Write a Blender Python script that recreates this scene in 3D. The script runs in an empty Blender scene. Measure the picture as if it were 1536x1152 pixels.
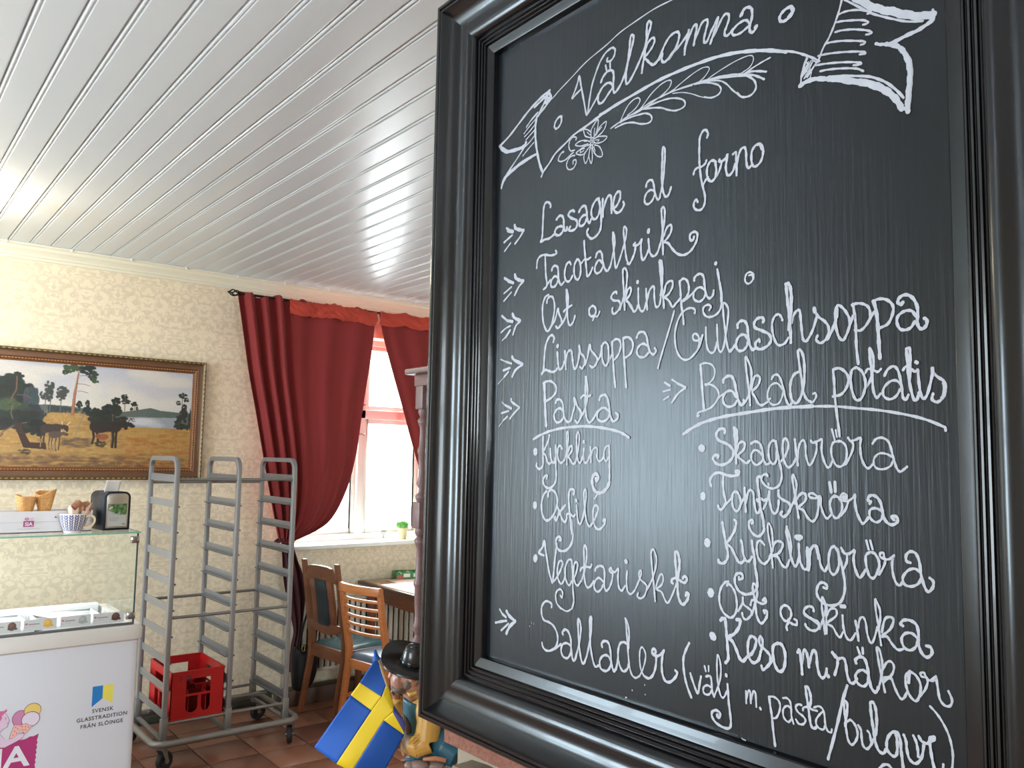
import bpy, bmesh, math, random
import numpy as np
from mathutils import Vector, Matrix, noise
random.seed(7)
PI = math.pi
SC = bpy.context.scene
COL = SC.collection
# ------------------------------------------------------------------ camera, world, lights, exposure
EYE = 1.70
def camera_axes(yaw, pitch, roll):
    y, p, r = map(math.radians, (yaw, pitch, roll))
    f = Vector((math.sin(y)*math.cos(p), math.cos(y)*math.cos(p), math.sin(p)))
    r0 = Vector((math.cos(y), -math.sin(y), 0)); u0 = r0.cross(f)
    rt = r0*math.cos(r) + u0*math.sin(r)
    return rt, rt.cross(f), f
cam_d = bpy.data.cameras.new('camera'); cam = bpy.data.objects.new('camera', cam_d); COL.objects.link(cam)
RT, UP, FW = camera_axes(38.8, 5.12, 1.08)
cam.matrix_world = Matrix(((RT.x, UP.x, -FW.x, 0), (RT.y, UP.y, -FW.y, 0), (RT.z, UP.z, -FW.z, EYE), (0, 0, 0, 1)))
cam_d.sensor_width = 36; cam_d.lens = 36*1235/1536; cam_d.clip_start = .02
SC.camera = cam
SC.view_settings.view_transform = 'Standard'; SC.view_settings.look = 'None'
SC.view_settings.gamma = 1; SC.view_settings.use_curve_mapping = False
SC.view_settings.exposure = 0.92
try:
    SC.cycles.use_denoising = True; SC.cycles.use_adaptive_sampling = True; SC.cycles.adaptive_threshold = .03
    SC.cycles.max_bounces = 10; SC.cycles.transparent_max_bounces = 16
    SC.cycles.caustics_reflective = False; SC.cycles.caustics_refractive = False
    SC.cycles.sample_clamp_indirect = 6
except Exception: pass
wd = bpy.data.worlds.new('sky'); SC.world = wd; wd.use_nodes = True
bg = wd.node_tree.nodes['Background']; bg.inputs[0].default_value = (.86, .93, 1, 1); bg.inputs[1].default_value = 3.0
def area(name, loc, to, sx, sy, power, color):
    d = bpy.data.lights.new(name, 'AREA'); d.shape = 'RECTANGLE'; d.size = sx; d.size_y = sy
    d.energy = power; d.color = color
    o = bpy.data.objects.new(name, d); COL.objects.link(o); o.location = loc
    o.rotation_euler = (Vector(to)-Vector(loc)).to_track_quat('-Z', 'Y').to_euler()
    return o
WB = 5.57                       # far wall
WL, WR, WF = -2.7, 4.6, -2.6    # left, right, rear walls
area('daylight_far_window', (3.03, 6.15, 2.0), (3.03, 5.0, 1.2), 1.3, 1.6, 110, (.92, .96, 1))
area('daylight_left_window', (WL-.35, 3.95, 1.7), (0, 3.6, 1.3), 1.5, 1.5, 140, (.68, .84, 1))
area('daylight_left_window_rear', (WL-.35, -.3, 1.75), (0, -.3, 1.25), 1.0, 1.4, 60, (.84, .92, 1))
area('daylight_rear_window', (.6, WF-.35, 1.75), (.6, 0, 1.4), 1.3, 1.4, 210, (.86, .93, 1))
# ------------------------------------------------------------------ helpers
def lin(c):
    return tuple(((v/255)/12.92 if v/255 <= .04045 else ((v/255+.055)/1.055)**2.4) for v in c)
MATS = {}
def mat(name, rgb, rough=.5, metal=0, noise_amt=0, nscale=20, bump=0, bscale=60, stretch=(1,1,1), spec=.5, coat=0, trans=0, sheen=0, sub=0, bdist=.002):
    if name in MATS: return MATS[name]
    m = bpy.data.materials.new(name); m.use_nodes = True; nt = m.node_tree; N = nt.nodes
    b = N['Principled BSDF']; c = lin(rgb)+(1,)
    b.inputs['Base Color'].default_value = c; b.inputs['Roughness'].default_value = rough
    b.inputs['Metallic'].default_value = metal; b.inputs['Specular IOR Level'].default_value = spec
    b.inputs['Coat Weight'].default_value = coat; b.inputs['Transmission Weight'].default_value = trans
    b.inputs['Sheen Weight'].default_value = sheen
    if sub: b.inputs['Subsurface Weight'].default_value = sub; b.inputs['Subsurface Scale'].default_value = .02
    if noise_amt or bump:
        tc = N.new('ShaderNodeTexCoord'); mp = N.new('ShaderNodeMapping'); mp.inputs['Scale'].default_value = stretch
        nt.links.new(tc.outputs['Object'], mp.inputs[0])
    if noise_amt:
        nz = N.new('ShaderNodeTexNoise'); nz.inputs['Scale'].default_value = nscale; nz.inputs['Detail'].default_value = 5
        nt.links.new(mp.outputs[0], nz.inputs[0])
        mx = N.new('ShaderNodeMix'); mx.data_type = 'RGBA'
        d = tuple(max(0, v*(1-noise_amt)) for v in c[:3])+(1,); e = tuple(min(1, v*(1+noise_amt)) for v in c[:3])+(1,)
        mx.inputs['A'].default_value = d; mx.inputs['B'].default_value = e
        nt.links.new(nz.outputs[0], mx.inputs['Factor']); nt.links.new(mx.outputs['Result'], b.inputs['Base Color'])
    if bump:
        nb = N.new('ShaderNodeTexNoise'); nb.inputs['Scale'].default_value = bscale; nb.inputs['Detail'].default_value = 4
        nt.links.new(mp.outputs[0], nb.inputs[0])
        bp = N.new('ShaderNodeBump'); bp.inputs['Strength'].default_value = bump; bp.inputs['Distance'].default_value = bdist
        nt.links.new(nb.outputs[0], bp.inputs['Height']); nt.links.new(bp.outputs[0], b.inputs['Normal'])
    MATS[name] = m
    return m
def vcmat(name, rough=.6, coat=0):
    m = bpy.data.materials.new(name); m.use_nodes = True; nt = m.node_tree
    a = nt.nodes.new('ShaderNodeVertexColor'); a.layer_name = 'paint'
    b = nt.nodes['Principled BSDF']; b.inputs['Roughness'].default_value = rough; b.inputs['Coat Weight'].default_value = coat
    nt.links.new(a.outputs[0], b.inputs['Base Color']); MATS[name] = m
    return m
def glassmat(name, tint, ior=1.4):
    m = bpy.data.materials.new(name); m.use_nodes = True; nt = m.node_tree; N = nt.nodes
    for n in list(N): N.remove(n)
    o = N.new('ShaderNodeOutputMaterial'); t = N.new('ShaderNodeBsdfTransparent'); t.inputs[0].default_value = tint+(1,)
    g = N.new('ShaderNodeBsdfGlossy'); g.inputs['Roughness'].default_value = .03
    f = N.new('ShaderNodeFresnel'); f.inputs[0].default_value = ior
    mx = N.new('ShaderNodeMixShader')
    ge = N.new('ShaderNodeNewGeometry'); sb = N.new('ShaderNodeMath'); sb.operation = 'SUBTRACT'; sb.inputs[0].default_value = 1
    ml = N.new('ShaderNodeMath'); ml.operation = 'MULTIPLY'; nt.links.new(ge.outputs['Backfacing'], sb.inputs[1])
    nt.links.new(f.outputs[0], ml.inputs[0]); nt.links.new(sb.outputs[0], ml.inputs[1]); nt.links.new(ml.outputs[0], mx.inputs[0]); nt.links.new(t.outputs[0], mx.inputs[1]); nt.links.new(g.outputs[0], mx.inputs[2])
    nt.links.new(mx.outputs[0], o.inputs[0]); MATS[name] = m
    return m
def root_of(o):
    while o.parent: o = o.parent
    return o
class MB:
    def __init__(s): s.v = []; s.f = []; s.c = None
    def add(s, vs, fs):
        n = len(s.v); s.v += [tuple(v) for v in vs]; s.f += [tuple(i+n for i in f) for f in fs]; return s
    def box(s, x0, x1, y0, y1, z0, z1):
        return s.add([(x, y, z) for x in (x0, x1) for y in (y0, y1) for z in (z0, z1)],
                     [(0,1,3,2), (4,6,7,5), (0,4,5,1), (2,3,7,6), (0,2,6,4), (1,5,7,3)])
    def bar(s, a, b, w, h, up=(0,0,1)):
        a = Vector(a); b = Vector(b); d = (b-a).normalized(); u = Vector(up)
        r = d.cross(u); r = r.normalized() if r.length > 1e-4 else Vector((1,0,0)); u = r.cross(d)
        vs = [p+r*i*w/2+u*j*h/2 for p in (a, b) for i in (-1, 1) for j in (-1, 1)]
        return s.add(vs, [(0,1,3,2), (4,6,7,5), (0,4,5,1), (2,3,7,6), (0,2,6,4), (1,5,7,3)])
    def tube(s, pts, r, seg=10, closed=False, cap=True):
        pts = [Vector(p) for p in pts]; n = len(pts); rs = r if hasattr(r, '__len__') else [r]*n
        T = []
        for i in range(n):
            if closed: t = pts[(i+1) % n]-pts[i-1]
            else: t = pts[min(i+1, n-1)]-pts[max(i-1, 0)]
            T.append(t.normalized() if t.length > 1e-9 else Vector((0,0,1)))
        u = T[0].orthogonal().normalized(); vs = []
        for i in range(n):
            u = (u-T[i]*u.dot(T[i])); u = u.normalized() if u.length > 1e-6 else T[i].orthogonal().normalized()
            w = T[i].cross(u)
            for k in range(seg):
                a = 2*PI*k/seg; vs.append(pts[i]+(u*math.cos(a)+w*math.sin(a))*rs[i])
        fs = []
        for i in range(n if closed else n-1):
            j = (i+1) % n
            for k in range(seg): l = (k+1) % seg; fs.append((i*seg+k, i*seg+l, j*seg+l, j*seg+k))
        if cap and not closed:
            fs.append(tuple(range(seg-1, -1, -1))); fs.append(tuple((n-1)*seg+k for k in range(seg)))
        return s.add(vs, fs)
    def lathe(s, prof, c=(0,0,0), seg=24, axis='z', fn=None):
        vs = []; c = Vector(c)
        for (r, z) in prof:
            for k in range(seg):
                a = 2*PI*k/seg; p = (r*math.cos(a), r*math.sin(a), z)
                if axis == 'x': p = (z, r*math.cos(a), r*math.sin(a))
                if axis == 'y': p = (r*math.cos(a), z, r*math.sin(a))
                p = Vector(p)
                if fn: p = Vector(fn(p, a, z))
                vs.append(p+c)
        fs = [(i*seg+k, i*seg+(k+1) % seg, (i+1)*seg+(k+1) % seg, (i+1)*seg+k) for i in range(len(prof)-1) for k in range(seg)]
        if prof[0][0] > 1e-6: fs.append(tuple(range(seg-1, -1, -1)))
        if prof[-1][0] > 1e-6: fs.append(tuple((len(prof)-1)*seg+k for k in range(seg)))
        return s.add(vs, fs)
    def grid(s, fn, nu, nv):
        vs = [fn(i/nu, j/nv) for j in range(nv+1) for i in range(nu+1)]
        return s.add(vs, [(j*(nu+1)+i, j*(nu+1)+i+1, (j+1)*(nu+1)+i+1, (j+1)*(nu+1)+i) for j in range(nv) for i in range(nu)])
    def prism(s, poly, fn, h0, h1):      # poly 2D, fn(a,b,h)->3D
        n = len(poly); vs = [fn(a, b, h0) for a, b in poly]+[fn(a, b, h1) for a, b in poly]
        return s.add(vs, [tuple(range(n-1, -1, -1)), tuple(range(n, 2*n))]+[(i, (i+1) % n, n+(i+1) % n, n+i) for i in range(n)])
    def ball(s, c, r, seg=16, rings=10):
        r = (r, r, r) if not hasattr(r, '__len__') else r
        prof = [(math.sin(PI*i/rings), -math.cos(PI*i/rings)) for i in range(rings+1)]
        vs = [(c[0]+p*r[0]*math.cos(2*PI*k/seg), c[1]+p*r[1]*math.sin(2*PI*k/seg), c[2]+z*r[2]) for p, z in prof for k in range(seg)]
        return s.add(vs, [(i*seg+k, i*seg+(k+1) % seg, (i+1)*seg+(k+1) % seg, (i+1)*seg+k) for i in range(rings) for k in range(seg)])
    def build(s, name, m, parent=None, smooth=False, bevel=0, world=True, label=None, kind=None, solid=0, ang=40, subsurf=0):
        me = bpy.data.meshes.new(name)
        off = Vector((0,0,0))
        if parent is not None and world: off = root_of(parent).location
        me.from_pydata([(v[0]-off.x, v[1]-off.y, v[2]-off.z) for v in s.v], [], s.f)
        for x in (m if isinstance(m, list) else [m]): me.materials.append(x)
        bm = bmesh.new(); bm.from_mesh(me)
        bmesh.ops.remove_doubles(bm, verts=bm.verts, dist=1e-6)
        bmesh.ops.recalc_face_normals(bm, faces=bm.faces)
        if bevel:
            es = [e for e in bm.edges if len(e.link_faces) == 2 and e.calc_face_angle(0) > .6]
            bmesh.ops.bevel(bm, geom=es, offset=bevel, segments=2, affect='EDGES', profile=.5, clamp_overlap=True)
        if smooth or bevel:
            for f in bm.faces: f.smooth = True
            for e in bm.edges:
                if len(e.link_faces) == 2 and e.calc_face_angle(0) > math.radians(ang): e.smooth = False
        bm.to_mesh(me); bm.free()
        o = bpy.data.objects.new(name, me); COL.objects.link(o)
        if parent is not None: o.parent = parent
        if label: o['label'] = label
        if kind: o['kind'] = kind
        if solid:
            md = o.modifiers.new('thick', 'SOLIDIFY'); md.thickness = solid; md.offset = 0
        if subsurf:
            md = o.modifiers.new('sub', 'SUBSURF'); md.levels = subsurf; md.render_levels = subsurf
        return o
def thing(name, label, cat, loc=(0,0,0), rotz=0, group=None):
    o = bpy.data.objects.new(name, None); COL.objects.link(o); o.location = loc; o.rotation_euler = (0,0,rotz)
    o.empty_display_size = .05
    o['label'] = label; o['category'] = cat
    if group: o['group'] = group
    return o
def tag(o, label, cat, group=None):
    o['label'] = label; o['category'] = cat
    if group: o['group'] = group
    return o
def dup(o, parent=None):
    c = o.copy(); COL.objects.link(c)
    if parent is not None: c.parent = parent
    for ch in [x for x in bpy.data.objects if x.parent == o]: dup(ch, c)
    return c
def arc(cx, cy, r, a0, a1, n): return [(cx+r*math.cos(a0+(a1-a0)*i/n), cy+r*math.sin(a0+(a1-a0)*i/n)) for i in range(n+1)]
def mesh_tex(name, verts, faces, colors, m, parent=None, world=True):
    """dense mesh carrying flat print as colours per vertex"""
    me = bpy.data.meshes.new(name); off = root_of(parent).location if parent is not None and world else Vector((0,0,0))
    me.from_pydata([(v[0]-off.x, v[1]-off.y, v[2]-off.z) for v in verts], [], faces)
    ca = me.color_attributes.new('paint', 'FLOAT_COLOR', 'POINT')
    arr = np.ones((len(verts), 4), dtype=np.float32); arr[:, :3] = colors
    ca.data.foreach_set('color', arr.ravel()); me.materials.append(m)
    o = bpy.data.objects.new(name, me); COL.objects.link(o)
    if parent is not None: o.parent = parent
    return o
class Canvas:
    """small numpy painter; coordinates in 0..w, 0..h (y down); colours sRGB 0-255"""
    def __init__(s, W, H, w, h, bg=(255,255,255)):
        s.a = np.ones((H, W, 3))*np.array(bg, float); s.W, s.H = W, H; s.kx, s.ky = w/(W-1), h/(H-1)
        s.X, s.Y = np.meshgrid(np.arange(W)*s.kx, np.arange(H)*s.ky)
    def mix(s, m, c, al=1): m = np.clip(m, 0, 1)[..., None]*al; s.a = s.a*(1-m)+np.array(c, float)*m
    def ell(s, x, y, rx, ry, c, al=1, soft=.15, rough=0, rs=.3):
        d = np.sqrt(((s.X-x)/rx)**2+((s.Y-y)/ry)**2)
        if rough:
            th = np.arctan2((s.Y-y)/ry, (s.X-x)/rx); d = d*(1+rough*(np.sin(th*5+x)*.5+np.sin(th*9+y)*.35+np.sin(th*17+x*y)*.3))
        s.mix((1-d)/soft+.5, c, al)
    def poly(s, pts, c, al=1):
        inside = np.zeros(s.X.shape, bool); n = len(pts)
        for i in range(n):
            x1, y1 = pts[i]; x2, y2 = pts[(i+1) % n]
            if y1 == y2: continue
            cond = ((s.Y >= min(y1, y2)) & (s.Y < max(y1, y2)) & (s.X < (x2-x1)*(s.Y-y1)/(y2-y1)+x1)); inside ^= cond
        s.mix(inside.astype(float), c, al)
    def line(s, pts, w, c, al=1):
        m = np.zeros(s.X.shape)
        for (x1, y1), (x2, y2) in zip(pts, pts[1:]):
            dx, dy = x2-x1, y2-y1; L = dx*dx+dy*dy+1e-9
            t = np.clip(((s.X-x1)*dx+(s.Y-y1)*dy)/L, 0, 1); d = np.hypot(s.X-x1-t*dx, s.Y-y1-t*dy)
            m = np.maximum(m, np.clip((w/2-d)/max(s.kx, s.ky)+.5, 0, 1))
        s.mix(m, c, al)
    def grad(s, y0, y1, c0, c1, al=1):
        t = np.clip((s.Y-y0)/(y1-y0), 0, 1)[..., None]; m = ((s.Y >= y0) & (s.Y <= y1))[..., None]*al
        s.a = s.a*(1-m)+(np.array(c0, float)*(1-t)+np.array(c1, float)*t)*m
    def linear(s):
        v = np.clip(s.a, 0, 255)/255; return np.where(v <= .04045, v/12.92, ((v+.055)/1.055)**2.4)
    def put(s, name, P, m, parent, world=True):      # P(u,v)->3D, u right, v down
        W, H = s.W, s.H
        vs = [P(i/(W-1), j/(H-1)) for j in range(H) for i in range(W)]
        fs = [(j*W+i, (j+1)*W+i, (j+1)*W+i+1, j*W+i+1) for j in range(H-1) for i in range(W-1)]
        return mesh_tex(name, vs, fs, s.linear().reshape(-1, 3), m, parent, world)
def text_mb(txt, size, P, h=.0006, bold=0, align='CENTER', spacing=1.0):
    """lettering as thin raised geometry; P(a,b,h)->3D, a along the line, b up"""
    cu = bpy.data.curves.new('t', 'FONT'); cu.body = txt; cu.size = size; cu.align_x = align; cu.offset = bold; cu.space_character = spacing
    cu.resolution_u = 3
    ob = bpy.data.objects.new('t', cu); COL.objects.link(ob)
    dg = bpy.context.evaluated_depsgraph_get(); me = bpy.data.meshes.new_from_object(ob.evaluated_get(dg))
    mb = MB(); mb.add([P(v.co.x, v.co.y, h) for v in me.vertices], [tuple(p.vertices) for p in me.polygons])
    bpy.data.objects.remove(ob); bpy.data.curves.remove(cu); bpy.data.meshes.remove(me)
    return mb
# ------------------------------------------------------------------ special materials
def wallpaper_mat():
    m = bpy.data.materials.new('damask_wallpaper'); m.use_nodes = True; nt = m.node_tree; N = nt.nodes; L = nt.links.new
    b = N['Principled BSDF']; b.inputs['Roughness'].default_value = .6
    tc = N.new('ShaderNodeTexCoord'); sp = N.new('ShaderNodeSeparateXYZ'); L(tc.outputs['Object'], sp.inputs[0])
    def math_(op, a, v=None, c=None):
        n = N.new('ShaderNodeMath'); n.operation = op
        if isinstance(a, (int, float)): n.inputs[0].default_value = a
        else: L(a, n.inputs[0])
        if v is not None:
            if isinstance(v, (int, float)): n.inputs[1].default_value = v
            else: L(v, n.inputs[1])
        if c is not None: n.inputs[2].default_value = c
        return n.outputs[0]
    xy = math_('ADD', sp.outputs[0], sp.outputs[1])
    row = math_('FLOOR', math_('DIVIDE', sp.outputs[2], .36)); sh = math_('MULTIPLY', row, .18)
    px = math_('PINGPONG', math_('ADD', xy, sh), .18)
    pz = math_('MODULO', math_('ADD', sp.outputs[2], 7.2), .36)
    cb = N.new('ShaderNodeCombineXYZ'); L(px, cb.inputs[0]); L(pz, cb.inputs[1])
    nz = N.new('ShaderNodeTexNoise'); nz.inputs['Scale'].default_value = 10.5; nz.inputs['Detail'].default_value = 1.5; nz.inputs['Distortion'].default_value = 1.6
    L(cb.outputs[0], nz.inputs[0])
    band = math_('ABSOLUTE', math_('SUBTRACT', nz.outputs[0], .5))
    r1 = N.new('ShaderNodeMapRange'); r1.inputs[1].default_value = .02; r1.inputs[2].default_value = .05; L(band, r1.inputs[0])
    n2 = N.new('ShaderNodeTexNoise'); n2.inputs['Scale'].default_value = 26; n2.inputs['Detail'].default_value = 2; L(cb.outputs[0], n2.inputs[0])
    r2 = N.new('ShaderNodeMapRange'); r2.inputs[1].default_value = .5; r2.inputs[2].default_value = .58; L(n2.outputs[0], r2.inputs[0])
    pat = math_('MULTIPLY', r1.outputs[0], math_('SUBTRACT', 1, math_('MULTIPLY', r2.outputs[0], .7)))
    blot = N.new('ShaderNodeTexNoise'); blot.inputs['Scale'].default_value = 2.2; blot.inputs['Detail'].default_value = 3; L(tc.outputs['Object'], blot.inputs[0])
    mx = N.new('ShaderNodeMix'); mx.data_type = 'RGBA'
    mx.inputs['A'].default_value = lin((220, 204, 178))+(1,); mx.inputs['B'].default_value = lin((238, 222, 194))+(1,)
    L(pat, mx.inputs['Factor'])
    m2 = N.new('ShaderNodeMix'); m2.data_type = 'RGBA'; m2.blend_type = 'MULTIPLY'; m2.inputs['Factor'].default_value = 1
    cr = N.new('ShaderNodeMapRange'); cr.inputs[1].default_value = .3; cr.inputs[2].default_value = .7; cr.inputs[3].default_value = .92; cr.inputs[4].default_value = 1.04
    L(blot.outputs[0], cr.inputs[0]); L(mx.outputs['Result'], m2.inputs['A']); L(cr.outputs[0], m2.inputs['B'])
    L(m2.outputs['Result'], b.inputs['Base Color'])
    MATS['wall'] = m; return m
def wood(name, rgb, rough=.35, scale=(2, 2, 30), amt=.35):
    return mat(name, rgb, rough=rough, noise_amt=amt, nscale=6, stretch=scale, bump=.08, bscale=8)
WALL = wallpaper_mat()
M_ceil = mat('gloss_white_ceiling_paint', (208, 214, 216), rough=.30, bump=.2, bscale=14, bdist=.0012)
M_crown = mat('cream_trim_paint', (222, 217, 196), rough=.4)
M_white = mat('white_window_paint', (232, 232, 226), rough=.35)
M_green = mat('dark_green_skirting', (74, 80, 70), rough=.5)
M_brownpaint = mat('brown_skirting', (80, 56, 44), rough=.45)

# ------------------------------------------------------------------ setting: floor, ceiling, walls
def st(o): o['kind'] = 'structure'; return o
fl = st(MB().box(WL-.1, WR+.1, WF-.1, WB+.1, -.12, -.006).build('floor', mat('grout', (88, 62, 50), rough=.9)))
tile_m = []
for i, c in enumerate([(140, 90, 70), (128, 82, 64), (150, 102, 82), (120, 76, 60)]):
    tile_m.append(mat('terracotta_%s' % 'abcd'[i], c, rough=.28, noise_amt=.3, nscale=9, bump=.15, bscale=14, bdist=.001))
TS = .291; tmesh = []
for k in range(4):
    mb = MB().box(-TS/2+.004, TS/2-.004, -TS/2+.004, TS/2-.004, -.01, 0)
    t = mb.build('tile', tile_m[k], fl, bevel=.0025, world=False); tmesh.append(t.data); bpy.data.objects.remove(t)
far_tiles = MB(); n = 0
i0, i1 = int((WL-1.665)/TS)-1, int((WR-1.665)/TS)+1; j0, j1 = int((WF-4.66)/TS)-1, int((WB-4.66)/TS)+1
for i in range(i0, i1+1):
    for j in range(j0, j1+1):
        x = 1.665+TS*(i+.5); y = 4.66+TS*(j+.5)
        if x-TS/2 < WL or x+TS/2 > WR or y-TS/2 < WF: continue
        if y+TS/2 > WB+.16: continue
        if -.2 < x < 4.1 and y > 1.1:
            o = bpy.data.objects.new('tile', tmesh[random.randrange(4)]); COL.objects.link(o); o.parent = fl
            o.location = (x, y, random.uniform(-.0006, .0006)); o.rotation_euler = (0, 0, random.choice((0, PI/2, PI, -PI/2))); n += 1
        else: far_tiles.box(x-TS/2+.004, x+TS/2-.004, y-TS/2+.004, y+TS/2-.004, -.01, 0)
far_tiles.build('tile', tile_m[0], fl, world=False, kind='stuff')
CZ = 2.905
ce = st(MB().box(WL-.1, WR+.1, WF-.1, WB+.1, CZ+.014, CZ+.1).build('ceiling', M_ceil))
# tongue and groove boards: flat face, groove and bead at the joint
P_ = .110
prof = [(.000, .012), (.0015, .006), (.004, .0015), (.0065, .0002), (.009, .0), (.0115, .0012), (.0135, .0045), (.0150, .0045), (.0168, .0008), (.0190, .0), (.103, .0), (.106, .0008), (.1080, .0045), (.1095, .012)]
mb = MB(); vs = [(x, WF, z) for x, z in prof]+[(x, WB, z) for x, z in prof]; k = len(prof)
mb.add(vs, [(i, i+1, k+i+1, k+i) for i in range(k-1)]+[(0, k, 2*k-1, k-1)])
pb = mb.build('ceiling_board', M_ceil, ce, world=False); pm = pb.data; bpy.data.objects.remove(pb)
x = .649-.003-P_*31
while x < WR:
    if x > WL-P_:
        o = bpy.data.objects.new('board', pm); COL.objects.link(o); o.parent = ce; o.location = (x, 0, CZ+random.uniform(-.0006, .0006))
    x += P_
def wall_with_holes(name, axis, pos, thick, a0, a1, z0, z1, holes, m):
    """wall along axis ('x' runs in X at Y=pos); holes (a0,a1,z0,z1)"""
    mb = MB(); hs = sorted(holes); cur = a0
    def bx(u0, u1, w0, w1):
        if axis == 'x': mb.box(u0, u1, min(pos, pos+thick), max(pos, pos+thick), w0, w1)
        else: mb.box(min(pos, pos+thick), max(pos, pos+thick), u0, u1, w0, w1)
    for (h0, h1, q0, q1) in hs:
        bx(cur, h0, z0, z1); bx(h0, h1, z0, q0); bx(h0, h1, q1, z1); cur = h1
    bx(cur, a1, z0, z1)
    return st(mb.build(name, m))
WIN = (2.50, 3.66, 1.055, 2.60)
wb = wall_with_holes('wall_back', 'x', WB, .28, WL-.1, WR+.1, 0, 3.0, [WIN, (-1.9, -.75, 1.055, 2.6)], WALL)
wl = wall_with_holes('wall_left', 'y', WL, -.25, WF-.1, WB, 0, 3.0, [(-.9, .3, 1.0, 2.55), (3.1, 4.8, .85, 2.55)], WALL)
wf = wall_with_holes('wall_front', 'x', WF, -.25, WL-.1, WR+.1, 0, 3.0, [(-.1, 1.3, 1.0, 2.5)], WALL)
wr = wall_with_holes('wall_right', 'y', WR, .2, WF, WB, 0, 3.0, [], WALL)
# crown moulding along the far wall, with the small cable clips
pr = [(0, 0), (.070, 0), (.068, -.012), (.052, -.018), (.048, -.028), (.046, -.034), (.032, -.042), (.020, -.058), (.018, -.068), (.010, -.074), (.009, -.088), (0, -.090)]
mb = MB(); k = len(pr)
mb.add([(WL, WB-a, CZ+.004+b) for a, b in pr]+[(WR, WB-a, CZ+.004+b) for a, b in pr], [(i, (i+1) % k, k+(i+1) % k, k+i) for i in range(k)])
tr = st(mb.build('trim_1', M_crown, smooth=True, ang=25))
cw = MB().tube([(WL, WB-.071, CZ-.004), (WR, WB-.071, CZ-.004)], .0025, 6).build('cable', M_white, tr, world=False)
for i in range(9):
    MB().box(.86+.34*i-.3*3-.006, .86+.34*i-.3*3+.006, WB-.078, WB-.068, CZ-.014, CZ+.003).build('cable_clip', M_white, tr, world=False, bevel=.002)
mb = MB()
for a, b, y in ((WL, 2.40, WB-.018),): mb.box(a, b, y, WB, 0, .085)
st(mb.build('baseboard_back', M_green, bevel=.004))
st(MB().box(2.40, WR, WB-.21, WB-.10, 0, .105).build('baseboard_window', M_brownpaint, bevel=.004))
# windows
def window(name, x0, x1, z0, z1, y, sill=True, flip=1, axis='x', parent=None):
    fr = MB()
    def bx(mb, a0, a1, b0, b1, w0, w1):
        b0, b1 = sorted((b0, b1))
        if axis == 'x': mb.box(a0, a1, b0, b1, w0, w1)
        else: mb.box(b0, b1, a0, a1, w0, w1)
    d = flip
    for a0, a1 in ((x0, x0+.05), (x1-.05, x1)): bx(fr, a0, a1, y, y+.09*d, z0, z1)
    bx(fr, x0, x1, y, y+.09*d, z1-.05, z1); bx(fr, x0, x1, y, y+.09*d, z0, z0+.05)
    w = st(fr.build(name, M_white, bevel=.004))
    zt = z0+(z1-z0)*.62
    tb = MB(); bx(tb, x0+.05, x1-.05, y-.012*d, y+.08*d, zt-.035, zt+.035); tb.build('transom', M_white, w, world=False, bevel=.006)
    xm = (x0+x1)/2
    mu = MB(); bx(mu, xm-.03, xm+.03, y-.012*d, y+.08*d, z0+.05, z1-.05); mu.build('mullion', M_white, w, world=False, bevel=.006)
    for a0, a1 in ((x0+.05, xm-.03), (xm+.03, x1-.05)):
        for q0, q1 in ((z0+.05, zt-.035), (zt+.035, z1-.05)):
            s_ = MB(); t = .034
            for r in ((a0, a0+t, q0, q1), (a1-t, a1, q0, q1), (a0+t, a1-t, q0, q0+t), (a0+t, a1-t, q1-t, q1)): bx(s_, r[0], r[1], y+.02*d, y+.042*d, r[2], r[3])
            so = s_.build('sash', M_white, w, world=False, bevel=.003)
            g = MB(); bx(g, a0+t, a1-t, y+.026*d, y+.03*d, q0+t, q1-t); g.build('pane', M_pane, so, world=False)
    return w
M_pane = glassmat('window_glass', (.96, .98, .97))
w1 = window('window_1', *WIN[:2], WIN[2], WIN[3], WB+.10)
hk = MB().tube([(3.05, WB+.085, 2.075), (3.05, WB+.06, 2.075), (3.08, WB+.05, 2.085)], .006, 8).build('window_catch', mat('nickel', (150, 150, 150), .3, 1), w1, world=False, smooth=True)
MB().tube([(3.05, WB+.085, 1.86), (3.075, WB+.06, 1.86), (3.085, WB+.06, 1.85)], .005, 8).build('window_hook', MATS['nickel'], w1, world=False, smooth=True)
sl = st(MB().box(2.44, 3.74, WB-.14, WB+.10, 1.03, 1.06).build('trim_2', M_white, bevel=.008))
window('window_2', -1.9, -.75, 1.055, 2.6, WB+.10)
st(MB().box(-1.96, -.69, WB-.14, WB+.10, 1.03, 1.06).build('trim_3', M_white, bevel=.008))
window('window_3', -.9, .3, 1.0, 2.55, WL-.08, flip=-1, axis='y')
window('window_4', 3.1, 4.8, .85, 2.55, WL-.08, flip=-1, axis='y')
window('window_5', -.1, 1.3, 1.0, 2.5, WF-.08, flip=-1, axis='x')
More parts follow.
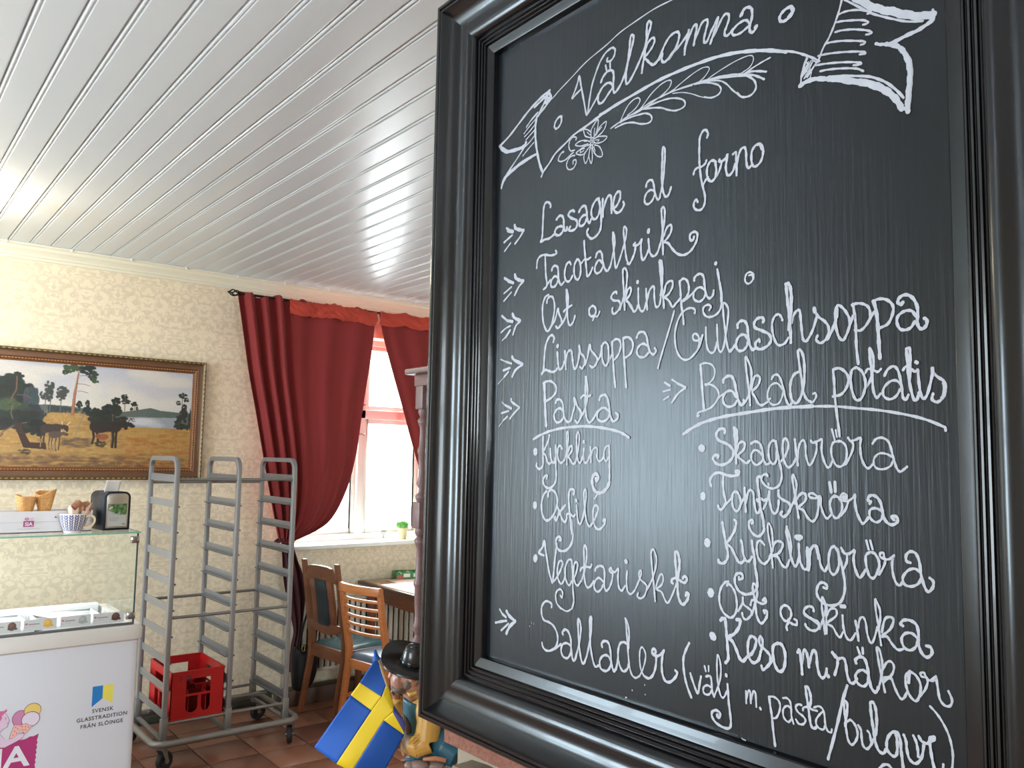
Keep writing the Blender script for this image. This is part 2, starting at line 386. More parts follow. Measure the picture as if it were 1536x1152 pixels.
# ------------------------------------------------------------------ menu board and brick pillar
BX = .80; YF, YN, ZT, ZB = 1.155, .221, 2.477, 1.2816
FW_ = .111
M_frame = mat('black_gloss_frame', (13, 13, 15), rough=.22, bump=.25, bscale=9, stretch=(8, 1, 1), noise_amt=.2, coat=.1, spec=.38, bdist=.001)
board = thing('menu_board', 'large black framed menu chalkboard lettered in white, hanging on the brick pillar', 'menu board', (BX+.02, (YF+YN)/2, ZB))
fprof = [(0, -.022), (0, .050), (.0015, .0535), (.004, .055), (.0075, .0545), (.009, .0515), (.0105, .0515), (.012, .0535), (.0145, .0535), (.0165, .050), (.020, .0455), (.026, .040), (.033, .0355), (.041, .0325), (.049, .0315), (.056, .032), (.062, .0315), (.068, .029), (.0725, .025), (.0750, .0205), (.0760, .0175),
         (.0775, .0175), (.0785, .0205), (.0805, .0210), (.0822, .0195), (.0830, .0165), (.0842, .0165), (.085, .019), (.0868, .0195), (.0884, .018), (.0892, .0152), (.0902, .0152), (.091, .0175), (.0926, .0178), (.094, .0165), (.0948, .0135), (.097, .0128), (.1085, .0115), (.1105, .0095), (FW_, -.006)]
def rail(name, pts):   # pts: list of two functions t->(y,z)
    mb = MB(); vs = []
    for fn in pts: vs += [(BX-h, *fn(t)) for t, h in fprof]
    k = len(fprof); mb.add(vs, [(i, i+1, k+i+1, k+i) for i in range(k-1)]+[(k-1, 0, k, 2*k-1), tuple(range(k)), tuple(range(2*k-1, k-1, -1))])
    return mb.build(name, M_frame, board, smooth=True, ang=48)
rail('frame_stile', [lambda t: (YF-t, ZB+t), lambda t: (YF-t, ZT-t)])
rail('frame_stile', [lambda t: (YN+t, ZB+t), lambda t: (YN+t, ZT-t)])
rail('frame_rail', [lambda t: (YF-t, ZT-t), lambda t: (YN+t, ZT-t)])
rail('frame_rail', [lambda t: (YF-t, ZB+t), lambda t: (YN+t, ZB+t)])
def panel_mat():
    m = bpy.data.materials.new('chalkboard_paint'); m.use_nodes = True; nt = m.node_tree; N = nt.nodes; L = nt.links.new
    b = N['Principled BSDF']; tc = N.new('ShaderNodeTexCoord'); mp = N.new('ShaderNodeMapping'); mp.inputs['Scale'].default_value = (1, 1, .035)
    L(tc.outputs['Object'], mp.inputs[0])
    g = N.new('ShaderNodeTexNoise'); g.inputs['Scale'].default_value = 260; g.inputs['Detail'].default_value = 3; L(mp.outputs[0], g.inputs[0])
    bp = N.new('ShaderNodeBump'); bp.inputs['Strength'].default_value = .4; bp.inputs['Distance'].default_value = .0007
    L(g.outputs[0], bp.inputs['Height']); L(bp.outputs[0], b.inputs['Normal'])
    s = N.new('ShaderNodeTexNoise'); s.inputs['Scale'].default_value = 5; s.inputs['Detail'].default_value = 6; L(tc.outputs['Object'], s.inputs[0])
    cr = N.new('ShaderNodeValToRGB'); cr.color_ramp.elements[0].position = .35; cr.color_ramp.elements[1].position = .75
    cr.color_ramp.elements[0].color = lin((16, 20, 23))+(1,); cr.color_ramp.elements[1].color = lin((26, 31, 36))+(1,)
    L(s.outputs[0], cr.inputs[0]); L(cr.outputs[0], b.inputs['Base Color'])
    b.inputs['Roughness'].default_value = .29; b.inputs['Specular IOR Level'].default_value = .38
    return m
panel = MB().box(BX, BX+.012, YN+FW_-.004, YF-FW_+.004, ZB+FW_-.004, ZT-FW_+.004).build('panel', panel_mat(), board)
M_paint = mat('white_paint_marker', (168, 170, 178), rough=.55, noise_amt=.16, nscale=60)
def catmull(p, n=6):
    if len(p) < 3: return p
    q = [p[0]]+list(p)+[p[-1]]; out = []
    for i in range(1, len(q)-2):
        a, b, c, d = (np.array(x, float) for x in q[i-1:i+3])
        for k in range(n):
            t = k/n; out.append(.5*((2*b)+(-a+c)*t+(2*a-5*b+4*c-d)*t*t+(-a+3*b-3*c+d)*t**3))
    out.append(np.array(q[-2], float)); return out
def ribbon(mb, pts, w, lift, seed):
    P = catmull(pts) if len(pts) > 2 else [np.array(p, float) for p in pts]
    if len(P) == 1: P = [P[0]-[.15*w, 0], P[0]+[.15*w, 0]]
    n = len(P); L_, R_ = [], []; xx = [BX-.0003-lift-.0004*i/max(n-1, 1) for i in range(n)]
    for i in range(n):
        t = P[min(i+1, n-1)]-P[max(i-1, 0)]; l = math.hypot(*t) or 1; nx, ny = -t[1]/l, t[0]/l
        ww = w*.5*(1+.16*math.sin(i*.9+seed)+.08*math.sin(i*2.3+seed*3))
        L_.append((xx[i], P[i][0]+nx*ww, P[i][1]+ny*ww)); R_.append((xx[i], P[i][0]-nx*ww, P[i][1]-ny*ww))
    mb.add(L_+R_, [(i, i+1, n+i+1, n+i) for i in range(n-1)])
    for x, c, d in ((xx[0], P[0], P[0]-P[1]), (xx[-1], P[-1], P[-1]-P[-2])):      # round ends
        a0 = math.atan2(d[1], d[0]); vs = [(x, c[0], c[1])]+[(x, c[0]+w*.5*math.cos(a0-PI/2+PI*k/5), c[1]+w*.5*math.sin(a0-PI/2+PI*k/5)) for k in range(6)]
        mb.add(vs, [(0, k+1, k+2) for k in range(5)])
LETTERING = [   # (name, label, [(width, [y, z, y, z, ...])]) in tenths of a millimetre on the panel
 ('banner_outline', 'white outlined ribbon banner', [(19,[6377,23018,6579,23008,6760,23006,7073,23012,7449,22972,7704,22933,7967,22854,8347,22766,8700,22625,8928,22536,9068,22469,9199,22431]),(38,[9156,22611,9317,22578,9481,22522,9675,22435,9902,22308,10134,22178,10374,22083]),(51,[9172,22584,9126,22476,9179,22439]),(51,[9187,22580,9235,22532,9153,22458,9246,22443]),(39,[9195,22555,9289,22531,9397,22494,9507,22456]),(38,[9147,22447,9285,22364,9393,22306,9447,22268]),(46,[9447,22287,9477,22166,9479,22018,9459,21864,9419,21686,9360,21504,9283,21347]),(39,[9289,22550,9247,22499,9287,22438,9353,22368,9393,22316]),(33,[9319,21293,9262,21368,9131,21460,9002,21568,8798,21652,8599,21734,8452,21768]),(50,[10389,22088,10310,22006,10202,21936,10007,21910,9803,21885]),(57,[10342,22055,10187,21942,9948,21902,9746,21901,9704,21945]),(27,[9745,21882,9972,21709,10175,21563]),(36,[10314,21362,10278,21464,10175,21553,9969,21613,9740,21664,9446,21684]),(56,[10297,21411,10204,21522,9998,21592,9796,21642,9570,21673]),(28,[10234,21511,10085,21549,9882,21618,9654,21659]),(21,[9427,22351,9558,22294,9697,22187]),(21,[9474,22258,9612,22189,9752,22104]),(21,[9494,22171,9610,22104,9736,22049]),(21,[9503,22090,9622,22033,9706,21992]),(21,[9512,21991,9605,21935,9703,21888]),(21,[9520,21891,9659,21819,9776,21749]),(16,[9434,22335,9586,22266,9692,22210]),(32,[8871,22102,8915,22120,8982,22093,9025,22043,9032,21991,8997,21953,8937,21962,8887,22009,8870,22066,8883,22103]),(27,[8935,22119,8883,22088,8882,22034])]),
 ('banner_lower_line', 'white long curved underline of the banner', [(40,[8452,21768,8214,21823,8005,21867,7802,21902]),(43,[8071,21870,7716,21917,7311,21961,6990,21991,6702,21994,6388,21984,6070,21958,5802,21910,5545,21838,5315,21755,5084,21648]),(25,[5349,21767,5151,21687,4992,21613,4850,21522,4755,21447]),(22,[4889,21543,4787,21480,4713,21416,4676,21384])]),
 ('banner_tail_right', 'white folded right end of the banner', [(23,[4409,22042,4410,21972,4448,21848,4499,21728,4561,21612,4630,21521,4688,21406]),(21,[4832,21491,4871,21397,4899,21299,4906,21217]),(67,[4281,21944,4190,21858,4101,21779,3991,21692,3862,21614,3726,21523,3593,21450,3458,21406]),(52,[4258,21917,4146,21799,3991,21670,3862,21587,3726,21496,3593,21429,3473,21389]),(23,[4375,21957,4214,21805,4080,21679,3949,21584,3832,21507,3707,21433,3564,21379]),(26,[3467,21455,3453,21402,3459,21356]),(43,[3469,21350,3545,21322,3627,21302,3731,21295,3859,21275,3934,21282]),(32,[4043,21336,3999,21308,3934,21288]),(49,[3934,21288,3838,21234,3776,21166,3736,21079,3713,20989,3704,20899,3712,20794,3725,20691,3733,20586,3729,20504]),(24,[3776,21176,3721,21089,3691,21003,3684,20892,3692,20787,3705,20662,3718,20538]),(52,[4919,21192,4842,21212,4729,21204,4606,21158,4485,21109,4345,21035,4208,20970,4097,20902,3988,20820,3903,20736,3831,20635,3791,20551]),(61,[4581,21155,4391,21069,4230,20995,4085,20915,3977,20833,3903,20752,3841,20665,3801,20576]),(27,[4533,21161,4344,21098,4139,21018,4029,20951,3933,20872,3839,20763,3772,20664]),(13,[4438,21097,4230,21017,4063,20929,3944,20821,3830,20694]),(34,[3791,20551,3759,20551,3729,20504]),(23,[4437,21822,4377,21823,4284,21801,4181,21756,4113,21714,4086,21691,4125,21693]),(23,[4477,21746,4403,21729,4286,21689,4172,21642,4121,21600,4139,21588,4175,21594]),(23,[4488,21641,4405,21627,4288,21589,4174,21536,4107,21497,4085,21468,4107,21464,4143,21472]),(23,[4587,21557,4514,21543,4395,21507,4256,21451,4176,21414,4160,21392,4177,21384,4205,21387]),(23,[4694,21453,4601,21438,4480,21407,4339,21363,4201,21311,4156,21281,4173,21274,4219,21289]),(23,[4720,21355,4627,21336,4482,21296,4341,21249,4226,21201,4204,21183,4226,21178,4289,21195]),(23,[4672,21270,4580,21254,4459,21221,4342,21181,4250,21142,4183,21091]),(13,[4819,21474,4865,21395,4845,21436,4879,21328,4807,21433,4892,21278,4775,21434,4866,21299,4757,21415,4841,21272,4713,21386,4829,21250,4789,21343,4867,21251,4777,21303,4797,21226]),(17,[4763,21429,4701,21382,4676,21390,4726,21367]),(16,[4839,21433,4808,21398,4853,21366,4828,21321])]),
 ('greeting_word', 'white script word reading Välkomna', [(31,[8450,22393,8560,22352,8653,22312,8584,22424,8530,22532,8502,22602,8462,22429,8404,22204,8335,21955,8284,22164,8234,22364,8151,22537,8069,22662,7966,22746,7863,22775,7813,22763,7778,22719,7791,22648,7841,22599,7902,22596,7939,22621,7923,22653]),(31,[8330,21961,8250,22028,8166,22109,8094,22192]),(37,[8054,22347,8013,22410,7931,22457,7850,22450,7809,22397,7804,22304,7813,22201,7796,22112,7745,22110,7657,22191,7589,22302,7541,22418,7494,22549,7447,22680,7428,22762,7454,22809,7486,22785,7501,22671,7519,22529,7551,22377,7569,22250,7559,22157,7510,22154,7405,22264,7312,22391,7237,22509,7182,22649,7137,22747,7113,22825,7137,22867,7169,22870,7187,22811,7192,22696,7200,22568,7227,22432,7255,22311,7273,22201]),(36,[7817,22203,7858,22263,7929,22288,8022,22259,8094,22176,8107,22096,8071,22038,7998,22045,7897,22124,7826,22176]),(34,[7963,22561,7938,22482]),(34,[7875,22566,7866,22494]),(34,[7209,22513,7163,22583,7090,22619,7050,22581,7062,22528,7108,22474,7181,22422,7227,22396,7181,22342,7125,22277,7061,22232,6998,22258,6926,22317]),(35,[6969,22269,6925,22359,6863,22449,6784,22518,6688,22535,6636,22500,6636,22430,6679,22335,6757,22266,6844,22208,6897,22206,6924,22259,6907,22324]),(35,[7077,22238,7005,22261,6933,22334]),(34,[6809,22216,6722,22281,6619,22339,6501,22432,6476,22491,6501,22390,6535,22278,6546,22179]),(33,[6535,22278,6467,22404,6409,22491,6360,22505,6355,22441,6376,22354,6398,22245]),(33,[6393,22291,6335,22392,6270,22488,6202,22501,6181,22458,6209,22368,6238,22271,6230,22213,6190,22218,6126,22320,6063,22402,6023,22460,6047,22369,6095,22267,6139,22164]),(32,[6126,22213,6047,22302,5985,22397,5922,22451,5869,22428,5865,22360,5900,22282,5927,22226,5916,22175,5870,22170,5802,22215]),(36,[5697,22335,5667,22381,5615,22405,5557,22379,5533,22324,5539,22236,5566,22157,5569,22106,5545,22064,5502,22072,5466,22122,5494,22108]),(31,[5566,22170,5602,22236,5653,22258,5742,22243,5802,22202,5817,22162,5780,22127,5698,22120,5624,22142,5573,22166]),(28,[5689,22338,5659,22358,5674,22332]),(37,[5018,22159,5078,22160,5139,22130,5166,22086,5153,22043,5106,22023,5039,22038,4992,22080,4992,22129,5024,22162]),(33,[5011,22138,5006,22086,5052,22050])]),
 ('leaf_sprig', 'white curling leaf sprig under the greeting', [(20,[7852,21606,7713,21638,7531,21675,7375,21676,7158,21706,6989,21750,6742,21756,6446,21741,6200,21717,5981,21685,5804,21644,5666,21594]),(18,[7829,21613,7667,21649,7486,21678,7265,21708,7115,21742,6906,21754,6662,21752,6427,21726]),(18,[7667,21649,7599,21749,7510,21840,7398,21880,7321,21862,7310,21808,7397,21735,7531,21692]),(17,[7419,21673,7287,21715,7116,21843,6948,21918,6824,21932,6763,21902,6793,21831,6906,21771,7073,21728,7200,21687]),(16,[6947,21744,6823,21759,6702,21774]),(14,[6702,21783,6563,21831,6388,21880,6256,21895,6172,21871,6163,21829,6237,21762,6351,21723]),(13,[6237,21707,6126,21737,5962,21771,5768,21798,5596,21797,5529,21767,5521,21712,5563,21653,5648,21625,5717,21620,5909,21667,6090,21693,6237,21699]),(24,[7759,21583,7598,21593,7440,21561,7286,21492,7156,21463,7093,21493,7114,21558,7200,21611,7308,21629,7486,21644,7667,21632]),(23,[7244,21684,7072,21645,6926,21596,6803,21527,6682,21481,6563,21485,6534,21531,6583,21596,6722,21659,6885,21690,7072,21695,7222,21677]),(12,[6742,21731,6583,21689,6427,21615,6294,21533,6164,21473]),(21,[6238,21511,6127,21465,6027,21470,5985,21517,6017,21582,6108,21641,6219,21689,6389,21729]),(19,[6163,21688,6017,21644,5910,21567,5822,21460,5736,21370]),(25,[5753,21399,5702,21336,5634,21305,5550,21306,5491,21360,5498,21437,5548,21506,5632,21566,5769,21608,6017,21675,6256,21706]),(19,[5674,21589,5581,21615,5463,21638,5365,21653,5292,21659]),(26,[5666,21594,5564,21591,5448,21554,5347,21510]),(26,[5649,21580,5531,21537,5448,21485,5375,21429])]),
 ('flower_drawing', 'white small daisy with curls', [(18,[8187,21575,8234,21581,8257,21545,8245,21490,8209,21471,8181,21506,8192,21568]),(23,[8222,21552,8214,21507]),(19,[8239,21591,8247,21679,8213,21737,8109,21815,8101,21736,8130,21643,8175,21581]),(16,[8183,21591,8176,21658,8165,21705]),(18,[8168,21587,8118,21640,8049,21703,7940,21733,7957,21658,8025,21594,8152,21556]),(16,[8141,21596,8083,21646,8026,21679]),(19,[8253,21592,8354,21643,8384,21704,8392,21758,8307,21723,8235,21667]),(14,[8258,21631,8319,21692]),(18,[8175,21555,8070,21554,7921,21509,7978,21462,8092,21463,8174,21495]),(14,[8151,21527,8081,21510,8104,21491]),(19,[8262,21538,8377,21589,8486,21604,8567,21575,8448,21524,8304,21516]),(14,[8305,21559,8377,21572]),(19,[8261,21495,8376,21494,8484,21473,8549,21440,8422,21386,8338,21414,8261,21469]),(16,[8375,21468,8448,21472,8459,21432,8387,21437]),(19,[8251,21475,8338,21414,8385,21342,8348,21237,8289,21315,8256,21442]),(19,[8244,21464,8267,21394,8277,21312,8229,21204,8206,21292,8220,21432]),(18,[8209,21463,8184,21370,8113,21282,8021,21248,8010,21304,8068,21405,8162,21457]),(14,[8180,21437,8149,21360]),(22,[8560,21652,8554,21685,8598,21707,8660,21700,8697,21658,8708,21590,8670,21518,8583,21502]),(22,[8834,21538,8821,21552,8872,21540,8923,21492,8934,21442,8870,21410,8768,21413,8669,21456,8607,21473]),(22,[8581,21423,8668,21429,8730,21385,8754,21313,8702,21241,8603,21237,8547,21300,8555,21346,8605,21351,8611,21300])]),
 ('dish_line', 'white handwritten line reading Lasagne al forno', [(37,[9102,20767,9103,20811,9159,20858,9224,20854,9256,20780,9264,20663,9271,20501,9273,20383,9289,20313,9310,20272,9222,20292,9113,20290,9007,20329]),(39,[8962,20546,8906,20584,8843,20577,8804,20518,8794,20430,8776,20340,8724,20344,8725,20379]),(39,[8808,20404,8871,20425,8945,20418,8987,20376,8975,20323,8900,20293,8828,20322,8797,20373]),(38,[8576,20582,8617,20608,8678,20591,8697,20552,8635,20496,8533,20445,8508,20383,8541,20320,8632,20307,8683,20335,8653,20371]),(38,[8475,20552,8426,20605,8357,20617,8321,20560,8306,20479,8295,20393,8255,20343,8218,20390]),(37,[8306,20465,8375,20481,8443,20440,8466,20374,8431,20332,8353,20350,8305,20424]),(36,[8068,20653,8125,20646,8191,20579,8219,20488,8189,20398,8131,20372,8075,20414,8044,20503,8049,20601]),(36,[8078,20660,8052,20560,8028,20445,8017,20320,8034,20200,8099,20132,8194,20103,8262,20144,8302,20214,8274,20257]),(38,[7993,20628,7992,20519,7980,20373]),(36,[7991,20450,7946,20576,7891,20645,7841,20640,7825,20548,7820,20391]),(35,[7770,20447,7716,20482,7663,20563,7664,20644,7703,20664,7762,20614,7789,20512,7769,20414,7706,20366,7634,20390,7587,20452,7600,20495]),(31,[7193,20605,7177,20653,7127,20679,7077,20653,7052,20570,7035,20476,6994,20389,6954,20392,6946,20441]),(30,[7052,20518,7118,20541,7184,20512,7217,20442,7200,20380,7142,20360,7076,20396,7043,20452]),(32,[6946,20441,6914,20535,6890,20681,6875,20843,6867,20981,6883,21049,6907,21043,6910,20942,6915,20815,6919,20663,6906,20508,6873,20411,6834,20382,6794,20417,6763,20491]),(30,[6196,20978,6181,21028,6217,21082,6261,21077,6306,21005,6313,20884,6314,20750,6306,20626,6285,20475,6256,20358,6227,20243,6235,20148,6278,20092,6344,20095,6393,20137,6396,20198,6359,20232,6337,20196]),(30,[6403,20566,6388,20611,6336,20634,6277,20630,6219,20657,6204,20689]),(28,[6263,20378,6219,20440,6176,20471]),(33,[6061,20632,6118,20665,6168,20637,6197,20561,6183,20460,6133,20406,6076,20433,6054,20523,6068,20622]),(29,[6090,20425,6033,20481,5991,20565,5977,20621]),(31,[6012,20648,6019,20626,5970,20619,5921,20641,5893,20680,5907,20601,5919,20522,5901,20435,5867,20414,5812,20458,5784,20532]),(30,[5818,20659,5777,20671,5770,20599,5764,20504,5765,20387]),(30,[5764,20504,5743,20603,5703,20685,5649,20692,5630,20617,5627,20513,5605,20432,5559,20448]),(30,[5440,20678,5498,20678,5551,20618,5558,20517,5539,20443,5494,20425,5436,20460,5403,20531,5400,20609,5434,20670,5473,20673]),(25,[5440,20661,5415,20602])]),
 ('dish_line', 'white handwritten line reading Tacotallrik', [(34,[8970,20076,8948,20045,8979,20022,9086,20024,9217,20059,9327,20049,9381,19992,9394,19884]),(35,[9206,20049,9196,19901,9181,19738,9152,19617,9162,19561,9226,19530]),(35,[9162,19575,9078,19649]),(37,[9049,19789,9028,19836,8965,19847,8911,19802,8899,19692,8875,19588,8833,19539,8771,19572]),(36,[8898,19649,8972,19690,9046,19644,9065,19575,9022,19532,8948,19550,8897,19620]),(35,[8633,19811,8664,19849,8715,19832,8754,19754,8759,19655,8720,19578,8649,19567,8589,19635]),(35,[8503,19858,8552,19790,8560,19679,8528,19590,8478,19561,8430,19616,8422,19739,8453,19835,8503,19858]),(35,[8359,20103,8347,19976,8325,19833,8304,19692,8283,19578,8225,19610,8179,19684]),(32,[8403,19792,8345,19830,8286,19819,8219,19835]),(34,[8124,19825,8096,19881,8040,19891,8002,19843,7982,19731,7943,19631,7888,19588,7843,19640]),(33,[7981,19704,8057,19772,8122,19715,8140,19637,8092,19588,8017,19609,7972,19676]),(30,[7843,19627,7799,19766,7764,19893,7756,19998,7775,20082,7793,20106,7792,20005,7772,19841,7753,19705,7734,19602,7690,19654,7637,19763,7585,19885,7551,19984,7535,20086,7570,20146,7591,20097,7577,19963,7559,19828,7531,19691,7496,19620]),(34,[7518,19629,7483,19616,7431,19672,7381,19767,7373,19843]),(33,[7382,19884,7407,19856,7347,19845,7296,19867,7263,19912,7276,19825,7270,19721,7244,19626,7194,19655,7137,19747]),(32,[7146,19889,7137,19811,7120,19706,7063,19644,6998,19670,6950,19762,6918,19856,6886,20001,6868,20122,6871,20230,6903,20259,6922,20223,6911,20081,6902,19929,6897,19777,6893,19639]),(32,[6886,19875,6839,19966,6791,19999,6755,19979,6768,19901,6823,19837,6870,19797,6807,19766,6744,19685,6666,19609,6575,19570,6484,19582,6410,19634,6358,19709,6343,19790,6380,19828,6439,19822,6462,19778,6439,19725,6402,19742,6395,19770]),(56,[7146,19985,7138,20005])]),
 ('dish_line', 'white handwritten line reading Ost o skinkpaj', [(34,[9116,19431,9191,19405,9243,19296,9244,19151,9214,19003,9136,18886,9062,18928,9001,19064,8973,19231,9008,19365,9072,19400,9136,19368,9145,19312]),(34,[9041,18947,8959,19044,8899,19193,8876,19119,8823,19028,8821,18957,8893,18902,8935,18935]),(33,[8811,18949,8731,19059,8683,19221,8686,19362,8718,19451,8716,19338,8702,19168,8679,18997,8637,18915,8567,18956,8529,19041]),(33,[8773,19135,8702,19175,8602,19203]),(34,[8180,19140,8237,19107,8240,19039,8197,18993,8131,19006,8104,19063,8133,19120,8180,19140]),(29,[8168,18936,8131,18985,8075,18978,8029,19040]),(32,[7712,19249,7730,19278,7793,19247,7811,19197,7756,19156,7667,19137,7640,19068,7692,18997,7763,18973,7791,19022,7782,19054]),(32,[7652,19016,7601,19127,7549,19250,7524,19376,7520,19505,7561,19571,7596,19544,7589,19399,7575,19253,7566,19122,7556,19004]),(32,[7548,19146,7514,19257,7471,19290,7445,19273,7462,19198,7531,19130,7496,19099,7435,19014,7392,18957]),(51,[7335,19344,7332,19351]),(31,[7535,19130,7449,19055,7402,18965,7355,18973,7319,19037]),(31,[7321,19261,7320,19163,7310,19036,7273,18955,7218,18955,7174,19059]),(30,[7184,19233,7174,19114,7159,18954]),(30,[7165,19072,7129,19191,7067,19250,7041,19219,7040,19109,7013,18976,6952,18988,6926,19107,6909,19226]),(40,[6949,19567,6925,19532,6914,19480,6925,19432]),(34,[6957,19556,6941,19434,6924,19295,6900,19154,6884,19040,6875,18941]),(32,[6917,19555,6901,19403,6908,19255,6931,19109]),(31,[6876,19126,6845,19233,6782,19272,6735,19253,6743,19180,6805,19103,6860,19080,6789,19015,6735,18934,6673,18975,6605,19026]),(30,[6628,19248,6612,19112,6602,18989,6589,18877]),(30,[6628,19236,6575,19270,6514,19242,6481,19165,6484,19081,6522,19026,6574,18986]),(28,[6559,18984,6455,19041,6366,19100]),(30,[6604,19021,6587,18913,6571,18806,6558,18693]),(31,[6395,19218,6395,19247,6351,19282,6293,19285,6250,19236,6236,19127,6214,19018,6165,18964,6115,18992,6101,19049]),(29,[6229,19067,6293,19118,6359,19110,6403,19057,6396,18985,6323,18945,6258,18966,6222,19019]),(32,[6048,19297,6024,19176,5997,19033,5990,18917,5984,18858]),(45,[6072,19373,6065,19379]),(28,[6010,19127,5988,19010,5982,18883,6020,18788,6096,18741,6188,18739,6250,18792,6250,18862,6187,18888,6141,18861,6164,18819]),(22,[5606,19155,5568,19154,5550,19113,5569,19078,5613,19058,5651,19085,5657,19135,5631,19181,5581,19189,5543,19155,5541,19112,5569,19073])]),
 ('dish_line', 'white handwritten line reading Linssoppa / Gulaschsoppa', [(36,[8995,18708,8978,18768,9021,18814,9088,18792,9154,18695,9180,18567,9191,18438,9200,18322,9242,18249,9165,18306,9086,18288,9009,18267,8933,18277,8896,18312]),(60,[8899,18638,8891,18644]),(36,[8901,18549,8889,18439,8868,18336,8839,18289,8783,18317,8739,18402]),(35,[8736,18553,8726,18426,8705,18286]),(35,[8714,18375,8694,18499,8640,18551,8594,18534,8575,18451,8555,18337,8517,18272,8465,18343,8431,18477,8433,18601]),(34,[8433,18601,8405,18499,8334,18431,8315,18356,8366,18274,8411,18296]),(34,[8314,18319,8264,18425,8223,18599,8196,18517,8109,18437,8066,18373,8099,18303,8158,18271,8210,18299]),(33,[8090,18326,8007,18428,7984,18558]),(33,[7918,18602,7967,18569,7982,18450,7956,18328,7905,18276,7857,18332,7850,18450,7867,18559,7918,18602]),(32,[7856,18320,7800,18410]),(34,[7794,18594,7784,18456,7766,18301,7748,18134,7723,17974]),(32,[7786,18593,7729,18623,7657,18604,7629,18525,7663,18422,7727,18357,7767,18342]),(34,[7587,18621,7576,18451,7555,18254,7524,17959]),(34,[7587,18621,7502,18629,7427,18577,7407,18492,7453,18399,7537,18357]),(33,[7344,18603,7307,18662,7226,18667,7171,18606,7144,18494,7108,18396,7046,18357,7007,18400,7028,18436]),(32,[7135,18466,7225,18513,7306,18482,7337,18416,7296,18351,7206,18336,7134,18385]),(27,[6712,18876,6754,18749,6838,18532,6924,18313,6972,18172]),(28,[6389,18809,6380,18847,6432,18880,6522,18872,6620,18799,6687,18648,6695,18491,6653,18342,6571,18257,6473,18249,6361,18330,6298,18426,6266,18525]),(27,[6266,18525,6321,18473,6393,18474,6420,18515,6393,18558,6337,18526,6322,18454,6330,18391,6361,18330]),(27,[6222,18616,6220,18482,6197,18353,6143,18298,6090,18318,6059,18416]),(27,[6058,18629,6051,18465,6037,18338,5999,18298,5962,18356,5931,18502,5901,18661,5893,18797,5937,18871,5967,18856,5960,18718,5938,18553,5917,18402,5881,18293,5837,18308]),(31,[5868,18303,5829,18326,5777,18387]),(34,[5763,18560,5763,18598,5724,18632,5667,18625,5630,18567,5618,18457,5600,18348,5557,18280,5526,18298]),(32,[5619,18404,5662,18462,5719,18468,5771,18419,5784,18344,5752,18292,5689,18286,5638,18330,5619,18382]),(34,[5420,18585,5407,18616,5443,18641,5499,18632,5536,18588,5524,18533,5439,18492,5343,18439,5317,18373,5356,18314,5441,18280,5502,18296,5520,18351,5476,18389,5464,18367]),(28,[5170,18577,5187,18620,5222,18651,5269,18630,5300,18561,5295,18455,5260,18347,5214,18301,5144,18315,5097,18372]),(40,[5124,18977,5090,18977,5067,18927,5055,18831,5058,18718,5072,18586,5090,18464]),(36,[5124,18972,5114,18861,5099,18723,5083,18577,5073,18452,5069,18318]),(30,[5061,18533,5037,18612,4991,18663,4957,18654,4947,18571,4937,18457,4922,18344,4884,18315,4839,18366,4794,18451,4754,18567]),(41,[4785,18662,4775,18620]),(29,[4780,18641,4738,18565,4664,18506,4622,18442,4624,18363,4667,18298,4721,18279,4764,18318,4747,18361]),(29,[4656,18307,4592,18380,4538,18482]),(34,[4637,18311,4583,18394,4540,18498,4538,18606,4522,18633]),(40,[4527,18624,4526,18535]),(29,[4532,18635,4506,18656,4470,18636,4425,18581,4385,18499,4387,18421,4419,18338,4456,18283,4501,18317,4531,18418,4534,18517]),(29,[4414,18347,4376,18440,4345,18523]),(30,[4347,18649,4334,18560,4321,18443,4318,18317,4316,18193,4299,18024]),(28,[4357,18641,4312,18649,4252,18641,4194,18609,4166,18558,4167,18482,4208,18411,4268,18365,4327,18376]),(25,[4208,18411,4157,18481,4122,18538]),(38,[4125,18648,4103,18559,4090,18454,4083,18331,4077,18198,4070,18062]),(30,[4134,18649,4067,18663,4000,18649,3945,18604,3923,18545,3943,18464,3987,18395,4068,18367]),(33,[3853,18583,3825,18597,3844,18577,3875,18595,3870,18636,3823,18666,3769,18658,3720,18610,3687,18524,3689,18433,3691,18370,3670,18322,3635,18314,3603,18351,3602,18395,3624,18412]),(30,[3707,18444,3737,18494,3782,18509,3836,18497,3883,18457,3889,18393,3859,18334,3804,18319,3750,18340,3717,18391])]),
 ('dish_line', 'white handwritten line reading Pasta', [(34,[9204,18110,9130,18134,9023,18128,8927,18059,8915,17975,8997,17895,9155,17831]),(51,[9183,18116,9169,17973,9154,17803,9139,17633,9119,17477]),(36,[8922,17807,8902,17848,8830,17852,8767,17787,8755,17677,8723,17580,8661,17524,8592,17549,8545,17670,8517,17764,8528,17873,8467,17749,8388,17665,8387,17585,8453,17506,8493,17540]),(35,[8745,17677,8828,17728,8909,17696,8950,17627,8917,17543,8844,17521,8763,17567,8734,17635]),(34,[8396,17571,8311,17689,8266,17835,8259,17981,8290,18157,8298,18037,8299,17876,8293,17716,8272,17582,8214,17507,8139,17552,8066,17642,8011,17679]),(34,[8391,17854,8334,17891,8257,17868,8191,17885]),(37,[8022,17811,8004,17856,7931,17879,7876,17844,7839,17738,7820,17621,7765,17517,7686,17541,7669,17591,7705,17624]),(34,[7838,17648,7902,17695,7984,17692,8057,17628,8046,17549,7954,17515,7864,17545,7820,17608]),(37,[9402,17283,9240,17345,9028,17399,8781,17437,8521,17453,8270,17455,8045,17438,7826,17409,7649,17374,7545,17335,7468,17294])]),
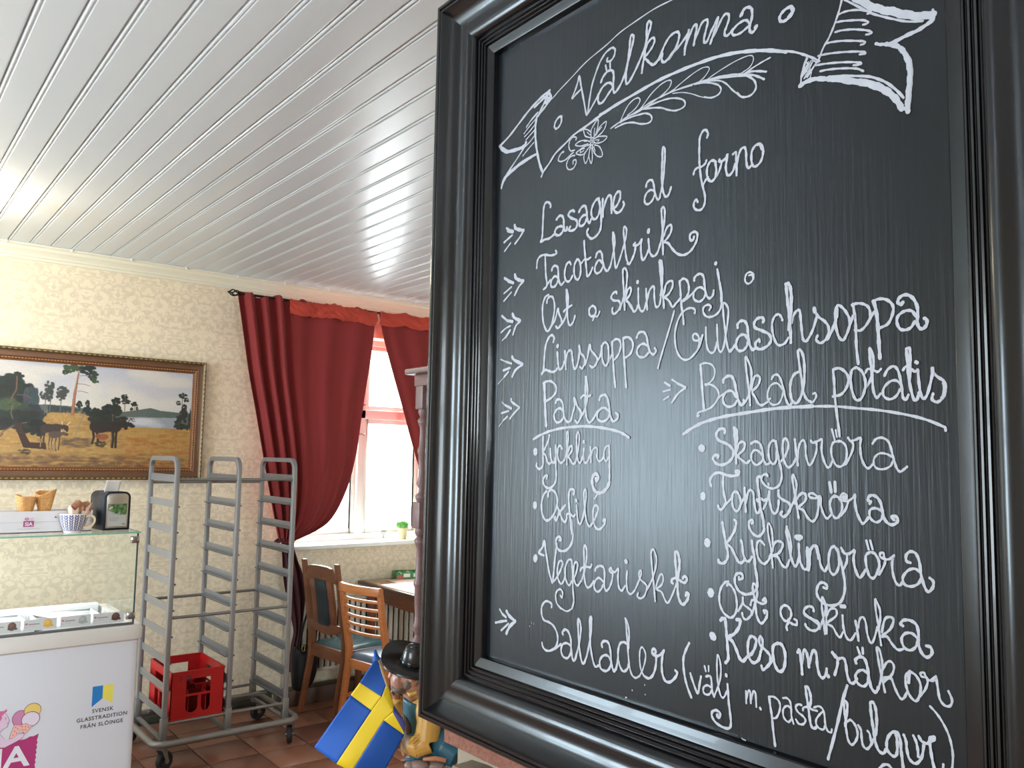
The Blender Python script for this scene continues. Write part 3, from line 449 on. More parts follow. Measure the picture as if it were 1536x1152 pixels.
 ('dish_line', 'white handwritten line reading Kyckling', [(98,[9360,17106,9355,17086]),(36,[9193,17323,9190,17194,9187,17058,9179,16922,9213,16860,9275,16845,9325,16885,9319,16920]),(36,[9049,17342,9078,17248,9137,17153,9183,17085,9124,17045,9081,16951,9030,16925,8990,16952]),(36,[9024,17140,9012,17032,8979,16952,8929,16946,8910,17007]),(35,[8908,17187,8901,17060,8898,16900,8885,16768,8903,16661,8972,16592,9062,16572,9145,16612,9168,16685,9128,16741,9077,16749,9092,16708]),(35,[8768,17141,8805,17187,8853,17154,8861,17047,8830,16968,8770,16942,8712,16983]),(30,[8712,16983,8666,17115,8640,17259,8642,17365,8661,17385,8674,17326,8663,17167,8660,17023,8658,16915]),(34,[8655,17062,8609,17167,8561,17174,8560,17115,8626,17036,8596,16997,8538,16933,8491,16947]),(32,[8490,16934,8454,17038,8419,17194,8412,17323,8437,17378,8463,17324,8461,17194,8451,17051,8415,16955,8369,16962,8333,17039]),(31,[8325,17149,8327,17039,8304,16956,8249,16964,8195,17066]),(50,[8327,17243,8321,17235]),(33,[8193,17168,8181,17066,8176,16958]),(28,[8180,17041,8142,17130,8079,17162,8055,17118,8060,17030,8014,16974,7953,17006,7919,17069]),(27,[7833,17187,7893,17169,7924,17094,7918,17019,7882,16976,7840,17032]),(34,[7833,17187,7826,17069,7821,16921,7816,16797,7819,16698]),(48,[7819,16698,7861,16623,7939,16564,8026,16548,8107,16588,8144,16675,8137,16757,8092,16802,8038,16785,8032,16735,8064,16715,8074,16740])]),
 ('dish_line', 'white handwritten line reading Oxfilé', [(91,[9349,16319,9344,16294]),(36,[9092,16527,9162,16463,9201,16340,9187,16207,9124,16117,9042,16109,8943,16182,8875,16292,8852,16399,8890,16502,8971,16549,9041,16522,9054,16448]),(35,[8856,16319,8805,16244,8745,16143,8686,16108,8648,16163]),(39,[8690,16342,8767,16272,8824,16203,8872,16121,8906,16145,8893,16166]),(36,[8521,16506,8499,16546,8541,16576,8598,16555,8615,16463,8603,16334,8582,16206,8561,16079,8539,15962]),(32,[8648,16169,8649,16215,8592,16231,8515,16198,8478,16226]),(31,[8452,16355,8441,16241,8411,16128,8373,16105,8328,16172,8293,16301]),(50,[8463,16425,8455,16417]),(31,[8293,16301,8268,16429,8264,16556,8289,16580,8306,16503,8285,16352,8265,16214,8217,16104,8172,16089,8119,16149]),(32,[8119,16149,8067,16240,8032,16329,8060,16380,8113,16349,8129,16248,8110,16137,8055,16067,7985,16066,7916,16127,7890,16190,7913,16201,7925,16175]),(30,[8053,16521,8093,16469]),(36,[8558,16146,8537,16028,8524,15897,8571,15787,8668,15712,8788,15700,8850,15748,8872,15827,8832,15887,8772,15882,8771,15842,8795,15847])]),
 ('dish_line', 'white handwritten line reading Vegetariskt', [(84,[9315,15555,9322,15518]),(36,[9136,15598,9190,15606,9243,15628,9160,15719,9125,15811,9097,15697,9051,15525,9006,15367,8937,15234]),(35,[8937,15234,8913,15365,8896,15515,8869,15679,8851,15788]),(30,[8931,15242,8871,15290,8821,15343,8763,15436,8724,15520,8745,15560,8795,15546,8828,15455,8821,15323,8759,15240,8700,15284,8662,15368]),(31,[8548,15599,8607,15586,8664,15487,8666,15355,8620,15262,8571,15248,8533,15305]),(31,[8539,15593,8523,15490,8514,15334,8502,15179,8484,15039,8517,14936]),(22,[8517,14936,8623,14881,8752,14908]),(29,[8752,14901,8834,14962,8860,15064,8827,15135,8757,15165,8713,15124,8725,15057,8756,15079]),(31,[8495,15336,8448,15420,8412,15529,8432,15578,8480,15547,8497,15414,8466,15301,8407,15263,8342,15330]),(31,[8342,15330,8279,15492,8244,15650,8245,15766,8274,15822,8298,15774,8290,15620,8288,15465,8267,15326,8219,15262,8155,15289,8100,15360]),(31,[8363,15469,8335,15511,8242,15535,8167,15537,8140,15578]),(32,[8075,15503,8057,15543,7985,15576,7913,15559,7894,15461,7901,15335,7865,15265,7813,15297]),(29,[7911,15371,8001,15417,8073,15363,8090,15285,8035,15229,7963,15264,7919,15333]),(29,[7813,15297,7761,15403,7745,15504,7771,15513,7806,15534,7781,15577,7754,15540,7702,15528,7642,15578,7649,15466,7631,15345,7579,15303,7521,15372]),(28,[7489,15565,7496,15436,7478,15317,7419,15283,7354,15334]),(55,[7512,15690,7498,15682]),(26,[7354,15334,7297,15437,7249,15539,7241,15588,7266,15597,7281,15535,7249,15485,7168,15442,7144,15398,7183,15297,7247,15253,7304,15269,7288,15313]),(27,[7149,15368,7093,15454,7043,15544,7001,15670,6989,15782,7026,15872,7057,15885,7076,15829,7063,15691,7044,15563,7031,15471,7018,15362,7005,15253]),(25,[7012,15400,6975,15497,6927,15591,6890,15581,6882,15527,6914,15459,6987,15403,6908,15377,6859,15302,6817,15258,6776,15295,6717,15403,6670,15509]),(37,[6694,15886,6658,15890,6629,15820,6623,15740,6635,15648,6652,15556]),(37,[6696,15881,6688,15751,6670,15626,6658,15519,6652,15430,6635,15342,6588,15278,6542,15293,6496,15353,6485,15408,6508,15423,6525,15389]),(33,[6729,15506,6752,15525,6729,15560,6670,15576,6611,15552,6554,15537,6514,15564,6519,15608,6559,15608,6571,15584])]),
 ('dish_line', 'white handwritten line reading Sallader', [(32,[8951,14886,8952,14934,9032,14958,9102,14938,9162,14858,9159,14753,9107,14683,9006,14671,8906,14638,8825,14549,8808,14450,8851,14353,8957,14282,9057,14269,9118,14303,9140,14358]),(34,[8957,14282,8841,14342,8736,14412]),(36,[8700,14552,8710,14582,8653,14627,8587,14603,8538,14511,8526,14376,8496,14257,8450,14253,8414,14347]),(31,[8536,14424,8612,14447,8697,14419,8734,14336,8694,14256,8608,14245,8553,14296,8526,14363]),(33,[8414,14347,8371,14491,8340,14658,8348,14756,8394,14816,8392,14686,8371,14504,8341,14336,8303,14246,8267,14247,8223,14335]),(32,[8223,14335,8172,14515,8139,14692,8133,14864,8163,14860,8161,14688,8145,14496,8108,14345,8054,14247,7993,14271]),(35,[7927,14524,7936,14571,7877,14611,7808,14594,7773,14493,7755,14355,7712,14258,7671,14301]),(32,[7764,14377,7823,14430,7908,14414,7968,14336,7949,14244,7855,14228,7788,14277,7755,14355]),(34,[7709,14254,7668,14297,7636,14421]),(32,[7474,14638,7540,14656,7605,14626,7637,14538,7636,14421,7594,14324,7536,14289,7472,14337,7448,14400]),(30,[7518,14958,7477,14906,7447,14794,7451,14689,7455,14596]),(26,[7510,14953,7492,14798,7474,14638,7457,14491,7432,14357,7391,14274,7328,14253,7265,14289]),(23,[7265,14289,7219,14367,7174,14489,7166,14581,7213,14650,7252,14622,7264,14517,7243,14385,7188,14305]),(32,[7188,14305,7111,14293,7043,14347,6998,14457,6988,14571,7006,14601]),(34,[7052,14603,7055,14648,7014,14669,6999,14625,7037,14595,6976,14590,6902,14632,6865,14684,6887,14613,6899,14499,6886,14391,6842,14323,6769,14323,6690,14389,6655,14451,6683,14477])]),
 ('dish_note', 'white handwritten note reading (välj m. pasta / bulgur)', [(32,[6479,14837,6528,14747,6563,14654,6563,14546,6542,14431,6507,14331,6445,14217]),(30,[6461,14488,6424,14405,6352,14285,6323,14393,6301,14487]),(27,[6230,14502,6174,14520,6153,14474,6146,14398,6133,14335,6112,14301]),(25,[6160,14395,6209,14407,6259,14379,6269,14326,6238,14300,6182,14313,6146,14365]),(26,[6251,14616,6230,14564]),(25,[6192,14628,6188,14573]),(23,[6119,14300,6084,14368,6042,14465,6017,14592,6027,14711,6061,14781,6072,14669,6067,14537,6049,14420,6015,14329,5975,14327,5934,14402]),(37,[5946,14582,5940,14573]),(30,[5927,14480,5918,14373,5908,14267,5892,14163,5882,14057,5909,14002,5990,13992,6085,14017,6140,14069,6140,14124,6085,14157,6030,14140,6037,14089,6071,14091,6064,14115]),(25,[5683,14458,5677,14332]),(24,[5677,14385,5650,14466,5625,14461,5617,14346]),(24,[5613,14390,5586,14475,5557,14466,5546,14323]),(31,[5499,14320,5491,14313]),(28,[5384,14462,5370,14371,5351,14272,5337,14138,5313,13973]),(23,[5389,14466,5328,14480,5268,14455,5248,14400,5264,14327,5300,14267,5351,14254]),(22,[5212,14494,5167,14504,5128,14479,5114,14415,5111,14331,5087,14261]),(22,[5115,14406,5154,14426,5193,14404,5214,14357,5200,14292,5151,14262,5116,14296]),(23,[4993,14473,5031,14472,5061,14436,5032,14392,4975,14365,4947,14330,4972,14286,5024,14277,5057,14311]),(29,[4947,14668,4923,14673,4896,14625,4883,14553,4898,14483]),(28,[4947,14664,4934,14575,4917,14479,4904,14382,4886,14296,4854,14271,4821,14296]),(22,[4979,14422,4969,14454,4917,14470,4870,14457,4814,14458]),(21,[4851,14482,4795,14508,4749,14486,4732,14425,4724,14345,4698,14287,4662,14284,4652,14315]),(21,[4745,14471,4787,14428,4825,14369,4825,14319,4789,14288,4743,14292,4729,14328]),(31,[4480,14783,4531,14627,4579,14431,4636,14223,4698,14012]),(27,[4530,14621,4496,14629,4480,14587,4490,14493,4505,14399]),(27,[4521,14615,4511,14526,4500,14438,4505,14384]),(24,[4483,14435,4450,14458,4409,14431,4382,14378,4379,14318,4409,14251,4446,14222,4478,14262,4493,14341,4500,14407]),(25,[4373,14425,4345,14387,4339,14314,4324,14244,4284,14225,4244,14273,4219,14331]),(22,[4277,14397,4254,14374,4243,14310]),(29,[4239,14678,4219,14686,4196,14655,4182,14577,4181,14474,4194,14382]),(29,[4243,14666,4237,14578,4224,14478,4210,14393,4196,14308,4166,14243,4120,14230,4088,14279]),(28,[3981,14464,4031,14447,4074,14385,4087,14316,4073,14262,4028,14231,3994,14248,3981,14309,3983,14395,3993,14442]),(29,[3978,14461,3953,14403,3947,14318,3938,14235,3926,14132,3913,14036]),(27,[3918,14455,3897,14403,3891,14334,3871,14254,3821,14222,3777,14253,3746,14318,3730,14413]),(26,[3826,14472,3801,14422,3788,14362,3783,14293]),(28,[3775,14479,3750,14443,3708,14433,3672,14457,3636,14488,3632,14510,3663,14501,3678,14469,3670,14402,3658,14315,3639,14230]),(21,[3667,14777,3608,14725,3554,14655,3509,14570,3484,14481,3473,14388,3483,14262]),(26,[4162,14076,4122,14121,4076,14134,4042,14112]),(24,[3561,14287,3562,14239])]),
 ('dish_line', 'white handwritten line reading Bakad potatis', [(22,[6311,18170,6233,18183,6141,18157,6092,18090,6103,18004,6157,17945,6226,17911]),(34,[6303,18156,6288,18016,6273,17838,6250,17617]),(25,[6234,17924,6141,17912,6066,17865,6033,17789,6066,17716,6142,17644,6235,17610,6328,17588,6351,17544,6320,17550]),(21,[6082,17692,6021,17763,5932,17814]),(36,[5968,17933,5961,17970,5901,18003,5843,17987,5807,17912,5786,17813,5758,17715,5716,17653,5673,17687]),(30,[5794,17753,5844,17822,5917,17820,5969,17761,5962,17687,5896,17642,5816,17657,5780,17704]),(28,[5687,17712,5673,17681,5616,17769,5580,17934,5586,18078,5655,18210,5649,18083,5629,17937,5609,17792,5596,17649]),(28,[5581,17827,5545,17956,5503,17983,5465,17951,5491,17869,5567,17802,5533,17741,5492,17668,5438,17643,5370,17675]),(26,[5314,17929,5287,17969,5234,17971,5195,17910,5164,17805,5133,17688,5095,17630,5050,17662]),(22,[5177,17805,5248,17879,5328,17860,5369,17780,5363,17698,5304,17643,5225,17658,5185,17725,5171,17782]),(21,[5363,17698,5330,17714]),(31,[4983,17988,5040,17958,5080,17869,5081,17755,5057,17674,5006,17649,4955,17715,4923,17815]),(31,[4986,18217,4954,18225,4918,18143,4907,18006,4915,17871,4929,17770]),(28,[4986,18211,4969,18067,4946,17918,4923,17769,4887,17689,4832,17653]),(23,[4892,17698,4827,17648,4775,17704,4781,17745,4807,17741]),(29,[4576,17967,4566,17844,4562,17717,4546,17556,4525,17384,4514,17287]),(29,[4576,17984,4508,17993,4442,17951,4407,17881,4427,17791,4488,17720,4580,17701]),(28,[4321,17988,4370,17958,4383,17856,4368,17742,4334,17661,4281,17659,4239,17736,4225,17836,4258,17939,4316,17988]),(28,[4238,17758,4179,17844,4148,17953,4140,18064,4172,18173,4179,18123,4169,18011,4155,17876,4146,17742,4114,17668,4074,17705]),(25,[4235,17915,4199,17963,4142,17947,4097,17927,4063,17953]),(27,[4030,17884,3996,17942,3940,17971,3897,17935,3872,17847,3858,17749,3849,17662,3823,17634,3795,17681]),(26,[3862,17781,3910,17827,3976,17821,4039,17758,4041,17682,3980,17646,3914,17676,3874,17739]),(29,[3805,18134,3773,18131,3770,18034,3773,17926,3781,17798]),(29,[3806,18129,3798,18004,3790,17874,3772,17744,3743,17636,3712,17634,3694,17697]),(25,[3843,17926,3810,17961,3767,17937,3726,17902,3699,17921]),(28,[3699,17916,3692,17803,3679,17697,3654,17637,3617,17672,3584,17776,3561,17869]),(39,[3713,17995,3703,17988]),(38,[3564,17922,3560,17880]),(28,[3556,17874,3511,17834,3457,17789,3449,17706,3476,17635,3527,17600,3572,17628,3561,17680]),(34,[3462,17779,3456,17696,3481,17635]),(37,[6567,17329,6455,17388,6313,17449,6143,17495,5963,17528,5759,17552,5534,17575,5304,17597,5070,17606,4813,17608]),(27,[4972,17600,4777,17605,4552,17596,4347,17572,4139,17548,3939,17514,3747,17471,3603,17425,3459,17360]),(25,[3459,17353,3454,17329])]),
 ('dish_line', 'white handwritten line reading Skagenröra', [(93,[6290,17159,6280,17156]),(34,[5957,17336,5947,17369,5990,17389,6043,17370,6074,17316,6043,17256,5958,17223,5887,17190,5835,17131,5842,17057,5907,16992,5999,16963,6078,16983,6118,17032,6098,17070,6044,17076,6051,17049]),(39,[5821,17394,5789,17367,5780,17292,5784,17228]),(35,[5821,17388,5809,17281,5797,17153,5792,16988]),(30,[5784,17132,5759,17206,5708,17233,5674,17206,5690,17143,5766,17073,5716,17026,5653,16990,5610,17017]),(29,[5590,17211,5541,17235,5480,17216,5444,17144,5433,17051,5398,16984,5357,16990]),(27,[5433,17061,5481,17118,5541,17138,5585,17091,5579,17018,5519,16972,5452,17009,5433,17051]),(28,[5266,17236,5313,17242,5355,17185,5362,17082,5339,17011,5298,16986,5262,17033,5255,17134]),(27,[5272,17236,5250,17134,5233,17033,5206,16932,5201,16831,5237,16750,5318,16716,5401,16743,5454,16803,5441,16855,5387,16872,5376,16852]),(27,[5234,16997,5175,17054,5129,17135,5116,17216,5150,17268,5179,17236,5186,17135,5170,17024,5120,16954,5063,16985,5028,17046]),(29,[5037,17256,5022,17136,5001,16976]),(24,[5007,16999,4999,17115,4975,17211,4933,17247,4910,17200,4906,17095,4884,17011,4856,16981,4814,17044,4779,17138,4778,17221]),(25,[4846,17242,4823,17219,4766,17236,4715,17251,4722,17148,4701,17045,4663,16969,4630,16970,4602,17026]),(24,[4522,17230,4582,17225,4610,17169,4606,17077,4569,16996,4515,16972,4466,17008,4440,17099,4452,17190,4500,17232,4543,17235]),(25,[4601,17358,4570,17251]),(24,[4558,17348,4545,17281]),(25,[4456,16998,4395,17099,4367,17190,4382,17230]),(25,[4424,17270,4393,17235,4339,17249,4287,17269,4294,17190,4285,17080,4251,16992,4210,16963,4164,17003]),(24,[4167,17209,4133,17253,4072,17268,4013,17238,3985,17180,3967,17103,3949,17036,3927,16969,3894,16937,3855,16961,3825,16986]),(21,[3963,17074,4026,17107,4096,17112,4147,17072,4158,17013,4129,16965,4059,16957,3990,16987,3964,17036])]),
 ('dish_line', 'white handwritten line reading Tonfiskröra', [(79,[6269,16598,6267,16577]),(33,[6152,16713,6166,16780,6118,16846,6039,16872,5947,16851,5856,16838,5767,16856,5754,16893,5792,16900,5799,16876,5773,16882]),(31,[5973,16850,5980,16754,5968,16636,5942,16531,5988,16453,6034,16450,6047,16487]),(29,[5949,16498,5864,16577]),(30,[5794,16660,5839,16642,5852,16567,5840,16483,5789,16439,5745,16489,5738,16573,5769,16645,5794,16660]),(26,[5745,16499,5694,16586]),(31,[5681,16707,5675,16587,5664,16441]),(29,[5663,16545,5638,16651,5600,16689,5564,16654,5553,16551,5529,16450,5493,16442,5475,16494]),(32,[5471,16839,5508,16832,5503,16729,5486,16617,5475,16514,5446,16404,5429,16291]),(29,[5504,16564,5522,16579,5474,16597,5426,16579,5402,16595]),(32,[5371,16765,5365,16757]),(25,[5439,16486,5391,16570,5360,16663]),(28,[5360,16684,5355,16572,5327,16472,5286,16445,5251,16497,5238,16588]),(31,[5243,16699,5238,16639,5192,16601,5124,16574,5097,16526,5126,16455,5183,16416,5217,16449,5200,16470]),(26,[5126,16475,5068,16567,5033,16668,5021,16778,5053,16866,5070,16855,5055,16746,5029,16619,5013,16511,4998,16414]),(26,[5023,16609,4978,16671,4934,16682,4907,16654]),(27,[5042,16566,4994,16652,4935,16681,4907,16656,4925,16593,4996,16527,4938,16499,4893,16429,4836,16392,4790,16436,4766,16530,4758,16643]),(25,[4786,16662,4831,16686,4872,16674,4861,16643,4798,16636,4741,16659,4737,16572,4710,16482,4667,16434,4617,16478]),(26,[4564,16663,4608,16655,4637,16598,4627,16518,4590,16450,4546,16453,4507,16525,4506,16605,4543,16659,4586,16672]),(32,[4638,16806,4618,16706]),(31,[4578,16813,4572,16713]),(25,[4513,16475,4459,16548,4431,16629]),(22,[4457,16658,4488,16676,4489,16651,4451,16648,4451,16683,4483,16701,4515,16675,4505,16635,4447,16623,4393,16651,4361,16692]),(28,[4361,16692,4362,16613,4343,16515,4303,16430,4273,16412,4220,16474]),(30,[4207,16611,4197,16632,4222,16640,4216,16679,4175,16696,4125,16674,4092,16618,4078,16542,4051,16457,3993,16419,3939,16441,3928,16485,3961,16506,3986,16490,3962,16468]),(25,[4083,16541,4118,16563,4178,16565,4209,16534,4200,16466,4141,16432,4090,16464,4074,16513]),(18,[4209,16543,4168,16575,4108,16559]),(30,[5458,16436,5436,16370,5426,16285,5454,16216,5511,16178,5579,16206,5624,16270,5624,16328,5589,16355,5572,16327,5589,16316])]),
 ('dish_line', 'white handwritten line reading Kycklingröra', [(87,[6209,16055,6204,16033]),(34,[5992,16297,5974,16203,5944,16067,5915,15951,5933,15870,5982,15830,6043,15838,6045,15863]),(33,[5822,16338,5799,16306,5823,16215,5884,16121,5932,16058,5872,16024,5813,15932,5767,15868,5720,15868,5685,15906]),(31,[5736,16115,5718,16068,5707,15971,5673,15898,5627,15893,5587,15945]),(34,[5591,16123,5580,16042,5558,15948,5548,15835,5526,15723,5522,15628,5539,15588]),(32,[5539,15588,5596,15542,5688,15520,5769,15548,5815,15619,5815,15697,5779,15740,5721,15738,5715,15695,5756,15675,5762,15699]),(28,[5428,16094,5478,16133,5517,16105,5524,16019,5496,15926,5435,15885,5374,15930,5346,15998]),(23,[5323,16104,5322,16208,5343,16301,5376,16331,5382,16279,5366,16166,5340,16055,5330,15953,5320,15856]),(28,[5329,16028,5301,16116,5257,16148,5198,16134,5205,16078,5248,16018,5324,15982,5259,15979,5207,15901,5154,15879,5116,15957]),(31,[5148,16311,5149,16241,5119,16114,5100,15996,5059,15908,5028,15921,4996,16006]),(24,[5148,16311,5108,16198,5093,16088,5105,16014]),(28,[5004,16143,5000,16052,4986,15953,4946,15885,4910,15889]),(49,[5034,16212,4972,16214]),(37,[5024,16196,4993,16190]),(37,[4902,16107,4899,15998,4890,15882]),(37,[4872,16092,4879,15982,4885,15892]),(28,[4877,16073,4831,16136,4792,16108,4773,16012]),(28,[4880,16058,4833,16135,4788,16129,4767,16039,4746,15940,4703,15890,4669,15949]),(27,[4599,16156,4638,16123,4662,16020,4653,15911,4610,15866,4566,15911,4543,16003,4557,16101,4594,16157]),(28,[4562,16130,4532,16024,4507,15918,4488,15802,4495,15693,4539,15598,4621,15552,4719,15557,4785,15613,4801,15681,4772,15750,4727,15771,4683,15747,4689,15716,4722,15722]),(26,[4507,15918,4462,16011,4456,16091]),(28,[4519,16144,4482,16093,4429,16099,4376,16133,4388,16049,4369,15943,4324,15871,4261,15956]),(27,[4222,16129,4258,16092,4255,15995,4226,15902,4181,15884,4135,15961,4123,16048,4161,16121,4211,16135]),(21,[4161,16121,4118,16020,4145,15931]),(27,[4250,16243,4226,16162]),(27,[4209,16246,4185,16166]),(24,[4126,15924,4074,16015,4063,16074,4107,16098,4106,16136,4076,16134,4063,16083,4014,16088,3974,16125]),(25,[3974,16125,3995,16053,3988,15950,3961,15869,3923,15846,3893,15887]),(28,[3818,16072,3855,16086,3854,16142,3811,16179,3760,16161,3730,16082,3718,15973,3689,15867,3654,15822,3612,15868,3606,15923,3637,15951]),(26,[3723,15991,3777,16021,3843,15995,3892,15924,3875,15861,3809,15851,3744,15887,3715,15946])]),
 ('dish_line', 'white handwritten line reading Ost o skinka', [(90,[6160,15482,6158,15460]),(28,[5910,15630,5956,15617,6011,15550,6038,15458,6030,15356,5976,15268,5895,15229,5841,15252,5801,15324,5796,15419,5818,15518,5866,15584,5911,15604,5929,15583]),(26,[5779,15320,5726,15407,5713,15485,5709,15410,5649,15376,5602,15347,5611,15296,5667,15244,5710,15259,5723,15307]),(29,[5602,15304,5572,15380,5537,15485,5524,15572,5544,15640,5574,15647,5583,15600,5562,15503,5546,15412,5534,15315,5497,15243,5456,15243,5405,15314,5401,15371,5438,15379,5430,15352]),(26,[5614,15410,5597,15462,5554,15475,5504,15454,5445,15449,5408,15482,5428,15514,5453,15483,5433,15486]),(27,[5185,15473,5226,15432,5227,15363,5187,15314,5148,15314,5108,15361,5103,15417,5138,15466,5185,15473]),(27,[5153,15217,5160,15257,5128,15300,5086,15290,5039,15291,5035,15332,5062,15345]),(27,[4838,15463,4844,15495,4894,15504,4945,15463,4939,15408,4871,15385,4796,15364,4772,15324,4810,15273,4872,15263,4922,15288,4934,15314]),(22,[4933,15420,4858,15376,4785,15333]),(23,[4773,15291,4735,15396,4709,15477,4708,15554,4737,15622,4745,15527,4728,15397,4713,15252]),(23,[4690,15524,4698,15402,4694,15260]),(23,[4697,15435,4648,15514,4588,15517,4589,15452,4687,15365,4627,15337,4581,15269,4546,15248,4515,15302]),(24,[4518,15469,4509,15346,4475,15255,4429,15242,4382,15314]),(45,[4528,15559,4493,15562]),(26,[4380,15437,4364,15360,4349,15251]),(22,[4353,15372,4334,15460,4299,15487,4272,15439,4258,15336,4226,15252,4192,15285,4151,15417]),(22,[4167,15681,4125,15588,4122,15494,4141,15387]),(20,[4173,15675,4164,15561,4145,15449,4131,15347,4117,15246]),(25,[4114,15371,4079,15501,4024,15531,3993,15505,4027,15417,4115,15330,4061,15339,4009,15277,3957,15235,3909,15249]),(29,[3904,15468,3925,15480,3898,15520,3835,15530,3775,15500,3756,15423,3759,15332,3730,15248,3681,15218,3636,15261,3644,15314,3684,15321]),(26,[3773,15380,3818,15412,3880,15401,3918,15344,3893,15267,3832,15254,3780,15299,3763,15352])]),
 ('dish_line', 'white handwritten line reading Keso m. räkor', [(85,[6142,14986,6120,14971]),(42,[6021,15179,5991,15204,5955,15204]),(38,[5955,15195,5943,15089,5932,14975,5921,14861,5915,14765,5951,14715]),(38,[5800,15220,5754,15227,5766,15148,5831,15060,5914,15002,5855,14969,5797,14874,5762,14805,5716,14780,5664,14833]),(34,[5664,14833,5602,14883,5556,14967,5544,15044,5594,15073,5634,15038,5652,14940,5636,14839,5580,14789,5512,14835,5484,14924]),(31,[5484,14924,5461,15003,5466,15068,5488,15087,5505,15051,5489,14998,5423,14955,5369,14909,5364,14846,5403,14783,5458,14739,5474,14777]),(28,[5392,14785,5342,14859]),(35,[5265,15058,5324,15019,5331,14926,5310,14829,5263,14765,5210,14786,5182,14864,5181,14973,5217,15048,5265,15058]),(34,[5030,15006,5009,15032,4990,14947,4977,14794]),(31,[4981,14904,4969,15013,4943,15045,4919,14996,4900,14880]),(30,[4900,14911,4868,15024,4838,15065,4814,15016,4806,14913,4783,14830,4749,14802,4709,14845,4699,14904]),(39,[4690,14836,4681,14832]),(38,[4634,15077,4602,15044]),(29,[4623,15069,4581,15029,4582,14960,4611,14862]),(29,[4581,15024,4517,15046,4491,14998,4477,14895,4447,14824,4406,14828,4374,14878]),(31,[4381,15025,4386,15057,4339,15095,4293,15085,4264,15015,4251,14923,4228,14825,4184,14788,4153,14841]),(26,[4266,14949,4311,14972,4362,14947,4389,14894,4365,14833,4304,14817,4262,14864,4256,14913]),(24,[4363,15181,4338,15124]),(24,[4312,15186,4308,15130]),(23,[4153,14841,4121,14969,4114,15083,4136,15191,4165,15218,4157,15140,4139,15031,4113,14915,4091,14809]),(22,[4110,15018,4070,15092,4026,15110,3998,15069,4019,14991,4093,14910,4113,14906]),(32,[4102,14936,4053,14956,4029,14952]),(24,[4024,14953,3988,14860,3943,14788,3909,14795,3875,14858]),(24,[3847,15059,3886,15001,3883,14910,3848,14828,3793,14795,3755,14867,3748,14958,3788,15031,3842,15055]),(34,[3852,15026,3859,14952]),(22,[3765,14838,3709,14913,3680,14991,3688,15034]),(21,[3697,15032,3733,15033,3746,15057,3714,15073,3696,15041,3661,15013,3602,15061]),(17,[3679,15018,3634,15010,3598,15044]),(23,[3606,15060,3592,14957,3576,14864,3534,14817,3486,14824,3467,14880,3496,14952])]),
 ('bullet_arrow', 'white small hand-drawn arrow beside Lasagne', [(54,[9954,20668,9929,20617,9844,20576,9726,20539]),(34,[9726,20536,9817,20448,9933,20364]),(36,[10161,20665,10098,20629]),(55,[10123,20618,9988,20572]),(35,[10010,20518,10106,20482,10208,20440]),(27,[10043,20400,10102,20357,10193,20292])]),
 ('bullet_arrow', 'white small hand-drawn arrow beside Tacotallrik', [(53,[9924,19867,9894,19808,9810,19765,9708,19734]),(37,[9715,19727,9818,19660,9914,19541]),(41,[10185,19855,10085,19801]),(54,[10085,19793,9958,19742]),(32,[10004,19684,10182,19607]),(27,[10002,19599,10185,19481])]),
 ('bullet_arrow', 'white small hand-drawn arrow beside Ost o skinkpaj', [(51,[9965,19249,9911,19181,9768,19119]),(37,[9768,19112,9872,19049,9939,18920]),(35,[10234,19251,10090,19157]),(54,[10090,19157,9957,19126]),(27,[10010,19064,10122,19039,10243,18980]),(37,[10013,18996,10118,18894]),(22,[10130,18895,10202,18853])]),
 ('bullet_arrow', 'white small hand-drawn arrow beside Linssoppa', [(48,[9956,18574,9897,18514,9693,18438]),(41,[9693,18431,9860,18356,9938,18259]),(24,[10241,18552,10102,18504]),(40,[10102,18504,9966,18465]),(34,[10001,18400,10164,18370]),(32,[10036,18341,10139,18265]),(16,[10139,18265,10291,18162])]),
 ('bullet_arrow', 'white small hand-drawn arrow beside Pasta', [(34,[9958,17912,9942,17867,9748,17772]),(33,[9758,17766,9883,17683,9977,17604]),(21,[10188,17870,10103,17819]),(40,[10103,17819,9945,17763]),(29,[10009,17727,10187,17696]),(34,[10043,17640,10139,17581]),(16,[10139,17581,10247,17488])]),
 ('bullet_arrow', 'white small hand-drawn arrow beside Sallader', [(51,[9973,14674,9904,14616,9758,14564]),(50,[9758,14557,9888,14461,9963,14345]),(33,[10140,14676,10062,14612]),(38,[10074,14617,9977,14586]),(38,[9969,14533,10093,14503,10231,14462]),(38,[9923,14496,10084,14373])]),
 ('bullet_arrow', 'white small hand-drawn arrow beside Bakad potatis', [(23,[6749,18013,6649,17961]),(34,[6658,17961,6532,17905]),(28,[6532,17900,6649,17831,6745,17725]),(29,[6864,17984,6774,17935]),(25,[6774,17889,6884,17869]),(27,[6799,17802,6876,17765])]),
 ('paint_specks', 'stray white specks', [(19,[9424,14545,9421,14541]),(14,[9383,14601,9381,14597]),(14,[9330,14594,9328,14591]),(19,[7390,14088,7385,14085]),(15,[7176,14200,7175,14197]),(15,[7168,14086,7165,14082]),(18,[7501,13968,7482,13978]),(24,[5713,13926,5693,13926]),(11,[5738,13940,5723,13930])]),
]

for gi, (nm, lab, strokes) in enumerate(LETTERING):
    mb = MB()
    for si, (w, flat) in enumerate(strokes):
        pts = [(flat[i]/10000, flat[i+1]/10000) for i in range(0, len(flat), 2)]
        ribbon(mb, pts, w/10000, (si % 9)*.00006, gi+si*1.7)
    mb.build(nm, M_paint, panel, label=lab, kind='stuff' if nm == 'paint_specks' else None)
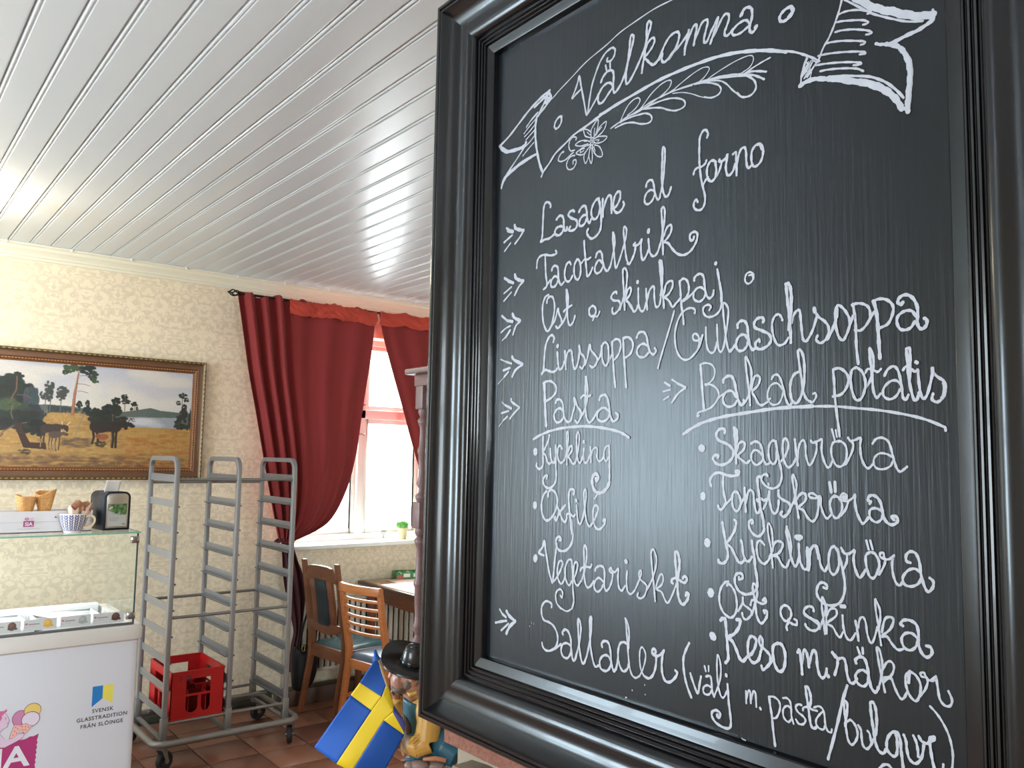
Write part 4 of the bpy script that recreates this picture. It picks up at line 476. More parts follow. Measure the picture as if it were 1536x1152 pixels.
# pillar of brick and stone the board hangs on
M_brick = [mat('brick_%s' % c, v, rough=.9, noise_amt=.35, nscale=55, bump=1, bscale=120, bdist=.01) for c, v in (('a', (128, 78, 62)), ('b', (112, 66, 54)), ('c', (138, 90, 74)))]
M_stone = mat('field_stone', (122, 104, 86), rough=.9, noise_amt=.4, nscale=25, bump=.8, bscale=50, bdist=.005)
pil = thing('brick_pillar', 'rough red brick pillar with stones at its foot, behind the menu board', 'pillar', (1.0, .6, 0))
MB().box(.835, 1.24, -.4, 1.165, 0, CZ).build('mortar_core', mat('mortar', (150, 138, 120), rough=.95, bump=.5, bscale=60), pil)
def roughbox(x0, x1, y0, y1, z0, z1, amt, seg=4, pw=.35):
    bm = bmesh.new(); bmesh.ops.create_cube(bm, size=2); bmesh.ops.subdivide_edges(bm, edges=bm.edges, cuts=seg, use_grid_fill=True)
    c = Vector(((x0+x1)/2, (y0+y1)/2, (z0+z1)/2)); h = Vector(((x1-x0)/2, (y1-y0)/2, (z1-z0)/2))
    out = MB()
    for v in bm.verts:
        d = v.co.normalized(); q = v.co.lerp(d*1.25, pw)
        p = Vector((c.x+q.x*h.x, c.y+q.y*h.y, c.z+q.z*h.z)); p += noise.noise_vector(p*35+Vector((x0*50, 0, 0)))*amt; v.co = p
    bm.verts.index_update(); out.add([tuple(v.co) for v in bm.verts], [tuple(v.index for v in f.verts) for f in bm.faces]); bm.free()
    return out
z = 1.217; row = 0
while z < CZ-.03:
    y = 1.187; first = row % 2
    while y > -.3:
        l = .118 if (y > 1.17 and first) else .245
        y0 = max(y-l, -.39)
        roughbox(.818, .93, y0+.006, y-.004, z+.006, z+.069, .0022, 3, .06).build('brick', M_brick[random.randrange(3)], pil, smooth=True, ang=60)
        y = y0
    z += .075; row += 1
random.seed(3)
z = .02
while z < 1.13:
    h = random.uniform(.13, .2); h = 1.216-z if 1.216-z-h < .09 else h; y = 1.142
    while y > -.3:
        l = random.uniform(.16, .30)
        roughbox(.79, .96, y-l+.008, y-.006, z+.006, z+h-.006, .006, 4, .35).build('stone', M_stone, pil, smooth=True, ang=70); y -= l
    z += h

# ------------------------------------------------------------------ ice-cream freezer
FY = 3.93; FX = 1.075; FX0 = -.55; FD = 4.55
fz = thing('ice_cream_freezer', 'white ice-cream display freezer with glass top and pink logo, at left', 'freezer', (.3, 4.24, 0))
M_fz = mat('white_enamel', (214, 217, 226), rough=.25)
M_lip = mat('warm_white_plastic', (205, 200, 194), rough=.35)
M_chr = mat('chrome', (190, 190, 190), rough=.15, metal=1)
M_gask = mat('dark_gasket', (96, 94, 92), rough=.5)
body = MB(); R = .035
def rrect(x0, x1, y0, y1, r, n=5):
    return [(x0+r-r*math.cos(t), y0+r-r*math.sin(t)) for t in [PI/2*i/n for i in range(n+1)]]+\
           [(x1-r+r*math.sin(t), y0+r-r*math.cos(t)) for t in [PI/2*i/n for i in range(n+1)]]+\
           [(x1-r+r*math.cos(t), y1-r+r*math.sin(t)) for t in [PI/2*i/n for i in range(n+1)]]+\
           [(x0+r-r*math.sin(t), y1-r+r*math.cos(t)) for t in [PI/2*i/n for i in range(n+1)]]
outer = rrect(FX0, FX, FY, FD, R); inn = rrect(FX0+.07, FX-.07, FY+.05, FD-.07, .03); k = len(outer)
body.add([(x, y, .10) for x, y in outer]+[(x, y, .885) for x, y in outer]+[(x, y, .885) for x, y in inn]+[(x, y, .72) for x, y in inn],
         [tuple(range(k))]+[(j*k+i, j*k+(i+1) % k, (j+1)*k+(i+1) % k, (j+1)*k+i) for j in range(3) for i in range(k)]+[tuple(range(3*k, 4*k))])
bod = body.build('body', M_fz, fz, smooth=True)
MB().box(FX0+.06, FX-.06, FY+.06, FD-.05, 0, .10).build('plinth', M_gask, fz)
rim = MB(); o2 = rrect(FX0-.012, FX+.012, FY-.014, FD+.01, .04); i2 = rrect(FX0+.05, FX-.045, FY+.022, FD-.06, .03); k = len(o2)
o3 = rrect(FX0, FX, FY-.004, FD, .035)
rim.add([(x, y, .868) for x, y in o3]+[(x, y, .876) for x, y in o2]+[(x, y, .918) for x, y in o2]+[(x, y, .936) for x, y in o3]+[(x, y, .938) for x, y in i2]+[(x, y, .89) for x, y in i2],
        [(j*k+i, j*k+(i+1) % k, (j+1)*k+(i+1) % k, (j+1)*k+i) for j in range(5) for i in range(k)]+[(5*k+i, 5*k+(i+1) % k, (i+1) % k, i) for i in range(k)])
rim.build('rim', M_lip, fz, smooth=True, ang=50)
GX = FX-.03; GF = FY+.006
MB().box(FX0+.03, GX, GF-.004, GF+.012, .938, .946).build('gasket', M_gask, fz, bevel=.001)
G = glassmat('pane_glass', (.975, .99, .983), 1.18); M_ge = mat('green_glass_edge', (120, 178, 160), rough=.15)
MB().box(FX0+.03, GX, GF, GF+.005, .944, 1.334).build('front_pane', G, fz)
MB().box(GX-.005, GX, GF+.006, FD-.08, .944, 1.334).build('side_pane', G, fz)
MB().box(FX0+.01, GX+.004, GF-.012, GF+.40, 1.335, 1.341).build('top_pane', G, fz)
MB().box(FX0+.01, GX+.004, GF-.0135, GF-.012, 1.3348, 1.3412).build('pane_edge', M_ge, fz)
MB().box(GX+.004, GX+.0055, GF-.0135, GF+.40, 1.3348, 1.3412).build('pane_edge', M_ge, fz)
MB().box(GX-.0062, GX+.0003, GF-.0008, GF+.0058, .944, 1.334).build('pane_edge', mat('dark_glass_edge', (60, 84, 78), rough=.2), fz)
for zz in (.975, 1.306):
    c = MB().box(GX-.034, GX+.003, GF-.007, GF+.012, zz-.015, zz+.015).build('glass_clip', M_chr, fz, bevel=.003)
    MB().lathe([(.0001, -.004), (.007, -.003), (.008, 0)], (GX-.016, GF-.008, zz), 12, 'y').build('screw', M_gask, c, smooth=True)
M_tub = mat('white_tub_plastic', (226, 228, 230), rough=.3)
# inside: rear ledge, tub rims and scoops of white tubs
MB().box(FX0+.06, FX-.06, FD-.10, FD-.06, .90, .958).build('rear_ledge', M_tub, fz, bevel=.006)
for i in range(5):
    x1 = FX-.10-i*.30; x0 = x1-.27
    t = MB()
    t.box(x0, x1, FY+.09, FY+.105, .86, .945); t.box(x0, x1, FD-.16, FD-.145, .86, .945); t.box(x0, x0+.012, FY+.105, FD-.16, .86, .945); t.box(x1-.012, x1, FY+.105, FD-.16, .86, .945); t.box(x0, x1, FY+.09, FD-.145, .85, .86)
    tb_ = t.build('tub', M_tub, fz, bevel=.004)
    def tf(u, v, x0=x0, x1=x1): return (x0+.014+(x1-x0-.028)*u, FY+.107+(FD-.16-FY-.107)*v, .915+.012*noise.noise(Vector((u*4+x0*9, v*6, 2))))
    MB().grid(tf, 14, 18).build('ice_cream', mat('ice_cream_%d' % i, [(236, 228, 214), (222, 222, 224), (236, 200, 130), (150, 110, 90), (240, 214, 220)][i], rough=.6), tb_, smooth=True)
# strip light tucked under the front glass, as the photo's bright tubs show
sd = bpy.data.lights.new('freezer_strip_light', 'AREA'); sd.shape = 'RECTANGLE'; sd.size = 1.4; sd.size_y = .02; sd.energy = 5; sd.color = (.96, .98, 1)
so = bpy.data.objects.new('freezer_strip_light', sd); COL.objects.link(so); so.location = (.28, FY+.33, 1.325); so.rotation_euler = (0, 0, 0)
# flavour cards behind the front glass
VC = vcmat('printed_card', .5)
for i, (x0, x1, c1, c2) in enumerate([(.880, 1.005, (84, 52, 44), (120, 74, 60)), (.755, .872, (165, 165, 168), (190, 190, 192)), (.620, .742, (222, 168, 70), (236, 190, 100)), (.495, .610, (98, 66, 58), (130, 90, 76)), (.37, .485, (200, 120, 130), (220, 150, 160)), (.245, .36, (190, 210, 150), (210, 226, 180))]):
    cv = Canvas(100, 40, 100, 40, (208, 206, 208))
    for q in range(3): cv.ell(73+[0, -9, 12][q], 18+[0, 8, 9][q], [13, 5, 5][q], [15, 4, 4][q], c1, 1, .15)
    cv.ell(70, 14, 8, 8, c2, .8, .6)
    cv.ell(8, 15, 4, 4, (190, 120, 150)); cv.line([(16, 17), (46, 17)], 4, (150, 120, 130), .8)
    cv.line([(16, 25), (34, 25)], 2, (190, 186, 190)); cv.line([(5, 27), (11, 27)], 2, (180, 176, 180))
    cv.put('flavour_card', lambda u, v, x0=x0, x1=x1: (x0+(x1-x0)*u, GF+.0085, .996-.045*v), VC, fz)
# printed text and emblem on the front
M_ink = mat('dark_ink', (48, 50, 62), rough=.5); M_mag = mat('magenta_print', (168, 44, 108), rough=.4); M_bl = mat('blue_print', (28, 120, 190), rough=.4); M_ye = mat('yellow_print', (226, 214, 90), rough=.4)
def PF(cx, cz): return lambda a, b, h: (cx+a, FY-.0002-h, cz+b)
front = bod
for t, z, cx in (('SVENSK', .582, .938), ('GLASSTRADITION', .553, .938), ('FRÅN SLÖINGE', .524, .938)):
    text_mb(t, .0225, PF(cx, z), .0006, .0004, spacing=1.12).build('printed_line', M_ink, front)
MB().prism([(-.041, .0), (-.041, -.085), (0, -.054), (0, .0)], lambda a, b, h: (.934+a, FY-.0002-h, .692+b), 0, .0005).build('blue_emblem', M_bl, front)
MB().prism([(0, .0), (0, -.054), (.041, -.080), (.041, .0)], lambda a, b, h: (.934+a, FY-.0002-h, .692+b), 0, .0005).build('yellow_emblem', M_ye, front)
# big emblem: local px coordinates of an emblem grid (x right, y down), scale to metres
ES = .17/510*1.0
def PE(x, y, h): return (.560+(x-30)*.000293, FY-.0002-h, .592-(y-500)*.000315)
scal = [(-560, 740), (-300, 760), (-80, 770), (100, 775), (200, 752), (260, 725), (340, 722), (370, 712), (400, 698), (440, 702), (480, 690), (506, 678), (500, 716), (496, 740)]
for i in range(9): scal += [(488-2*i, 760+i*62), (500-2*i, 790+i*62)]
scal += [(470, 1330), (-560, 1330)]
MB().prism(scal, PE, 0, .0005).build('pink_field', M_mag, front)
M_pw = mat('print_white', (218, 218, 228), rough=.4)
def PT(cx, cy, s): return lambda a, b, h: PE(cx+a*s, cy-b*s, .0006+h)
text_mb('SIA', 365, lambda a, b, h: PE(88+a*1.25, 1050-b, .0006+h), .0004, 9).build('emblem_word', M_pw, front)
text_mb('GLASS', 105, lambda a, b, h: PE(70+a, 1150-b, .0006+h), .0004, 3, spacing=1.5).build('emblem_word', M_pw, front)
def pp(pts, m, nm, lift=0): MB().prism(pts, lambda x, y, h: PE(x, y, lift+h), 0, .0004).build(nm, m, front)
def ellp(x, y, rx, ry, n=28, a0=0): return [(x+rx*math.cos(2*PI*i/n+a0), y+ry*math.sin(2*PI*i/n+a0)) for i in range(n)]
M_pk = mat('print_pink', (196, 128, 168), rough=.4); M_sk = mat('print_pale_pink', (214, 190, 212), rough=.4); M_co = mat('print_peach', (232, 176, 164), rough=.4); M_wh = mat('print_pale', (216, 206, 222), rough=.4); M_yl = mat('print_yellow', (222, 196, 110), rough=.4); M_ol = mat('print_outline', (140, 72, 100), rough=.4); M_hr = mat('print_hair', (198, 96, 140), rough=.4)
pp(ellp(262, 448, 96, 102), M_ol, 'scoop_outline', .0001); pp(ellp(262, 448, 88, 94), M_pk, 'scoop_print', .0006)
pp(ellp(410, 372, 108, 94), M_ol, 'scoop_outline', .0010); pp(ellp(410, 372, 100, 86), M_yl, 'scoop_print', .0015)
pp(ellp(392, 478, 116, 98)+[], M_ol, 'scoop_outline', .0019); pp(ellp(392, 478, 107, 89), M_wh, 'scoop_print', .0024)
for pts in ([(200, 520), (262, 530), (270, 570), (225, 670), (150, 680), (165, 620)], [(268, 540), (330, 520), (370, 550), (415, 560), (345, 640), (290, 660), (275, 600)]):
    pp([(x+(x-270)*.06, y+(y-590)*.06) for x, y in pts], M_ol, 'cone_outline', .0028); pp(pts, M_co, 'cone_print', .0033)
for q, (x, y) in enumerate([(215, 550), (240, 575), (205, 600), (230, 625), (190, 645), (295, 555), (335, 560), (300, 595), (335, 600), (370, 575), (310, 630)]):
    pp([(x-9, y-4), (x+9, y-7), (x+2, y+9)], M_ol, 'cone_mark', .0038)
arm = [(-60, 560), (20, 580), (60, 640), (105, 690), (180, 682), (262, 640), (318, 640), (320, 670), (290, 705), (200, 740), (100, 778), (20, 765), (-60, 700)]
pp([(x+(6 if x > 100 else 0), y+(-6 if y < 690 else 7)) for x, y in arm], M_ol, 'arm_outline', .0036); pp(arm, M_sk, 'arm_print', .0040)
face = [(-60, 360), (80, 350), (112, 400), (130, 448), (118, 500), (110, 528), (62, 545), (20, 590), (-60, 590)]
pp([(x+7, y+4) for x, y in face], M_ol, 'face_outline', .0036); pp(face, M_sk, 'face_print', .0042)
pp([(-60, 330), (20, 318), (60, 322), (92, 300), (98, 330), (70, 352), (40, 380), (44, 410), (20, 450), (-60, 470)], M_hr, 'hair_print', .0046)
pp([(78, 415), (96, 405), (98, 412), (82, 424)], M_ol, 'eyebrow_print', .0047); pp([(84, 432), (94, 428), (94, 440)], M_ol, 'eye_print', .0047); pp([(104, 478), (120, 472), (112, 488)], M_ol, 'mouth_print', .0047)
# ---- things standing on the glass
cb = thing('cone_box', 'long white card box with a small pink emblem holding the waffle cones', 'box', (.62, FY+.2, 1.341))
bm_ = MB(); x0, x1, y0, y1 = .40, .880, FY+.140, FY+.262
bm_.box(x0, x1, y0, y0+.003, 1.341, 1.432); bm_.box(x0, x1, y1-.003, y1, 1.341, 1.432); bm_.box(x0, x0+.003, y0+.003, y1-.003, 1.341, 1.432); bm_.box(x1-.003, x1, y0+.003, y1-.003, 1.341, 1.432); bm_.box(x0, x1, y0, y1, 1.341, 1.344)
bx_ = bm_.build('carton', mat('white_card', (222, 218, 220), rough=.5), cb)
MB().box(x0-.001, x1+.001, y0-.002, y0, 1.386, 1.388).build('fold_line', mat('card_shadow', (196, 192, 198), rough=.6), cb)
pb_ = MB().box(.612, .651, y0-.003, y0, 1.367, 1.392).build('pink_emblem', M_mag, cb)
text_mb('SIA', .021, lambda a, b, h: (.6315+a, y0-.0031-h, 1.3715+b), .0003, .0006).build('emblem_word', M_pw, pb_)
MB().prism(ellp(.624, 1.400, .009, .007, 14)+[], lambda a, b, h: (a, y0-.0005-h, b), 0, .002).build('emblem_figure', M_pk, cb)
MB().prism(ellp(.643, 1.401, .008, .006, 14)+[], lambda a, b, h: (a, y0-.0005-h, b), 0, .002).build('emblem_figure', M_sk, cb)
text_mb('ÄKTA GLASSVÅFFLOR', .0085, lambda a, b, h: (.632+a, y0-.0005-h, 1.355+b), .0003).build('printed_line', mat('grey_print', (180, 176, 180), rough=.6), cb)
MB().prism([(.728, 1.402), (.738, 1.402), (.733, 1.412)], lambda a, b, h: (a, y0-.0005-h, b), 0, .001).build('small_mark', mat('grey_print_dark', (120, 118, 122), rough=.6), cb)
M_waf = mat('waffle', (214, 160, 98), rough=.7, noise_amt=.25, nscale=60)
def waffle(label, px, h, rt, rb, seed, zt):
    t = thing('waffle_cone', label, 'waffle cone', (px, FY+.20, 1.346), group=None)
    mb = MB(); nu, nv = 72, 40; vs = []
    for j in range(nv+1):
        for i in range(nu+1):
            th = 2*PI*1.12*i/nu+seed; f = j/nv; top = h*(1-.06*math.sin(th*1+seed*2)-.035*math.sin(2*th)); z = top*f
            r = rb+(rt-rb)*(z/h)+.0022*(i/nu)+.002*f*math.sin(5*th)
            ga = (th*13/(2*PI)*1.0+z*85) % 1; gb = (th*13/(2*PI)-z*85) % 1
            r -= .0016*max(math.exp(-((ga-.5)/.14)**2)*-1+1, 0)*(1 if True else 0); r += .0034*max(math.exp(-((ga-.5)/.16)**2), math.exp(-((gb-.5)/.16)**2))
            vs.append((px+r*math.cos(th), FY+.20+r*math.sin(th), 1.346+z))
    mb.add(vs, [(j*(nu+1)+i, j*(nu+1)+i+1, (j+1)*(nu+1)+i+1, (j+1)*(nu+1)+i) for j in range(nv) for i in range(nu)])
    o = mb.build('wafer', M_waf, t, smooth=True, solid=.0022)
    return t
waffle('smaller upright waffle cone, left in the white box', .626, .146, .038, .003, .6, 0)
waffle('taller upright waffle cone, right in the white box', .698, .168, .038, .003, 2.2, 0)
# cup with blue chevrons
cu = thing('cup', 'white cup with blue leaf-stripe pattern and pale handle', 'cup', (.787, FY+.065, 1.341))
prof = [(.029, 0), (.031, .001), (.034, .006), (.040, .022), (.046, .040), (.051, .060), (.0535, .078), (.0545, .083)]
NU, NV = 240, 70; vs = []; cols = []
def prf(t):
    L_ = prof[2][1], prof[-1][1]; z = .0+t*.083
    for (r0, z0), (r1, z1) in zip(prof[:-1], prof[1:]):
        if z <= z1+1e-9: return r0+(r1-r0)*(z-z0)/(z1-z0), z
    return prof[-1]
W_ = np.array(lin((236, 234, 232))); B_ = np.array(lin((22, 38, 112)))
for j in range(NV+1):
    r, z = prf(j/NV)
    for i in range(NU):
        th = 2*PI*i/NU; vs.append((.787+r*math.cos(th), FY+.065+r*math.sin(th), 1.341+z))
        c = (i*15/NU) % 1; d = abs(c-.5); q = ((z-d*.030)*1000/11) % 1
        on = .05 < d < .43 and q < .70 and .010 < z < .079
        cols.append(B_ if on or (d < .035 and .01 < z < .079 and False) else W_)
fs = [(j*NU+i, j*NU+(i+1) % NU, (j+1)*NU+(i+1) % NU, (j+1)*NU+i) for j in range(NV) for i in range(NU)]
mesh_tex('bowl', vs, fs, np.array(cols), vcmat('glazed_print', .15, .5), cu)
MB().lathe([(.0545, .083), (.0530, .084), (.0515, .083), (.048, .06), (.041, .03), (.030, .008), (0, .006)], (.787, FY+.065, 1.341), 40).build('inside', mat('cup_white', (236, 232, 226), rough=.15, coat=.5), cu, smooth=True, ang=80)
MB().lathe([(0, 0), (.031, .0002), (.034, .0012)], (.787, FY+.065, 1.341), 30).build('foot', MATS['cup_white'], cu, smooth=True)
hp = [(.050, .068), (.066, .074), (.081, .066), (.084, .048), (.074, .030), (.056, .022), (.042, .024)]
hp = catmull(hp, 5)
MB().tube([(.787+p[0]*.96, FY+.065-p[0]*.28, 1.341+p[1]) for p in hp], .0052, 10).build('handle', mat('cream_glaze', (232, 214, 176), rough=.2, coat=.4), cu, smooth=True)
# wafer pieces in a torn sleeve, in the cup
wp = thing('wrapped_wafer', 'torn paper sleeve with brown wafer pieces sticking out of the blue cup', 'wafer', (.812, FY+.065, 1.36))
mb = MB(); 
for q, (dx, tl, tw, h) in enumerate([(-.012, -.08, .021, .095), (.010, .20, .022, .105)]):
    def sf(u, v, dx=dx, tl=tl, tw=tw, h=h, q=q):
        th = 2*PI*u; r = tw*(.55+.5*v)*(1+.12*math.sin(5*th+q)); z = h*v*(1-.12*math.sin(3*th+q))
        return (.808+dx+r*math.cos(th)+z*tl, FY+.065+r*math.sin(th), 1.356+z)
    mb.grid(sf, 30, 12)
mb.build('paper_sleeve', mat('sleeve_paper', (206, 176, 160), rough=.6, noise_amt=.2, nscale=40), wp, smooth=True, solid=.001)
for q in range(7):
    x = .792+q*.009+random.uniform(-.004, .004)
    roughbox(x-.011, x+.011, FY+.045, FY+.085, 1.438+.010*math.sin(q*2), 1.466+.012*math.sin(q*1.7), .010, 3, .5).build('wafer_piece', mat('brown_wafer', (150, 100, 72), rough=.6, noise_amt=.4, nscale=50), wp, smooth=True)
# napkin dispenser
DA = math.radians(7)
nd = thing('napkin_dispenser', 'black napkin dispenser with silver front and a napkin sticking up', 'dispenser', (.966, FY+.205, 1.341), DA)
def dpoly(w, h, r, n=6): return [(-w/2, 0), (w/2, 0)]+[(w/2-r+r*math.cos(t), h-r+r*math.sin(t)) for t in [PI/2*i/n for i in range(n+1)]]+[(-w/2+r-r*math.sin(t), h-r+r*math.cos(t)) for t in [PI/2*i/n for i in range(n+1)]]
M_bk = mat('black_plastic', (26, 30, 40), rough=.45, spec=.3)
MB().prism(dpoly(.118, .172, .028), lambda a, b, h: (a, h, b), -.085, .085).build('body', M_bk, nd, bevel=.004, world=False)
MB().prism(dpoly(.094, .154, .018), lambda a, b, h: (a, -.085-h, b+.010), -.002, .003).build('front_plate', mat('brushed_silver', (176, 168, 156), rough=.3, metal=.6), nd, bevel=.001, world=False)
cv = Canvas(70, 80, 70, 80, (168, 168, 164)); cv.grad(0, 80, (120, 124, 110), (200, 200, 200))
rr = random.Random(5)
for q in range(70): cv.ell(rr.uniform(14, 70), rr.uniform(-2, 34)+8*math.sin(q), rr.uniform(3, 8), rr.uniform(2, 6), rr.choice([(64, 112, 50), (84, 134, 56), (46, 84, 44), (110, 150, 70)]), .8, .5)
cv.ell(8, 16, 3, 3, (236, 236, 190)); cv.ell(14, 12, 3, 3, (240, 240, 200)); cv.poly([(0, 24), (0, 80), (70, 80), (70, 40), (36, 40), (20, 30)], (192, 192, 190), .75)
for q, y in enumerate((50, 55, 60)): cv.line([(7, y), (42-6*(q == 2), y)], 1.2, (130, 130, 130))
cv.line([(56, 73), (64, 73)], 2.5, (60, 60, 60))
cv.put('picture_card', lambda u, v: (-.041+.082*u, -.0887, .118-.100*v), VC, nd, False)
MB().grid(lambda u, v: (-.044+.064*u+.004*v, -.03-.02*v+.004*math.sin(4*u), .160+.062*v), 6, 8).build('napkin', mat('napkin_paper', (226, 220, 214), rough=.8), nd, world=False, smooth=True, solid=.0015)
# ------------------------------------------------------------------ tray rack
RYF, RYB = 4.72, 5.215
rk = thing('tray_rack', 'grey metal tray rack on wheels, three ladders of runners', 'tray rack', (1.78, 4.96, 0))
M_rk = mat('brushed_aluminium', (150, 150, 152), rough=.36, metal=.55, bump=.05, bscale=40)
M_rk2 = mat('grey_steel', (138, 136, 132), rough=.42, metal=.5)
LX = (1.435, 1.782, 2.122)
for li, X in enumerate(LX):
    r = .055; top = 1.660
    path = [(X, RYF, .20), (X, RYF, .9), (X, RYF, top-r)]+[(X, RYF+r-r*math.cos(t), top-r+r*math.sin(t)) for t in [PI/2*i/6 for i in range(1, 7)]]+\
           [(X, RYB-r+r*math.sin(t), top-r+r*math.cos(t)) for t in [PI/2*i/6 for i in range(0, 7)]]+[(X, RYB, .9), (X, RYB, .20)]
    mb = MB(); n = len(path)          # flat rectangular tube bent over the top
    hw, hd = .0125, .0125
    for i in range(n):
        a = Vector(path[max(i-1, 0)]); b = Vector(path[min(i+1, n-1)]); t = (b-a).normalized(); nrm = Vector((1,0,0)).cross(t); p = Vector(path[i])
        mb.v += [tuple(p+Vector((hw*sx, 0, 0))+nrm*hd*sy) for sx, sy in ((-1,-1), (1,-1), (1,1), (-1,1))]
    mb.f += [(i*4+k_, i*4+(k_+1) % 4, (i+1)*4+(k_+1) % 4, (i+1)*4+k_) for i in range(n-1) for k_ in range(4)]
    up = mb.build('upright_hoop', M_rk, rk, bevel=.002)
    for k_ in range(10):
        z = .262+.141*k_
        sides = (1,) if li == 0 else (-1,) if li == 2 else (-1, 1)
        q = MB().box(X-.0022, X+.0022, RYF-.004, RYB+.004, z, z+.040)
        for s_ in sides:
            q.box(min(X+.002*s_, X+.026*s_), max(X+.002*s_, X+.026*s_), RYF+.004, RYB-.004, z, z+.003)
            q.box(min(X+.024*s_, X+.026*s_), max(X+.024*s_, X+.026*s_), RYF+.004, RYB-.004, z, z+.008)
        q.box(X-.0035, X+.0035, RYF+.014, RYB-.014, z+.018, z+.022)
        q.build('runner', M_rk, rk)
    for Y in (RYF, RYB):
        MB().box(X-.0175, X+.0175, Y-.0175, Y+.0175, .155, .265).build('foot_sleeve', M_rk2, rk, bevel=.003)
for Y, zz in ((RYF, .235), (5.0, .235), (RYB, .235), (RYF, .795), (RYB, .825), (RYF, 1.545), (RYB, 1.515)):
    MB().tube([(LX[0], Y, zz), (LX[2], Y, zz)], .0085, 10).build('cross_rail', M_rk2, rk, smooth=True)
bx0, bx1, by0, by1, br = 1.375, 2.185, 4.655, 5.28, .07
lp = [(x, y, .148) for x, y in rrect(bx0, bx1, by0, by1, br, 6)]
MB().tube(lp, .0185, 12, closed=True).build('base_ring', M_rk2, rk, smooth=True)
for X in LX:
    MB().box(X-.012, X+.012, by0, by1, .142, .158).build('base_bar', M_rk2, rk, bevel=.002)
M_tyre = mat('black_rubber', (34, 33, 32), rough=.6)
for i, (x, y, a) in enumerate(((1.42, 4.69, .5), (2.15, 4.70, 1.2), (1.42, 5.24, 2.1), (2.15, 5.24, .2))):
    c, s_ = math.cos(a), math.sin(a)
    def RZ(p, x=x, y=y, c=c, s_=s_): return (x+p[0]*c-p[1]*s_, y+p[0]*s_+p[1]*c, p[2])
    mb = MB()
    for sy in (-1, 1):
        pts = [RZ((-.018, sy*.02, .128)), RZ((.018, sy*.02, .128)), RZ((.036, sy*.02, .055)), RZ((.02, sy*.02, .048))]
        pts2 = [RZ((-.018, sy*.023, .128)), RZ((.018, sy*.023, .128)), RZ((.036, sy*.023, .055)), RZ((.02, sy*.023, .048))]
        mb.add(pts+pts2, [(0,1,2,3), (7,6,5,4), (0,4,5,1), (1,5,6,2), (2,6,7,3), (3,7,4,0)])
    mb.lathe([(.022, .118), (.026, .122), (.026, .130), (.012, .132), (.012, .146)], (x, y, 0), 16)
    fk = mb.build('caster_fork', M_rk2, rk, smooth=True)
    w = MB(); w.lathe([(.0001, -.014), (.030, -.014), (.034, -.016), (.046, -.015), (.050, -.009), (.051, 0), (.050, .009), (.046, .015), (.034, .016), (.030, .014), (.0001, .014)], (0, 0, 0), 28, 'y')
    w.v = [RZ((p[0]+.026, p[1], p[2]+.0515)) for p in w.v]
    w.build('wheel', M_tyre, fk, smooth=True)
    h = MB(); h.lathe([(.0001, -.026), (.012, -.025), (.014, -.018), (.014, .018), (.012, .025), (.0001, .026)], (0, 0, 0), 14, 'y'); h.v = [RZ((p[0]+.026, p[1], p[2]+.0515)) for p in h.v]
    h.build('hub', M_rk2, fk, smooth=True)
# ------------------------------------------------------------------ red crate with glasses
cr = thing('bottle_crate', 'red plastic crate standing low on the rails of the tray rack', 'crate', (1.612, 4.95, .2448))
M_red = mat('red_plastic', (188, 28, 32), rough=.35, noise_amt=.08, nscale=12)
cx0, cx1, cy0, cy1, cz0, cz1 = 1.465, 1.753, 4.722, 5.12, .2448, .500
def side(axis, pos, inward, a0, a1, nm='crate_side'):
    W = a1-a0; mb = MB(); th = .004
    cells = [  # solid rectangles (u0,u1,v0,v1), u along, v height 0..1
        (0, W, 0, .028), (0, .28*W, .028, .255), (.74*W, W, .028, .255), (.28*W, .74*W, .210, .255), (.28*W, .74*W, .118, .130), (.51*W, .57*W, .028, .118)]
    def bx(u0, u1, v0, v1, d0=0, d1=th):
        p0, p1 = sorted((pos+inward*d0, pos+inward*d1))
        if axis == 'x': mb.box(a0+u0, a0+u1, p0, p1, cz0+v0, cz0+v1)
        else: mb.box(p0, p1, a0+u0, a0+u1, cz0+v0, cz0+v1)
    for c in cells: bx(*c)
    bx(0, W, .245, .2545, -.003, .006); bx(0, W, 0, .006, -.002, .004)
    for e0, e1 in ((.28*W, .51*W), (.57*W, .74*W)):     # rounded feet of the low windows
        m_ = (e0+e1)/2; hw = (e1-e0)/2; n = 8
        for sgn in (-1, 1):
            poly = [(sgn*hw, .028)]+[(sgn*hw*math.cos(t), .028+.035-.035*math.sin(t)) for t in [PI/2*i/n for i in range(n+1)]]
            p0, p1 = pos, pos+inward*th
            mb.prism([(m_+u, v) for u, v in poly], (lambda a, b, h: (a0+a, h, cz0+b)) if axis == 'x' else (lambda a, b, h: (h, a0+a, cz0+b)), p0, p1)
    for i in range(5):                                   # outer ribs
        pass
    return mb.build(nm, M_red, cr)
side('x', cy0, 1, cx0, cx1); side('x', cy1, -1, cx0, cx1); side('y', cx0, 1, cy0, cy1); side('y', cx1, -1, cy0, cy1)
MB().box(cx0, cx1, cy0, cy1, cz0, cz0+.005).build('crate_floor', M_red, cr)
inner = MB()
for i in (1, 2): inner.box(cx0+(cx1-cx0)*i/3-.0015, cx0+(cx1-cx0)*i/3+.0015, cy0+.005, cy1-.005, cz0+.005, cz0+.13)
for i in (1, 2, 3): inner.box(cx0+.005, cx1-.005, cy0+(cy1-cy0)*i/4-.0015, cy0+(cy1-cy0)*i/4+.0015, cz0+.005, cz0+.13)
inner.build('crate_dividers', M_red, cr)
text_mb('F Ω', .04, lambda a, b, h: (cx0+.075+a, cy0-.0005-h, cz1-.056+b), .0004, .0006).build('marker_scrawl', M_ink, cr)
GT = glassmat('tumbler_glass', (.80, .82, .82)); 
gl0 = None
